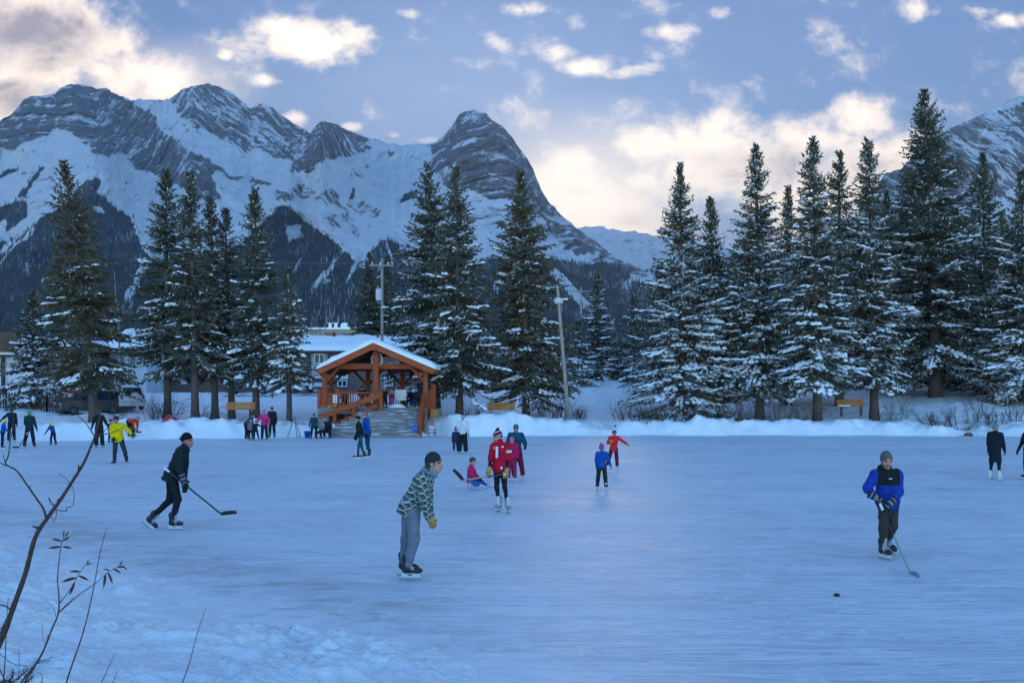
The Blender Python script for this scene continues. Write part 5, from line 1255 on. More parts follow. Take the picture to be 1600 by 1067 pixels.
def fabric(name, color, rough=.85, sheen=.0):
    return mat("cloth_" + name, color, rough, .15, noise=(9, .22), bump=(10, .9, .04))
SKIN = mat("skin", (.50, .26, .19), .55, .3, noise=(20, .08)); SKIN2 = mat("ruddy_skin", (.46, .17, .13), .55, .3); EYE = mat("eye_dark", (.03, .025, .025), .3); LIP = mat("lips", (.33, .10, .09), .5)
STUB = mat("stubble", (.30, .17, .12), .7); HAIRB = mat("brown_hair", (.055, .030, .018), .6, .3)
BLACKC = fabric("black", (.016, .017, .020)); SKB = mat("skate_black", (.020, .020, .022), .45); SKG = mat("skate_grey", (.30, .32, .35), .5); SKW = mat("skate_white", (.60, .60, .60), .45)
HOLD = mat("blade_holder", (.62, .64, .66), .4); STEEL = mat("blade_steel", (.45, .47, .5), .25, metal=.9)
def V3(a): return Vector(a)
def unit(v): v = Vector(v); return v.normalized()

def skeleton(base, yaw, k, arms=None, legs=None, lean=0, side=0, hipz=None):
    """posed joints; arms/legs: per side (forward, out, bend) in degrees; yaw 0 looks at the camera, 90 to the right of the picture"""
    arms = {**dict(L=(5, 8, 12), R=(5, 8, 12)), **(arms or {})}; legs = {**dict(L=(0, 4, 4), R=(0, 4, 4)), **(legs or {})}
    f = Vector((math.sin(yaw), -math.cos(yaw), 0)); l = Vector((math.cos(yaw), math.sin(yaw), 0)); up = Vector((0, 0, 1))
    J = {}; J['pelvis'] = Vector((0, 0, 0)); sp = (up * math.cos(lean) + f * math.sin(lean) + l * math.sin(side)).normalized(); fs = (f - sp * f.dot(sp)).normalized()
    J['chest'] = sp * .30 * k; J['neck'] = sp * .50 * k + f * .01 * k; J['head'] = J['neck'] + (sp * .6 + up * .4 + f * .14).normalized() * .165 * k
    for s, sg in (('L', 1), ('R', -1)):
        J['sh' + s] = sp * .455 * k + l * sg * .185 * k
        a, o, b = [R(x) for x in arms[s]]
        d = (-sp * math.cos(a) + fs * math.sin(a)); d = (d * math.cos(o) + l * sg * math.sin(o)).normalized()
        J['el' + s] = J['sh' + s] + d * .285 * k
        bd = (fs * .9 + up * .35 - l * sg * .35); bd = (bd - d * bd.dot(d)).normalized()
        J['wr' + s] = J['el' + s] + (d * math.cos(b) + bd * math.sin(b)) * .255 * k
        a, o, b = [R(x) for x in legs[s]]
        J['hip' + s] = l * sg * .095 * k - sp * .04 * k
        d = (-up * math.cos(a) + f * math.sin(a)); d = (d * math.cos(o) + l * sg * math.sin(o)).normalized()
        J['kn' + s] = J['hip' + s] + d * .43 * k
        bd = (-f * math.cos(a) - up * math.sin(a)).normalized(); d2 = d * math.cos(b) + bd * math.sin(b)
        J['an' + s] = J['kn' + s] + d2 * .40 * k
        ft = f.copy() if abs(d2.z) > .35 else (up * .8 + f * .3).normalized(); J['toe' + s] = ft
    low = min(J['anL'].z, J['anR'].z); off = Vector(base) + up * ((.175 * k - low) if hipz is None else hipz)
    for n in J:
        if n[:3] != 'toe': J[n] = J[n] + off
    J['f'] = f; J['l'] = l; J['hf'] = f
    return J
def traced(Y, pj, yaw, hyaw=None, hpitch=0, toes=None):
    """joints read off the photograph: name -> (u, v[, metres further away])"""
    J = {n: P(q[0], q[1], Y + (q[2] if len(q) > 2 else 0)) for n, q in pj.items()}
    J['f'] = Vector((math.sin(yaw), -math.cos(yaw), 0)); J['l'] = Vector((math.cos(yaw), math.sin(yaw), 0))
    hy = yaw if hyaw is None else hyaw
    J['hf'] = Vector((math.sin(hy) * math.cos(hpitch), -math.cos(hy) * math.cos(hpitch), math.sin(hpitch)))
    J['toeL'] = J['f']; J['toeR'] = J['f']
    if toes: J.update({k: Vector(v).normalized() for k, v in toes.items()})
    if 'chest' not in J: J['chest'] = J['pelvis'].lerp(J['neck'], .6)
    return J

def glove(parent, org, wr, d, n, side_v, m, k=1.0, grip=.8, h=.008, fat=1.0, cuff=None, name='glove', open_thumb=1):
    """hand with palm, four fingers and a thumb that leaves the side of the palm; d along the fingers, n = palm normal, side_v towards the thumb"""
    d, n, s = unit(d), unit(n), unit(side_v); S = SDF(.010 * k * fat)
    pc = wr + d * .055 * k; S.ell(pc, (s, d, n), (.043 * k * (1 + .25 * (fat - 1)), .055 * k, .020 * k * fat)); S.cap(wr - d * .03 * k, wr + d * .03 * k, .034 * k * fat, .032 * k * fat)
    for i, (o, l) in enumerate(((.030, .040), (.010, .046), (-.011, .043), (-.031, .034))):
        p = wr + d * .098 * k + s * o * k * (1.0 + .12 * (fat - 1)); a = grip * (1.15 + .06 * i); dd = d
        for j in range(3):
            dd = (d * math.cos(a * (j + .35) * .85) + n * math.sin(a * (j + .35) * .85)); q = p + dd * l * k * (.95, .75, .55)[j]
            S.cap(p, q, .0105 * k * fat - .0012 * j, .0098 * k * fat - .0012 * j); p = q
    p = wr + d * .035 * k + s * .034 * k
    for j in range(3):
        dd = (s * (.5 - .3 * j * grip) + d * .75 + n * (.25 + .45 * grip * j)).normalized(); q = p + dd * (.036, .032, .024)[j] * k; S.cap(p, q, (.0135 - .001 * j) * k * fat, (.012 - .001 * j) * k * fat); p = q
    v, q = S.mesh(h); o = mesh_np(name, v, [q], m, None, True, parent, org)
    if cuff:
        C = SDF(.01); C.cap(wr - d * .12 * k, wr + d * .02 * k, .062 * k, .050 * k); C.cut(wr - d * .12 * k, -d); C.ell(wr + d * .05 * k - n * .012 * k, (s, d, n), (.052 * k, .05 * k, .022 * k))
        v, q = C.mesh(h); t = ((v - np.array(wr)) @ np.array(d)); fc = t[q].mean(1)
        mesh_np('cuff', v, [q], [m, cuff], ((fc / .022).astype(int) % 3 == 0).astype(int), True, o, org); 
        for c in o.children: pass
    return o
def skate(parent, org, an, kn, toe, k, boot, h, trim=None):
    u = unit(V3(kn) - V3(an)); t = unit(V3(toe) - u * V3(toe).dot(u)) if abs(V3(toe).dot(u)) < .95 else unit(V3(toe))
    if V3(toe).z < -.3 or abs(V3(toe).z) > .01: t = unit(toe); u = unit(u - t * u.dot(t))
    else:
        t = unit(V3((toe[0], toe[1], 0))); u = Vector((0, 0, 1)) * .85 + u * .15; u = unit(u - t * u.dot(t))
    s = t.cross(u); S = SDF(.035 * k)
    S.cap(an + u * .115 * k - t * .016 * k, an - u * .015 * k,   .060 * k, .054 * k); S.ell(an - u * .035 * k - t * .018 * k, (s, t, u), (.042 * k, .055 * k, .045 * k)); S.cap(an - u * .035 * k, an - u * .045 * k + t * .13 * k, .043 * k, .038 * k); S.ell(an - u * .048 * k + t * .15 * k, (s, t, u), (.044 * k, .062 * k, .036 * k)); S.cap(an + u * .06 * k + t * .04 * k, an + u * .15 * k + t * .06 * k, .040 * k, .034 * k)
    S.cut(an - u * .083 * k, -u)
    v, q = S.mesh(h); c = v[q].mean(1) - np.array(an); a_, b_ = c @ np.array(u), c @ np.array(t)
    mi = np.where((b_ > .028 * k) & (a_ > -.052 * k) & (b_ < .10 * k) & (np.abs(c @ np.array(s)) < .040 * k), 1, 0); mi = np.where(a_ < -.074 * k, 2, mi)
    o = mesh_np('skate', v, [q], [boot, trim or SKG, SKB], mi, True, parent, org)
    rot = np.array([t, s, u]).T; mb = MB(); b0 = an - u * .083 * k
    for x0, w in ((-.035, .08), (.12, .10)): mb.box(b0 + t * x0 * k - u * .018 * k, (w * k, .026 * k, .040 * k), rot, 0, .006)
    mb.box(b0 + t * .045 * k - u * .046 * k, (.27 * k, .016 * k, .022 * k), rot, 0, .004); mb.box(b0 + t * .045 * k - u * .072 * k, (.285 * k, .005, .032 * k), rot, 1)
    mb.build('blade', [HOLD, STEEL], o, org); return o

def person(label, J, k=1.0, h=.013, jacket=None, trousers=None, hat=('beanie', None), gloves=None, boot=SKB, trim=None, skin=SKIN, hem=.10, group='skaters on the pond', bulk=1.0, coat=None, collar=True, hood=None, hair=None,
           jmat=None, tmat=None, fold=.012, grip=.75, fat=1.25, cuff=None, palm=None, skates=True, legfat=1.0, sleeve=None, stubble=False, base=None, name='person', scarf=None, wide=1.0):
    org = Vector(base) if base is not None else Vector((J['pelvis'].x, J['pelvis'].y, min(J['anL'].z, J['anR'].z) - .17 * k))
    root = empty(name, org, label, 'person', group); f, l = J['f'], J['l']; hs = .75 if h > .02 else 1
    sp = unit(J['neck'] - J['pelvis']); l2 = unit(l - sp * l.dot(sp)); f2 = unit(l2.cross(sp)); f2 = f2 if f2.dot(f) > 0 else -f2
    hf = unit(J['hf']); hu0 = unit((J['head'] - J['neck']).normalized() * .45 + Vector((0, 0, 1)) * .8); hl = unit(hu0.cross(hf)) * -1; hl = unit(hf.cross(hu0)) * -1; hu = unit(hl.cross(hf)); hu = hu if hu.z > 0 else -hu
    H = J['head']
    def torso(S, e, g, wk=1.0):
        pl, nk = J['pelvis'], J['neck']; L = (nk - pl).length / .5
        S.ell(pl + sp * .0 * k, (l2, f2, sp), ((.165 + e) * k * wk, (.115 + e) * k * wk, .15 * k), g)
        S.ell(pl.lerp(nk, .36), (l2, f2, sp), ((.150 + e) * k * wk, (.108 + e) * k * wk, .16 * k), g)
        S.ell(pl.lerp(nk, .66) + f2 * .01 * k, (l2, f2, sp), ((.168 + e) * k * wk, (.118 + e) * k * wk, .17 * k), g)
        S.cap(J['shL'].lerp(nk, .15), J['shR'].lerp(nk, .15), (.062 + e * .8) * k, (.062 + e * .8) * k, g)
        S.cap(nk - sp * .06 * k, nk + sp * .01 * k, (.075 + e * .6) * k, (.062 + e * .4) * k, g)
    # the body: one continuous figure
    S = SDF(.022 * k); torso(S, -.022, 0)
    for s in 'LR':
        S.cap(J['sh' + s], J['el' + s], .046 * k, .036 * k); S.cap(J['el' + s], J['wr' + s], .036 * k, .026 * k); S.cap(J['wr' + s], J['wr' + s] + unit(J['wr' + s] - J['el' + s]) * .05 * k, .026 * k, .02 * k)
        S.cap(J['hip' + s], J['kn' + s], .060 * k, .036 * k); S.cap(J['kn' + s], J['an' + s], .035 * k, .024 * k)
    S.cap(J['neck'] - sp * .03 * k, H - hu * .05 * k, .056 * k, .054 * k)
    c = H + hf * 0.0
    hk = max(k, .8) if k < .9 else k
    S.ell(c + hu * .022 * hk - hf * .012 * hk, (hl, hf, hu), (.076 * hk, .096 * hk, .104 * hk)); S.ell(c - hu * .05 * hk + hf * .030 * hk, (hl, hf, hu), (.060 * hk, .068 * hk, .078 * hk))
    S.ell(c - hu * .108 * hk + hf * .068 * hk, (hl, hf, hu), (.026 * hk, .024 * hk, .022 * hk)); S.cap(c + hf * .088 * hk + hu * .012 * hk, c + hf * .112 * hk - hu * .032 * hk, .010 * hk, .017 * hk)
    S.cap(c + hf * .088 * hk + hu * .032 * hk - hl * .03 * hk, c + hf * .088 * hk + hu * .032 * hk + hl * .03 * hk, .012 * hk, .012 * hk)
    S.cap(c + hf * .092 * hk - hu * .068 * hk - hl * .012 * hk, c + hf * .092 * hk - hu * .068 * hk + hl * .012 * hk, .010 * hk, .010 * hk)
    for sg in (-1, 1):
        S.ell(c + hl * sg * .078 * hk - hf * .008 * hk - hu * .01 * hk, (hl, hf, hu), (.012 * hk, .024 * hk, .034 * hk)); S.hole(c + hl * sg * .034 * hk + hf * .108 * hk + hu * .010 * hk, .018 * hk)
    v, q = S.mesh(h * .95 if h < .02 else h); fc = v[q].mean(1) - np.array(c); a, b, d = fc @ np.array(hl), fc @ np.array(hf), fc @ np.array(hu)
    mi = np.zeros(len(q), int)
    if stubble: mi[(d < -.045 * hk) & (d > -.15 * hk) & (b > -.01 * hk) & (np.abs(a) < .08 * hk)] = 3
    mi[(np.abs(np.abs(a) - .034 * hk) < .017 * hk) & (np.abs(d - .010 * hk) < .009 * hk) & (b > .06 * hk)] = 1
    mi[(np.abs(np.abs(a) - .034 * hk) < .020 * hk) & (np.abs(d - .034 * hk) < .006 * hk) & (b > .06 * hk)] = 3
    mi[(np.abs(a) < .024 * hk) & (np.abs(d + .068 * hk) < .008 * hk) & (b > .07 * hk)] = 2
    mesh_np('body', v, [q], [skin, EYE, LIP, STUB], mi, True, root, org)
    # trousers
    if trousers:
        S = SDF(.035 * k); e = .012 * legfat
        S.ell(J['pelvis'] - sp * .01 * k, (l2, f2, sp), ((.160 + e) * k, (.118 + e) * k, .15 * k))
        for s in 'LR':
            d = unit(J['an' + s] - J['kn' + s]); S.cap(J['hip' + s], J['kn' + s], (.080 + e) * k * legfat ** .5, (.055 + e) * k * legfat); S.cap(J['kn' + s], J['an' + s] + d * -.03 * k, (.056 + e) * k * legfat, (.040 + e) * k * legfat ** 1.6)
        v, q = S.mesh(h, fold * .8 * k, 7, (11, 11, 16)); mi = None
        ms = trousers if isinstance(trousers, list) else [trousers]
        if tmat: mi = tmat(v[q].mean(1), J)
        mesh_np('trousers', v, [q], ms, mi, True, root, org)
    # jacket
    if jacket:
        S = SDF(.035 * k); e = .022 * bulk; torso(S, e, 0, wide)
        hp = J['pelvis'] - sp * hem * k
        if coat: S.cap(J['pelvis'], J['pelvis'] - Vector((0, 0, 1)) * coat * k, .165 * k, .20 * k, 0); S.cut(J['pelvis'] - Vector((0, 0, coat * k)), (0, 0, -1), 0)
        else: S.cap(J['pelvis'], J['pelvis'] - sp * (hem + .03) * k, (.128 + e) * k, (.128 + e) * k, 0); S.cut(hp, -sp, 0)
        for s in 'LR':
            S.cap(J['sh' + s], J['el' + s], (.062 + e * .8) * k, (.048 + e * .7) * k, 1)
            if sleeve != 'short': S.cap(J['el' + s], J['wr' + s], (.048 + e * .7) * k, (.036 + e * .5) * k, 1)
            else:
                S.cut(J['el' + s] + unit(J['sh' + s] - J['el' + s]) * .02 * k, unit(J['el' + s] - J['sh' + s]), 1) if False else None
        if collar: S.cap(J['neck'] - sp * .01 * k, J['neck'] + sp * .045 * k + f2 * .008 * k, .074 * k, .070 * k, 0)
        if hood: S.ell(J['neck'] - f2 * .075 * k + sp * .015 * k, (l2, f2, sp), (.12 * k, .065 * k, .075 * k), 0)
        v, q = S.mesh(h, fold * k, 3); mi = None; ms = jacket if isinstance(jacket, list) else [jacket]
        if jmat: mi = jmat(v[q].mean(1), J)
        o = mesh_np('jacket', v, [q], ms, mi, True, root, org)
        attr(o, 'pa', (v - np.array(J['pelvis'])) @ np.array(f2 * .7 + l2 * .7)); attr(o, 'pb', (v - np.array(J['pelvis'])) @ np.array(sp))
        if sleeve == 'short':
            for s in 'LR':
                A = SDF(.01); A.cap(J['el' + s] + (J['sh' + s] - J['el' + s]) * .25, J['el' + s], .042 * k, .040 * k); A.cap(J['el' + s], J['wr' + s], .041 * k, .034 * k); v, q = A.mesh(h * .8); mesh_np('sleeve', v, [q], BLACKC, None, True, root, org)
    # headwear and hair
    kind, hm = hat[0], hat[1]
    if kind:
        S = SDF(.02 * hk); top = c + hu * .026 * hk - hf * .012 * hk
        if kind in ('beanie', 'pom', 'stripe'):
            S.ell(top + hu * .012 * hk, (hl, hf, hu), (.092 * hk, .112 * hk, .122 * hk)); S.cut(top - hu * .022 * hk, unit(-(hu * .95 - hf * .30)))
            if kind != 'beanie': S.ell(top + hu * .15 * hk - hf * .01 * hk, (hl, hf, hu), (.042 * hk,) * 3)
        elif kind == 'helmet':
            S.ell(top + hu * .004 * hk, (hl, hf, hu), (.105 * hk, .128 * hk, .118 * hk)); S.cut(top - hu * .03 * hk, -unit(hu * .95 - hf * .42))
        elif kind == 'hood':
            S.ell(top - hu * .02 * hk - hf * .02 * hk, (hl, hf, hu), (.108 * hk, .118 * hk, .145 * hk)); S.cap(c - hu * .1 * hk - hf * .03 * hk, J['neck'], .085 * hk, .085 * k); S.cut(c + hf * .055 * hk, hf)
        v, q = S.mesh(min(h, .014)); hmats = hm if isinstance(hm, list) else [hm]; mi = None
        if len(hmats) > 1:
            d = (v[q].mean(1) - np.array(top)) @ np.array(hu * .97 + hf * .2); mi = (((d + .1 * hk) / (.026 * hk)).astype(int) % 3 == 1).astype(int) if kind in ('pom', 'stripe') else ((np.abs((v[q].mean(1) - np.array(top)) @ np.array(hl)) < .02 * hk)).astype(int)
        mesh_np('helmet' if kind == 'helmet' else 'hood' if kind == 'hood' else 'hat', v, [q], hmats, mi, True, root, org)
    if hair:
        S = SDF(.02 * hk); S.ell(c + hu * .012 * hk - hf * .022 * hk, (hl, hf, hu), (.087 * hk, .100 * hk, .108 * hk)); S.cut(c + hf * .035 * hk, hf); S.cut(c - hu * hair[1] * hk, -hu)
        if len(hair) > 2: S.cap(c - hf * .06 * hk, c - hf * .07 * hk - hu * hair[2] * hk + hl * .05 * hk, .05 * hk, .022 * hk, 1)
        v, q = S.mesh(min(h, .014)); mesh_np('hair', v, [q], hair[0], None, True, root, org)
    if scarf:
        S = SDF(.02 * hk); S.cap(c - hu * .135 * hk - hf * .012 * hk, J['neck'] + sp * .0 * k, .072 * hk, .092 * k); v, q = S.mesh(min(h, .014)); mesh_np('neck_warmer', v, [q], scarf, None, True, root, org)
    # hands
    for s, sg in (('L', 1), ('R', -1)):
        d = unit(J['wr' + s] - J['el' + s]); d = J.get('hd' + s, d); n = J.get('hn' + s) or unit(-l2 * sg * .8 - f2 * .3); n = unit(Vector(n) - Vector(d) * Vector(n).dot(Vector(d))); sv = unit(Vector(n).cross(Vector(d))); sv = sv if (sv.dot(f2) + .3 * sv.z) > 0 else -sv
        glove(root, org, J['wr' + s], d, n, sv, gloves or BLACKC, max(k, .72), grip if not isinstance(grip, dict) else grip[s], .009 if h < .02 else .013, fat, cuff)
    if skates:
        for s in 'LR': skate(root, org, J['an' + s], J['kn' + s], J['toe' + s], k, boot, min(h, .016), trim)
    else:
        for s in 'LR':
            t = unit(Vector((J['toe' + s].x, J['toe' + s].y, 0)) if Vector((J['toe' + s].x, J['toe' + s].y)).length > .1 else f); S = SDF(.02 * k); a = J['an' + s]; S.cap(a, a - Vector((0, 0, .09 * k)), .05 * k, .05 * k); S.cap(a - Vector((0, 0, .12 * k)), a - Vector((0, 0, .125 * k)) + t * .13 * k, .045 * k, .04 * k); v, q = S.mesh(min(h, .018)); mesh_np('boot', v, [q], boot, None, True, root, org)
    return root

def hockey_stick(label, top, heel, blade_dir, wood=None, shaft2=None, tape=True, bm=None):
    top, heel = Vector(top), Vector(heel); d = unit(heel - top); root = empty('hockey_stick', heel, label, 'hockey stick', 'hockey sticks'); o = heel.copy()
    M1 = wood or mat("stick_black", (.022, .022, .025), .45)
    mb = MB(); L = (heel - top).length; m = top + d * L * (.45 if shaft2 else 1.0)
    mb.beam(top, m, .024, .032, 1 if shaft2 else 0, .004); 
    if shaft2: mb.beam(m, heel, .024, .032, 0, .004)
    mb.build('shaft', [M1, shaft2 or M1], root, o)
    mb = MB(); mb.beam(top - d * .02, top + d * .12, .034, .040, 0, .008); mb.build('grip_tape', M_WHITE if tape else M1, root, o)
    b = unit(blade_dir); up = Vector((0, 0, 1)); up = unit(up - b * up.dot(b)); sd = b.cross(up); mb = MB(); pts_ = []
    n = 9
    for i in range(n):
        f = i / (n - 1); c = heel + b * (.31 * f - .015) + sd * (.035 * f * f); hh = .034 * (1 - .28 * max(0, f - .6) / .4) * (.8 + .2 * min(1, f * 4))
        pts_.append([c - sd * .006 + up * (2 * hh - .012 + .015 * f), c + sd * .006 + up * (2 * hh - .012 + .015 * f), c + sd * .006 - up * (.018 - .012 * f * f), c - sd * .006 - up * (.018 - .012 * f * f)])
    v = np.array([[tuple(p) for p in r] for r in pts_]).reshape(-1, 3); q = [(i * 4 + j, i * 4 + (j + 1) % 4, i * 4 + 4 + (j + 1) % 4, i * 4 + 4 + j) for i in range(n - 1) for j in range(4)] + [(3, 2, 1, 0), (n * 4 - 4, n * 4 - 3, n * 4 - 2, n * 4 - 1)]
    mb.raw(v, q); mb.build('blade', bm or mat("taped_blade", (.018, .018, .02), .8), root, o); return root

# ------------------------------------------------------------------ the skaters
F = fabric
NAVYP = F("dark_trousers", (.020, .022, .028)); GREYP = F("grey_sweatpants", (.17, .19, .23)); PINK = F("hot_pink", (.62, .035, .16)); TEAL = F("dark_teal", (.014, .055, .075)); BLUE = F("bright_blue", (.012, .075, .36))
ROYAL = F("royal_blue", (.014, .045, .30)); NAVY = F("navy", (.016, .032, .085)); YELLOW = F("yellow", (.78, .55, .006)); RED = F("jersey_red", (.50, .008, .030)); HIVIS = F("bright_red", (.78, .022, .030)); ORANGE = F("orange_red", (.58, .055, .020))
WHITEC = F("white_cloth", (.62, .63, .64)); GREYC = F("grey_cloth", (.20, .21, .23)); MAROON = F("maroon", (.085, .018, .040)); TAN = mat("tan_leather", (.42, .24, .07), .6, noise=(12, .2)); OLIVE = F("olive_brown", (.055, .045, .036)); DGREEN = F("green_black", (.012, .028, .030))
KNIT = F("grey_knit", (.10, .11, .10)); KNITB = F("charcoal_knit", (.030, .033, .035)); NEON = mat("neon_helmet", (.50, .78, .015), .35, coat=.3); GREENH = mat("green_helmet", (.02, .40, .10), .35, coat=.3); BLKH = mat("black_helmet", (.016, .017, .02), .3, coat=.4); MAGENTA = F("magenta_knit", (.32, .05, .24)); TEALK = F("teal_knit", (.015, .13, .15)); LIME = F("lime_glove", (.22, .42, .03)); CYANG = F("pale_cyan", (.10, .36, .44))
JEANB = F("blue_snow_pants", (.015, .13, .36)); SCARFR = F("red_scarf", (.50, .03, .05)); LIMEY = F("pale_lime", (.42, .46, .10)); GREYH = mat("grey_helmet", (.14, .15, .17), .35); PEACH = F("mauve_hat", (.22, .12, .17)); LBLUEH = mat("pale_blue_helmet", (.20, .30, .50), .35)

def pattern_cloth():
    m = bpy.data.materials.new("patterned_fleece"); m.use_nodes = True
    t = NT(m.node_tree); b = t.n['Principled BSDF']; b.inputs['Roughness'].default_value = .9
    a = t.new('ShaderNodeAttribute', attribute_name='pa').outputs['Fac']; p = t.new('ShaderNodeAttribute', attribute_name='pb').outputs['Fac']
    P_ = t.math('DIVIDE', p, .072); row = t.math('FLOOR', P_); fr = t.math('FRACT', P_)
    sh = t.math('MULTIPLY', row, .5)
    q = t.math('FRACT', t.math('ADD', t.math('DIVIDE', a, .092), sh)); tri = t.math('MULTIPLY', t.math('ABSOLUTE', t.math('SUBTRACT', q, .5)), 2.0)
    h = t.math('SUBTRACT', 1.0, tri)
    dark = t.math('LESS_THAN', fr, t.math('MULTIPLY', h, .62)); mid = t.math('LESS_THAN', fr, t.math('ADD', t.math('MULTIPLY', h, .72), .26))
    g = t.math('GREATER_THAN', q, .5)
    c = t.mix(mid, (.07, .14, .14), t.mix(g, (.50, .49, .42), (.26, .31, .29)))
    c = t.mix(dark, c, t.mix(fr, (.040, .036, .022), (.10, .085, .05)))
    n = t.noise(t.new('ShaderNodeTexCoord').outputs['Object'], 30, 3); t.put(b.inputs['Base Color'], c); t.put(b.inputs['Normal'], t.bump(n, .6, .01)); return m
PATT = pattern_cloth()

# black-clad hockey player gliding to the right
Y = 20.1
q = lambda x, y, d=0: (200 + x * .1687, 660 + y * .1687, d)
J = traced(Y, dict(head=q(549, 168), neck=q(522, 232), pelvis=q(405, 488), shR=q(478, 268, -.17), shL=q(530, 262, .17), elR=q(474, 420, -.24), elL=q(528, 412, .20), wrR=q(512, 520, -.30), wrL=q(516, 566, -.14),
           hipR=q(415, 525, -.09), hipL=q(400, 520, .09), knR=q(462, 712, -.10), knL=q(392, 715, .10), anR=q(412, 912, -.10), anL=q(212, 888, .12)), R(88), R(86), .03, dict(toeR=(1, -.05, 0), toeL=(.75, 0, -.62)))
J['hdR'] = unit((.35, .1, -1)); J['hdL'] = unit((.2, .0, -1)); J['hnR'] = Vector((0, 1, 0)); J['hnL'] = Vector((0, -1, 0))
person('man in black jacket and black toque gliding right with a hockey stick', J, 1.04, .012, jacket=F("black_shell", (.014, .024, .028)), trousers=BLACKC, hat=('beanie', F("black_knit", (.010, .010, .011))), gloves=F("hockey_glove", (.016, .022, .026), .5), boot=SKB, trim=SKG, skin=SKIN2, hem=.13, scarf=None, fat=1.45, cuff=GREYC, legfat=1.0, base=P(270, 0, Y).xy.to_3d())
hockey_stick('black hockey stick with a white grip held by the black-clad man', P(257, 731, 19.72), P(346.5, 803.5, 20.2), (1, .15, .06))

# man in the patterned fleece, leaning forward
Y = 14.7
q = lambda x, y, d=0: (580 + x * .2062, 700 + y * .2062, d)
J = traced(Y, dict(head=q(474, 116), neck=q(420, 188), pelvis=q(305, 432), shR=q(385, 238, -.18), shL=q(430, 232, .18), elR=q(398, 385, -.26), elL=q(430, 380, .22), wrR=q(432, 522, -.20), wrL=q(450, 515, .06),
           hipR=q(318, 490, -.10), hipL=q(285, 490, .10), knR=q(325, 690, -.08), knL=q(268, 690, .14), anR=q(272, 898, -.06), anL=q(247, 872, .22)), R(78), R(80), .0, dict(toeR=(1, -.08, 0), toeL=(1, -.1, 0)))
J['hdR'] = unit((.45, .1, -.8)); J['hnR'] = Vector((0.2, 1, 0)); J['hdL'] = unit((.3, -.1, -.9))
person('man in patterned fleece and grey sweatpants leaning forward on skates', J, 1.08, .012, jacket=PATT, trousers=GREYP, hat=('beanie', KNITB), gloves=TAN, boot=SKB, trim=SKG, hem=.155, collar=True, hood=False, scarf=F("blue_grey_hood", (.16, .22, .30)), fat=1.2, fold=.010, bulk=1.15, legfat=1.08, hair=(HAIRB, .05), base=P(645, 0, Y).xy.to_3d())

# man in the red jersey
Y = 23.0
q = lambda x, y, d=0: (700 + x * .1593, 640 + y * .1593, d)
J = traced(Y, dict(head=q(486, 268), neck=q(505, 326), pelvis=q(508, 556), shR=q(448, 362, -.06), shL=q(572, 362, .05), elR=q(418, 482, -.05), elL=q(592, 480, -.02), wrR=q(404, 590, -.20), wrL=q(576, 600, -.18),
           hipR=q(480, 596), hipL=q(545, 596), knR=q(478, 760, -.05), knL=q(556, 756, -.03), anR=q(502, 922), anL=q(586, 930)), R(-18), R(-58), -.08, dict(toeR=(-.45, -.9, 0), toeL=(.25, -.97, 0)))
J['hdR'] = unit((-.1, -.25, -1)); J['hdL'] = unit((-.25, -.2, -1)); J['hnR'] = Vector((.3, 1, 0)); J['hnL'] = Vector((-.2, 1, 0))
def stripe_legs(fc, J): return np.zeros(len(fc), int)
rp = person('man in red jersey and striped pom-pom toque holding a hockey stick level', J, 1.03, .012, jacket=RED, trousers=BLACKC, hat=('pom', [F("navy_knit", (.012, .014, .04)), F("pale_stripe", (.50, .40, .40))]), gloves=TAN, boot=mat("skate_pale", (.28, .30, .34), .45), trim=SKW, hem=.135, sleeve='short', fat=1.5, legfat=.80, wide=1.0, stubble=True, scarf=None, base=P(784, 0, Y).xy.to_3d(), bulk=1.25)
def chest_text(root, txt, u, v, Yd, size, yaw, nm, m, ext=.012, roll=0):
    cu = bpy.data.curves.new(nm, 'FONT'); cu.body = txt; cu.size = size; cu.extrude = ext; cu.align_x = 'CENTER'; cu.align_y = 'CENTER'; cu.offset = .004; cu.materials.append(m)
    o = bpy.data.objects.new(nm, cu); link(o, root); o.location = P(u, v, Yd) - root.location; o.rotation_euler = (R(90), roll, yaw)
    bpy.context.view_layer.update(); me = bpy.data.meshes.new_from_object(o.evaluated_get(bpy.context.evaluated_depsgraph_get())); me.name = nm
    o2 = bpy.data.objects.new(nm, me); link(o2, root); o2.location = o.location; o2.rotation_euler = o.rotation_euler; bpy.data.objects.remove(o); o2.name = nm
PAINTW = mat("white_print", (.72, .72, .74), .7)
chest_text(rp, "1", 776.6, 707.5, Y - .165, .36, R(-18), 'number', PAINTW, .03)
chest_text(rp, "UNI", 794.3, 705.5, Y - .085, .075, R(22), 'sleeve_lettering', PAINTW, .03)
for nm, u, v, r, m, dy in (('chest_crest', 772.2, 699.2, .030, mat("crest_gold", (.50, .40, .16), .6), -.140), ('chest_mark', 785.2, 698.0, .018, PAINTW, -.155), ('hem_patch', 783.5, 731, .028, PAINTW, -.165)):
    c = P(u, v, Y + dy) - rp.location; an = np.arange(10) * 2 * math.pi / 10; mb = MB()
    mb.raw([(c.x + math.cos(a) * r * (1.6 if nm == 'chest_mark' else 1), c.y - .012, c.z + math.sin(a) * r) for a in an] + [(c.x + math.cos(a) * r * (1.6 if nm == 'chest_mark' else 1), c.y + .03, c.z + math.sin(a) * r) for a in an], [(k, k + 10, (k + 1) % 10 + 10, (k + 1) % 10) for k in range(10)], [(0, k + 1, k) if False else (0, k, k + 1) for k in range(1, 9)])
    mb.build(nm, m, rp)
mb = MB(); c = P(773.5, 679.3, Y - .10) - rp.location; mb.box(c, (.13, .05, .045), np.array(Matrix.Rotation(R(-58), 3, 'Z')), bev=.015); mb.build('sunglasses', mat("red_lens", (.35, .01, .03), .1), rp)
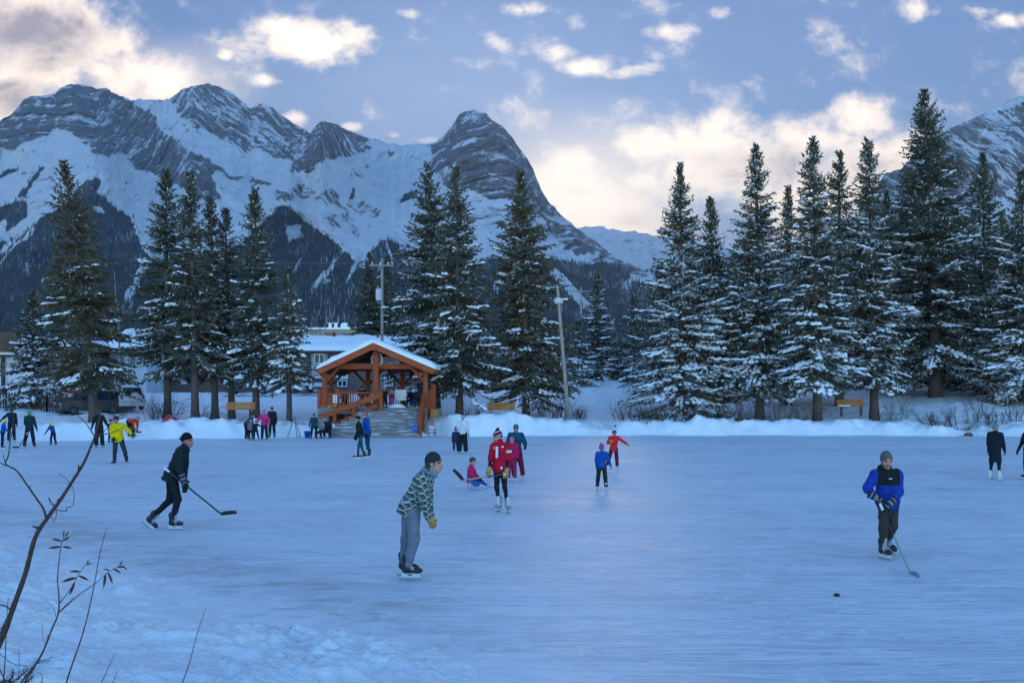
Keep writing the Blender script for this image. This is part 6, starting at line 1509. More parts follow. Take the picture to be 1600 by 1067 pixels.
hockey_stick('dark hockey stick held level by the man in the red jersey', P(791.5, 740.3, 22.82), P(722.3, 750.0, 21.75), (-.66, -.2, .72), shaft2=mat("stick_grey", (.05, .055, .06), .5), wood=mat("stick_pale", (.30, .31, .30), .5))

# man in the blue and black jacket
Y = 16.5
q = lambda x, y, d=0: (1330 + x * .2062, 690 + y * .2062, d)
J = traced(Y, dict(head=q(268, 146, -.06), neck=q(268, 214), pelvis=q(278, 448, .06), shR=q(178, 256), shL=q(352, 252), elR=q(122, 352, -.05), elL=q(362, 380, -.06), wrR=q(186, 424, -.28), wrL=q(292, 470, -.30),
           hipR=q(248, 496, .05), hipL=q(316, 496, .08), knR=q(245, 652, -.06), knL=q(318, 640, .05), anR=q(238, 806, .0), anL=q(278, 752, .38)), R(3), R(-4), -.02, dict(toeR=(.32, -.95, 0), toeL=(.35, -.8, -.45)))
J['hdR'] = unit((.75, -.25, -.45)); J['hdL'] = unit((-.72, -.3, -.55)); J['hnR'] = Vector((.2, .5, -.8)); J['hnL'] = Vector((-.1, .6, -.8))
def yoke(fc, J):
    l = np.array(J['l']); d = (fc - np.array(J['neck'])) @ l; z = fc[:, 2] - J['neck'].z
    return np.where((z > -.235) & (np.abs(d) < .172), 1, 0)
bp = person('man in blue and black jacket and grey toque skating toward the viewer with a stick', J, 1.04, .012, jacket=[ROYAL, F("black_yoke", (.015, .016, .018))], jmat=yoke, trousers=OLIVE, hat=('beanie', KNIT), gloves=F("hockey_glove2", (.018, .022, .032), .5), boot=mat("brown_black_boot", (.035, .026, .022), .5), trim=SKG, hem=.115, hood=True, hair=(HAIRB, .10), fat=1.5, cuff=GREYC, stubble=True, bulk=1.35, legfat=1.0, fold=.012, base=P(1382, 0, Y).xy.to_3d())
mb = MB(); c = P(1391.5, 747.8, Y - .185) - bp.location; mb.box(c, (.05, .012, .014), bev=.003); mb.build('chest_mark', PAINTW, bp)
hockey_stick('hockey stick of the man in the blue and black jacket, blade on the ice', P(1375.5, 788, 16.12), G(1423.5, 897), (.12, -1, 0), bm=mat("grey_taped_blade", (.25, .27, .30), .8), shaft2=mat("stick_black", (.022, .022, .025), .45), wood=mat("stick_silver", (.30, .32, .34), .35))
def puck():
    c = G(1307.5, 931); an = np.arange(28) * 2 * math.pi / 28; prof = [(0, 0), (.036, 0), (.038, .002), (.038, .023), (.036, .0254), (0, .0254)]
    v = np.array([[(np.cos(a) * p, np.sin(a) * p, z) for a in an] for p, z in prof]).reshape(-1, 3); qd = [(i * 28 + k, i * 28 + (k + 1) % 28, (i + 1) * 28 + (k + 1) % 28, (i + 1) * 28 + k) for i in range(5) for k in range(28)]
    o = mesh_np('hockey_puck', v * [1.0, 1.0, 1.3], [qd], mat("rubber", (.014, .014, .015), .7), None, False); o.location = c; tag(o, 'black hockey puck lying on the ice in front of the blue-jacketed man', 'puck')
puck()

# man in the yellow jacket
Y = 38.9
q = lambda x, y, d=0: (160 + x * .0844, 640 + y * .0844, d)
J = traced(Y, dict(head=q(255, 192, -.05), neck=q(268, 272), pelvis=q(298, 520), shR=q(180, 300), shL=q(372, 290), elR=q(160, 430, .0), elL=q(470, 372, -.05), wrR=q(196, 520, -.2), wrL=q(540, 452, -.15), hipR=q(245, 570), hipL=q(350, 570), knR=q(232, 770, -.05), knL=q(412, 760, -.05), anR=q(222, 948), anL=q(448, 925, .1)), R(5), R(12), -.1, dict(toeR=(-.1, -1, 0), toeL=(.3, -.9, 0)))
person('man in bright yellow jacket and dark trousers skating at left', J, 1.05, .018, jacket=YELLOW, trousers=F("slate_trousers", (.035, .042, .055)), hat=('beanie', MAROON), gloves=BLACKC, boot=mat("red_black_boot", (.20, .02, .02), .5), trim=SKB, hem=.15, bulk=1.5, skin=SKIN2, scarf=F("teal_scarf", (.05, .22, .26)), legfat=1.1, base=P(187, 0, Y).xy.to_3d())

# girl sitting on the ice
Y = 28.6
J = traced(Y, dict(head=(739, 720.5), neck=(736, 728.5), pelvis=(734.5, 750.5), shR=(734, 732.5, -.13), shL=(738.5, 732, .13), elR=(737, 742, -.17), elL=(743, 741, .15), wrR=(745.5, 748.5, -.12), wrL=(749.5, 747.5, .06), hipR=(736, 753, -.06), hipL=(737, 753, .06), knR=(746, 756, -.26), knL=(750, 752, .22), anR=(735.5, 758, -.42), anL=(761, 756, .26)), R(82), R(75), .0, dict(toeR=(-.9, -.4, 0.02), toeL=(.97, -.1, .24)))
person('girl in pink jacket and blue snow pants sitting on the ice', J, .74, .015, jacket=F("red_pink", (.58, .022, .10)), trousers=JEANB, hat=('helmet', BLKH), gloves=MAROON, boot=SKW, trim=SKG, hem=.06, fat=1.3, bulk=1.25, base=P(739, 0, Y).xy.to_3d(), legfat=1.25)

def folk(label, u, vf, hpx, yaw, grp='skaters on the pond', z=0.0, Yd=None, **kw):
    Yy = Yd or CAM_H * FPX / (vf - HOR); b = P(u, vf, Yy); b.z = z
    kw.setdefault('legfat', 1.22); k = kw.pop('k', None) or hpx * Yy / FPX / 1.84
    J = skeleton(b, R(yaw), k, kw.pop('arms', None), kw.pop('legs', None), R(kw.pop('lean', 0)), R(kw.pop('side', 0)), kw.pop('hipz', None))
    hy = kw.pop('hyaw', None)
    if hy is not None: J['hf'] = Vector((math.sin(R(hy)), -math.cos(R(hy)), kw.pop('hp', 0)))
    far = Yy > 40
    return person(label, J, k, kw.pop('h', .026 if far else .018), base=b, group=grp, **kw)

folk('child in bright red jacket and black helmet skating with one arm out', 959, 734, 62, 4, jacket=HIVIS, trousers=MAROON, hat=('helmet', BLKH), gloves=LIME, boot=SKW, trim=SKG, hem=.16, bulk=1.25, arms=dict(L=(22, 52, 12), R=(25, 22, 85)), legs=dict(L=(4, 5, 12), R=(-2, 14, 20)), hair=(HAIRB, .10, .20), skin=SKIN2, side=2, fat=1.35)
folk('child in blue jacket and pink knit hat seen from behind', 940, 766.5, 71, 165, jacket=BLUE, trousers=F("green_black_pants", (.020, .030, .032)), hat=('pom', [MAGENTA, F("pink_stripe", (.40, .12, .22))]), gloves=CYANG, boot=SKW, trim=SKG, hem=.12, bulk=1.3, arms=dict(L=(8, 8, 18), R=(12, 20, 22)), legs=dict(L=(4, 6, 6), R=(-2, 7, 4)), hyaw=140, hood=True, legfat=1.25, lean=4)
folk('adult in teal jacket and teal knit hat standing behind the child in pink', 806, 751, 88, 4, jacket=F("teal_blue_shell", (.012, .070, .125)), trousers=F("crimson_pants", (.20, .014, .050)), hat=('beanie', TEALK), gloves=BLACKC, boot=SKW, trim=SKG, hem=.14, arms=dict(L=(18, 22, 55), R=(18, 20, 55)), legs=dict(L=(0, 10, 8), R=(8, -2, 10)), lean=4, bulk=1.3, skin=SKIN2)
folk('small child in pink snowsuit held up in front of the teal-jacketed adult', 800, 750, 74, -8, jacket=F("crimson_snowsuit", (.46, .018, .085)), trousers=F("pink_pants", (.36, .02, .08)), hat=('hood', F("pale_pink_hood", (.48, .06, .20))), gloves=BLACKC, boot=SKW, trim=SKG, hem=.12, bulk=1.6, legs=dict(L=(4, 2, 10), R=(2, 3, 5)), legfat=1.2, Yd=30.9, k=.74)
folk('adult in white jacket and black trousers seen from behind near the far bank', 723, 709, 60, 178, jacket=WHITEC, trousers=BLACKC, hat=('beanie', F("pale_grey_hat", (.33, .36, .38))), gloves=GREYC, hem=.10, bulk=1.9, boot=SKB, arms=dict(L=(5, 10, 10), R=(5, 12, 14)), legfat=1.5, hood=True)
folk('small child in dark clothes and pink hat beside the white-jacketed adult', 712, 709, 40, 185, jacket=NAVY, trousers=F("plum_pants", (.03, .025, .05)), hat=('pom', MAGENTA), gloves=BLACKC, hem=.08, boot=SKW, bulk=1.3)
folk('skater in black jacket and teal leggings, left of a close pair', 563.5, 717, 68, -72, jacket=BLACKC, trousers=F("teal_leggings", (.012, .085, .10)), hat=('beanie', BLACKC), gloves=BLACKC, hem=.12, boot=SKB, trim=SKW, arms=dict(L=(20, 16, 8), R=(12, 6, 20)), legs=dict(L=(14, 3, 6), R=(-6, 4, 8)), lean=10, scarf=LIMEY, hair=(F("blond_hair", (.30, .22, .10)), .12), legfat=.9)
folk('skater in blue jacket and grey helmet, right of a close pair', 574, 717, 72, -62, jacket=BLUE, trousers=F("dark_jeans", (.018, .055, .10)), hat=('helmet', GREYH), gloves=BLACKC, hem=.13, boot=SKB, trim=SKW, arms=dict(L=(5, 6, 10), R=(10, 8, 30)), legs=dict(L=(4, 3, 8), R=(-6, 5, 8)), lean=6, Yd=42.2, legfat=1.1)
folk('child in dark teal jacket and black helmet standing left of the bandstand steps', 490.5, 688, 42, 5, jacket=TEAL, trousers=NAVYP, hat=('helmet', BLKH), hem=.10, boot=SKB, legs=dict(L=(2, 8, 4), R=(2, 8, 4)), arms=dict(L=(6, 10, 12), R=(8, 12, 20)))
folk('seated person in dark clothes, left of two on the bandstand steps', 503, 683, 0, -20, z=.02, Yd=60.3, k=.95, hipz=.42, legs=dict(L=(85, 8, 85), R=(78, 12, 80)), arms=dict(L=(30, 8, 50), R=(28, 8, 50)), lean=14, jacket=GREYC, trousers=NAVYP, hat=('beanie', GREYC), boot=SKB, grp='people at the bandstand')
folk('seated person in black with a mauve hat, right of two on the bandstand steps', 512, 683, 0, 5, z=.02, Yd=60.3, k=1.0, hipz=.44, legs=dict(L=(84, 8, 86), R=(84, 8, 84)), arms=dict(L=(30, 8, 50), R=(28, 8, 50)), lean=12, jacket=BLACKC, trousers=BLACKC, hat=('beanie', PEACH), boot=SKB, skin=SKIN2, grp='people at the bandstand')
folk('woman in grey-teal jacket bending over a child at left', 385, 688, 0, 82, k=.90, jacket=F("slate_teal", (.035, .085, .12)), trousers=NAVYP, hat=('beanie', BLACKC), arms=dict(L=(45, 5, 20), R=(45, 5, 20)), legs=dict(L=(16, 4, 20), R=(10, 4, 14)), lean=38, boot=SKB, hem=.12, bulk=1.4)
folk('small child in pale blue helmet held by the bending woman', 392, 689, 33, 20, jacket=PEACH, trousers=NAVYP, hat=('helmet', LBLUEH), boot=SKB, bulk=1.3)
folk('small child in black jacket reaching for the pink-jacketed woman', 399.5, 689, 32, 30, jacket=BLACKC, trousers=BLACKC, hat=('beanie', GREYC), boot=SKB, arms=dict(L=(50, 40, 5), R=(5, 8, 10)), bulk=1.3, legs=dict(L=(6, 12, 4), R=(0, 4, 4)))
folk('woman in hot pink jacket and grey hat near the far bank', 413, 688.5, 48, -8, jacket=PINK, trousers=NAVYP, hat=('beanie', GREYC), boot=SKB, arms=dict(L=(8, 24, 20), R=(12, 32, 30)), hem=.13, bulk=1.7, lean=6, legfat=1.25, scarf=GREYC)
folk('tall adult in black jacket behind the pink-jacketed woman', 425, 684, 47, -6, jacket=F("black_parka", (.014, .018, .028)), trousers=BLACKC, hat=('beanie', BLACKC), boot=SKB, bulk=1.6, hem=.14, arms=dict(L=(6, 12, 10), R=(6, 10, 10)), Yd=60.0, k=1.0)
folk('child in blue jacket and neon helmet cut by the left edge', 4, 701, 46, 120, jacket=BLUE, trousers=BLACKC, hat=('helmet', NEON), boot=SKB, bulk=1.3, arms=dict(L=(30, 10, 20), R=(25, 12, 30)), lean=8)
folk('adult in black jacket reaching left at the left end of the ice', 18, 690.5, 53, 190, jacket=F("blue_black_jacket", (.014, .020, .034)), trousers=BLACKC, hat=('helmet', BLKH), boot=SKB, bulk=1.3, arms=dict(L=(15, 50, 20), R=(5, 8, 10)))
folk('skater in dark green jacket and green helmet seen from behind with a stick', 46, 700, 59, 176, jacket=F("pine_jacket", (.012, .040, .044)), trousers=BLACKC, hat=('helmet', [GREENH, BLKH]), boot=SKB, bulk=1.5, arms=dict(L=(12, 12, 30), R=(6, 14, 14)), legs=dict(L=(0, 10, 6), R=(2, 10, 6)), hem=.12)
hockey_stick('hockey stick of the skater in the green helmet', P(43, 676, 49.4), P(29, 699.3, 49.8), (-1, -.1, 0))
folk('small child in blue jacket and yellow helmet bending left', 83, 696, 37, -115, jacket=F("mid_blue", (.014, .060, .20)), trousers=BLACKC, hat=('helmet', NEON), boot=SKB, bulk=1.25, lean=24, arms=dict(L=(35, 30, 5), R=(20, 10, 10)), legs=dict(L=(10, 8, 20), R=(0, 6, 14)))
folk('tall skater in long black clothes and black helmet behind the yellow jacket', 155, 699, 59, 172, jacket=BLACKC, trousers=BLACKC, hat=('helmet', BLKH), boot=SKB, bulk=1.2, arms=dict(L=(8, 28, 8), R=(8, 26, 10)), legs=dict(L=(0, 4, 4), R=(0, 6, 4)), hem=.2, legfat=1.4)
folk('child in dark jacket mostly hidden behind the yellow-jacketed man', 173, 693, 37, 60, jacket=NAVY, trousers=BLACKC, hat=('beanie', BLACKC), boot=SKB)
folk('skater in orange-red jacket bent double over a stick', 202, 684, 0, 75, k=.95, Yd=58.5, z=.12, jacket=ORANGE, trousers=BLACKC, hat=('beanie', GREYC), gloves=BLACKC, boot=SKB, bulk=1.3, lean=82, arms=dict(L=(75, 6, 10), R=(80, 6, 15)), legs=dict(L=(28, 6, 30), R=(20, 6, 20)))
hockey_stick('hockey stick under the bent skater in the orange-red jacket', P(209, 664, 58.3), P(213.5, 675.5, 58.2), (1, 0, 0))
folk('woman in long dark coat and grey toque standing on white skates at right', 1555, 750.5, 88, 128, jacket=F("long_coat", (.012, .018, .026)), trousers=BLACKC, hat=('beanie', F("blue_grey_toque", (.13, .19, .25))), gloves=F("blue_grey_mitten", (.06, .10, .14)), boot=SKW, trim=SKW, coat=.44, bulk=1.5, arms=dict(L=(4, 8, 8), R=(14, 6, 10)), hood=True, fat=1.4, legfat=.9, hyaw=105)
folk('skater in black cut off by the right edge of the ice', 1607, 749.5, 86, -80, jacket=BLACKC, trousers=BLACKC, hat=('beanie', BLACKC), boot=SKB, arms=dict(L=(12, 8, 10), R=(14, 12, 10)))
D = DECK + .01
folk('child in black standing at the top of the bandstand steps', 601, 637, 30, -10, z=D, Yd=64.2, jacket=BLACKC, trousers=BLACKC, hat=('beanie', GREYC), skates=False, boot=BLACKC, grp='people at the bandstand', bulk=1.4, arms=dict(L=(20, 20, 30), R=(5, 8, 10)))
def bands(fc, J): z = fc[:, 2] - J['neck'].z; return np.where(z > -.10, 1, np.where(z > -.25, 0, 2))
folk('child in teal, red and black striped jacket and pink trousers at the bandstand', 612, 637, 30, 5, z=D, Yd=64.2, jacket=[HIVIS, F("mint", (.05, .32, .27)), BLACKC], jmat=bands, trousers=F("pink_leggings", (.42, .07, .20)), hat=('helmet', BLKH), skates=False, boot=BLACKC, grp='people at the bandstand', bulk=1.3)
folk('seated musician in black behind the white board on the bandstand', 643, 637, 0, -60, z=D, Yd=66.0, k=.95, hipz=.48, jacket=BLACKC, trousers=BLACKC, hat=('beanie', BLACKC), skates=False, boot=BLACKC, legs=dict(L=(85, 8, 80), R=(85, 8, 80)), arms=dict(L=(30, 8, 60), R=(28, 8, 60)), lean=10, grp='people at the bandstand')
folk('seated person in navy at the right rail of the bandstand', 653, 636, 0, -40, z=D, Yd=65.2, k=.95, hipz=.48, jacket=NAVY, trousers=F("blue_jeans", (.02, .05, .12)), hat=('beanie', GREYC), skates=False, boot=BLACKC, legs=dict(L=(85, 8, 80), R=(85, 8, 80)), arms=dict(L=(30, 8, 60), R=(28, 8, 60)), lean=12, grp='people at the bandstand')
folk('standing person in dark jacket beside the right post of the bandstand', 657, 630, 0, -30, z=D, Yd=67.0, k=.98, jacket=TEAL, trousers=BLACKC, hat=('beanie', BLACKC), skates=False, boot=BLACKC, grp='people at the bandstand', bulk=1.4, arms=dict(L=(20, 8, 70), R=(20, 8, 70)))
folk('person in black hat sitting behind the bandstand pickets', 566, 637, 0, 20, z=D, Yd=66.5, k=1.0, hipz=.55, jacket=BLACKC, trousers=BLACKC, hat=('beanie', BLACKC), skates=False, boot=BLACKC, legs=dict(L=(85, 8, 80), R=(85, 8, 80)), arms=dict(L=(30, 8, 60), R=(28, 8, 60)), grp='people at the bandstand')
folk('person in dark red sitting low behind the bandstand pickets', 538, 637, 0, 10, z=D, Yd=65.6, k=.9, hipz=.45, jacket=F("brick_red", (.16, .03, .03)), trousers=BLACKC, hat=('beanie', MAROON), skates=False, boot=BLACKC, legs=dict(L=(85, 8, 80), R=(85, 8, 80)), arms=dict(L=(30, 8, 60), R=(28, 8, 60)), lean=20, grp='people at the bandstand')
def hung_jacket():
    c = P(657, 568, 64.4); S = SDF(.05); S.ell(c - Vector((0, 0, .28)), ((1, 0, 0), (0, 1, 0), (0, 0, 1)), (.22, .12, .34)); S.cap(c + Vector((-.14, 0, -.12)), c + Vector((-.26, .02, -.62)), .075, .06); S.cap(c + Vector((.14, 0, -.12)), c + Vector((.24, .02, -.6)), .075, .06); S.cut(c - Vector((0, 0, .62)), (0, 0, -1)); v, q = S.mesh(.025, .012)
    o = mesh_np('hanging_jacket', v, [q], ORANGE, origin=c); tag(o, 'orange-red jacket hanging from the brace of the bandstand', 'jacket')
hung_jacket()

# ------------------------------------------------------------------ things left on the bank
def bag(name, label, u, v, Yd, size, m1, m2=None, yaw=0, cat='bag'):
    c = P(u, v, Yd); x = c.x; c.z = ground(c.x, c.y) - .02
    root = empty(name, c, label, cat); root.rotation_euler.z = R(yaw); S = SDF(.06); a, b, h = size
    S.cap((-a * .5 + h * .5, 0, h * .45), (a * .5 - h * .5, 0, h * .45), h * .52, h * .48); S.ell((0, 0, h * .42), ((1, 0, 0), (0, 1, 0), (0, 0, 1)), (a * .48, b * .5, h * .5)); S.cut((0, 0, .0), (0, 0, -1)); vv, q = S.mesh(.02, .012, 3); mesh_np('body', vv, [q], m1, None, True, root)
    mb = MB(); mb.tube([(-.15, -b * .35, h * .8), (-.1, -b * .42, h * 1.15), (.1, -b * .42, h * 1.15), (.15, -b * .35, h * .8)], .015, 5); mb.build('handle', m2 or m1, root, smooth=True)
    if m2: mb = MB(); mb.box((.08, -b * .46, h * .5), (.16, .04, h * .32), bev=.01); mb.build('patch', m2, root)
    return root
bag('sports_bag', 'red sports bag with a pale patch lying on the snowbank at left', 265, 672, 60.6, (.80, .40, .36), mat("red_nylon", (.42, .012, .025), .5), mat("cream_patch", (.55, .50, .38), .7), 8)
bag('duffel_bag', 'brown and black duffel bag on the bank left of the dark-coated woman', 1513, 676, 63.4, (.55, .36, .34), mat("rust_nylon", (.18, .055, .030), .6), BLACKC, -10)
for u, v, lab, m in ((290, 676, 'black and white skate boot lying on the snow near the red bag', SKW), (283, 677.5, 'small black skate boot lying left of the black and white one', SKB)):
    c = P(u, v, 58.6); z = ground(c.x, c.y); r = empty('skate_boot', (c.x, c.y, z + .06), lab, 'skate', 'skates left on the snow'); S = SDF(.03); S.cap((-.02, 0, .0), (.14, 0, .0), .055, .045); S.cap((-.04, 0, .0), (-.06, 0, .16), .06, .055); vv, q = S.mesh(.016); mesh_np('boot', vv, [q], m, None, True, r); mb = MB(); mb.box((.04, .055, -.02), (.28, .012, .04)); mb.build('blade', STEEL, r)
def clod(name, label, u, v, Yd, r, seed, m, cat, grp=None):
    c = P(u, v, Yd); c.z = ground(c.x, c.y); rng = np.random.default_rng(seed); S = SDF(.05)
    for _ in range(5): S.ell(rng.normal(0, 1, 3) * (r * .8, r * .4, r * .12), ((1, 0, 0), (0, 1, 0), (0, 0, 1)), rng.uniform(.35, .7, 3) * (r, r * .7, r * .45))
    vv, q = S.mesh(max(.02, r * .08), r * .08, seed, (6 / r, 6 / r, 6 / r)); o = mesh_np(name, vv, [q], m); o.location = c; tag(o, label, cat, grp)
SOIL = mat("frozen_soil", (.075, .045, .032), .95, .1, noise=(5, .4), bump=(12, 1.0, .05))
for i, (u, Yd, r, lab) in enumerate([(1082, 66.0, .35, 'lump of brown soil on the bank under the dense brush'), (1128, 66.2, .30, 'small lump of bare soil on the bank, second from the path'), (1160, 66.2, .50, 'wide patch of bare brown soil on the bank below leaning stems'), (1186, 66.3, .32, 'lump of brown soil at the right end of the bare patch'), (1480, 66, .28, 'dark soil lump on the bank left of the low brush'), (966, 66.5, .16, 'small dark clod on the snowy path'),
                                    (316, 62.5, .30, 'brown soil lump on the snow below the orange-barked trunk'), (345, 62.8, .38, 'patch of soil on the snow under the first bench'), (270, 63.6, .26, 'soil lump on the snow above the red bag'), (700, 67.2, .4, 'bare soil at the foot of the forked spruce')]):
    clod('soil_clod', lab, u, 650, Yd, r, 30 + i, SOIL, 'soil', 'soil lumps on the bank')

# ------------------------------------------------------------------ bare shrubs on the near bank, close to the camera
M_STEM = mat("near_stem", (.070, .045, .038), .75, .2, noise=(30, .35)); M_LEAF = mat("dry_leaf", (.075, .040, .030), .8, .2, noise=(40, .3))
M_RSTEM = mat("red_stem", (.085, .032, .036), .7, .2, noise=(30, .3))
def stem(mb, pts_, Yd, r0, r1, sub=5, dy=0.0):
    p = np.array([tuple(P(u, v, Yd + dy * i / max(1, len(pts_) - 1))) for i, (u, v) in enumerate(pts_)])
    t = np.linspace(0, len(p) - 1, (len(p) - 1) * sub + 1)
    i = np.clip(t.astype(int), 0, len(p) - 2); f = (t - i)[:, None]
    g = lambda k: p[np.clip(k, 0, len(p) - 1)]
    q = .5 * ((2 * g(i)) + (g(i + 1) - g(i - 1)) * f + (2 * g(i - 1) - 5 * g(i) + 4 * g(i + 1) - g(i + 2)) * f ** 2 + (3 * g(i) - g(i - 1) - 3 * g(i + 1) + g(i + 2)) * f ** 3)
    mb.tube(q, np.linspace(r0, r1, len(q)) * (1 + .06 * np.sin(np.arange(len(q)) * 2.1)), 7)
    return q
def leaf(mb, u, v, Yd, ang, L, W=.24, curl=.5):
    """a dry curled leaf with a midrib fold"""
    c = P(u, v, Yd); d = Vector((math.cos(ang), .3, math.sin(ang))).normalized(); s = d.cross(Vector((0, 1, 0))).normalized(); n = d.cross(s)
    V = []
    for i, f in enumerate(np.linspace(0, 1, 6)):
        w = L * W * math.sin(math.pi * min(1, f * .96 + .03)) ** .8; b = c + d * L * f + n * curl * L * (f * f) + Vector((0, 0, -.12 * L * f * f))
        V += [b - s * w * .5 + n * w * .35, b, b + s * w * .5 + n * w * .35]
    q = [(i * 3 + j, i * 3 + j + 1, i * 3 + j + 4, i * 3 + j + 3) for i in range(5) for j in (0, 1)]
    mb.raw(np.array([tuple(x) for x in V]), q)
def front_shrub(name, label, Yd, stems, leaves=(), m=None, cat='shrub', buds=0):
    p0 = P(stems[0][0][0][0], stems[0][0][0][1], Yd); root = empty(name, p0, label, cat, 'bare stems on the near bank'); mb = MB(); rng = np.random.default_rng(int(Yd * 100))
    for pts_, r0, r1 in stems:
        q = stem(mb, pts_, Yd, r0, r1, dy=rng.uniform(-.12, .12))
        for _ in range(int(buds * len(q) / 10)):
            i = int(rng.integers(2, len(q) - 1)); d = rng.normal(0, 1, 3); d /= np.linalg.norm(d); mb.tube([q[i], q[i] + d * r0 * 2.6], [r0 * .6, r0 * .15], 5)
    mb.build('stems', m or M_STEM, root, p0, smooth=True)
    for u, v, a, L in leaves:
        lb = MB(); leaf(lb, u, v, Yd, R(a), L); lb.build('leaf', M_LEAF, root, p0, smooth=True)
Yn = 5.2
front_shrub('bare_shrub', 'tall forked bare stem rising at the left edge of the near bank', Yn, [
    ([(-30, 1060), (2, 1000), (22, 945), (40, 895), (55, 840), (75, 808), (95, 780), (113, 752), (130, 725), (142, 698), (150, 676), (158, 640)], .0155, .004),
    ([(73, 812), (68, 795), (58, 780), (42, 757), (26, 735), (9, 725), (13, 712), (16, 690), (21, 660), (19, 640)], .006, .002),
    ([(150, 684), (141, 671), (133, 660), (121, 648)], .0035, .0016), ([(151, 680), (165, 678), (180, 674), (195, 666)], .0032, .0012), ([(150, 686), (159, 678), (168, 668), (178, 660)], .0028, .001),
    ([(87, 793), (82, 786), (76, 777), (80, 788), (86, 791), (88, 805), (84, 814), (81, 806)], .0022, .0013), ([(88, 797), (103, 798), (104, 793), (113, 790), (116, 775), (113, 760), (104, 748), (91, 739)], .0024, .0010),
    ([(9, 727), (3, 724), (-4, 722)], .003, .0015), ([(9, 725), (6, 715), (5, 709)], .0022, .001), ([(17, 955), (10, 947), (-6, 944)], .004, .003), ([(-10, 1010), (2, 985), (7, 970)], .005, .002)], buds=1.2)
front_shrub('leafy_twig', 'reddish stem with a few dry curled leaves on the near bank', 4.7, [
    ([(28, 1085), (45, 1055), (66, 1020), (80, 985), (91, 958), (92, 930), (90, 905), (93, 870), (96, 850), (100, 838)], .0052, .0013),
    ([(91, 957), (105, 945), (122, 930), (150, 910), (172, 892), (190, 883)], .0028, .0009), ([(92, 943), (110, 920), (121, 900), (132, 884), (138, 878)], .0024, .0008), ([(92, 956), (103, 945), (115, 933)], .002, .001), ([(87, 963), (84, 950), (76, 942), (72, 940)], .0014, .0007), ([(70, 1005), (67, 995), (66, 975)], .0012, .0006)],
    leaves=[(97, 846, 155, .045), (98, 845, 35, .04), (96, 854, 180, .05), (97, 854, 0, .045), (99, 838, 80, .03), (101, 839, 55, .035), (120, 902, 190, .06), (122, 899, -15, .05), (126, 893, 170, .045), (134, 882, 20, .03), (135, 881, 60, .025), (117, 908, -110, .055), (165, 895, -95, .055), (168, 893, -60, .05), (176, 888, -20, .04), (182, 886, 10, .035), (186, 884, 55, .03), (190, 883, -30, .03), (172, 891, 160, .03), (79, 992, 200, .02)], m=M_RSTEM, buds=.5)
front_shrub('dry_weed', 'long straight thin stem left of the patterned-fleece man, on the near bank', 5.0, [([(96, 1090), (112, 1040), (126, 1000), (136, 965), (147, 915), (155, 870), (163, 838), (168, 822)], .0042, .001)], m=M_RSTEM, buds=1.0)
front_shrub('dry_weed', 'slanting thin stem rising from the snow, rightmost on the near bank', 5.4, [([(280, 1080), (296, 1035), (308, 990), (322, 948)], .003, .001)], m=M_RSTEM, buds=.6)
front_shrub('dry_weed', 'short slanting stem at the bottom edge, left of the rightmost stem', 4.9, [([(150, 1085), (165, 1052), (180, 1020)], .0024, .001)], m=M_RSTEM)
front_shrub('dry_weed', 'shortest stem poking over the bottom edge of the near bank', 4.9, [([(172, 1085), (178, 1062), (185, 1046)], .002, .001)], m=M_RSTEM)
front_shrub('dry_weed', 'thin upright stem crossing the forked stem at the left edge', 4.8, [([(4, 1085), (8, 1030), (11, 960), (13, 933)], .003, .0012), ([(-6, 1035), (8, 1062), (16, 1085)], .003, .002), ([(-4, 1018), (20, 1036), (45, 1040)], .0018, .001), ([(29, 1060), (30, 1030), (29, 1012)], .0016, .0008), ([(62, 1085), (66, 1056), (60, 1050)], .002, .001)])
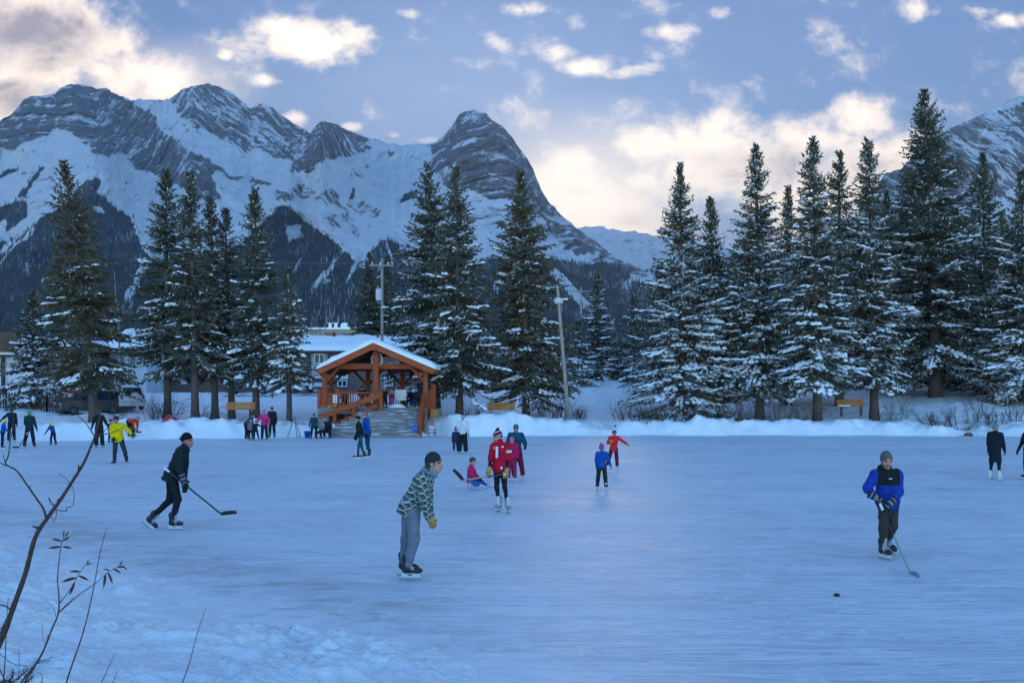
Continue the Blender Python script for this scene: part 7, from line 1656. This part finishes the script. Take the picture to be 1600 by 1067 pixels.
def spruce_sprig():
    Yd = 4.4; p0 = P(10, 1085, Yd); root = empty('spruce_sprig', p0, 'small green spruce sprig at the bottom left corner', 'sprig', 'bare stems on the near bank'); rng = np.random.default_rng(9); mb = MB(); V, Q = [], []
    for a, b in (((-10, 1095), (45, 1045)), ((5, 1090), (22, 1050)), ((20, 1085), (62, 1030)), ((-15, 1075), (15, 1062)), ((15, 1092), (52, 1056))):
        A, B = np.array(P(*a, Yd)), np.array(P(*b, Yd + rng.uniform(-.1, .1))); mb.tube([A, (A + B) / 2 + [0, 0, .01], B], [.004, .003, .0015], 5)
        for t in np.linspace(.05, 1, 90):
            c = A + (B - A) * t; d = rng.normal(0, 1, 3); d = d / np.linalg.norm(d) + (B - A) / np.linalg.norm(B - A) * .6; L = rng.uniform(.018, .03); n = np.cross(d, rng.normal(0, 1, 3)); n = n / np.linalg.norm(n) * .0014
            i = len(V) * 1; V += [c - n, c + n, c + d * L + n * .3, c + d * L - n * .3]; Q.append((i, i + 1, i + 2, i + 3))
    mb.build('stem', M_STEM, root, p0, smooth=True); mesh_np('needles', np.array(V), [Q], M_NEEDLE_O, None, False, root, p0)
spruce_sprig()

# ------------------------------------------------------------------ the cold air between the town and the mountains
def haze():
    m = bpy.data.materials.new("mountain_air"); m.use_nodes = True
    t = NT(m.node_tree); t.n.clear()
    v = t.new('ShaderNodeVolumePrincipled'); v.inputs['Color'].default_value = (.50, .72, 1.0, 1); v.inputs['Density'].default_value = HAZE; v.inputs['Anisotropy'].default_value = .62
    o = t.new('ShaderNodeOutputMaterial'); t.l.new(v.outputs[0], o.inputs['Volume'])
    a, b, c, d, e, f = -13000, 13000, -600, 15000, -30, 2600
    vs = [(x, y, z) for z in (e, f) for y in (c, d) for x in (a, b)]
    h = mesh_np("haze", vs, [[(0, 2, 3, 1), (4, 5, 7, 6), (0, 1, 5, 4), (2, 6, 7, 3), (0, 4, 6, 2), (1, 3, 7, 5)]], m, smooth=False)
    tag(h, 'thin blue winter air between the town and the mountains', 'haze', kind='stuff')
HAZE = 7.0e-5
haze()
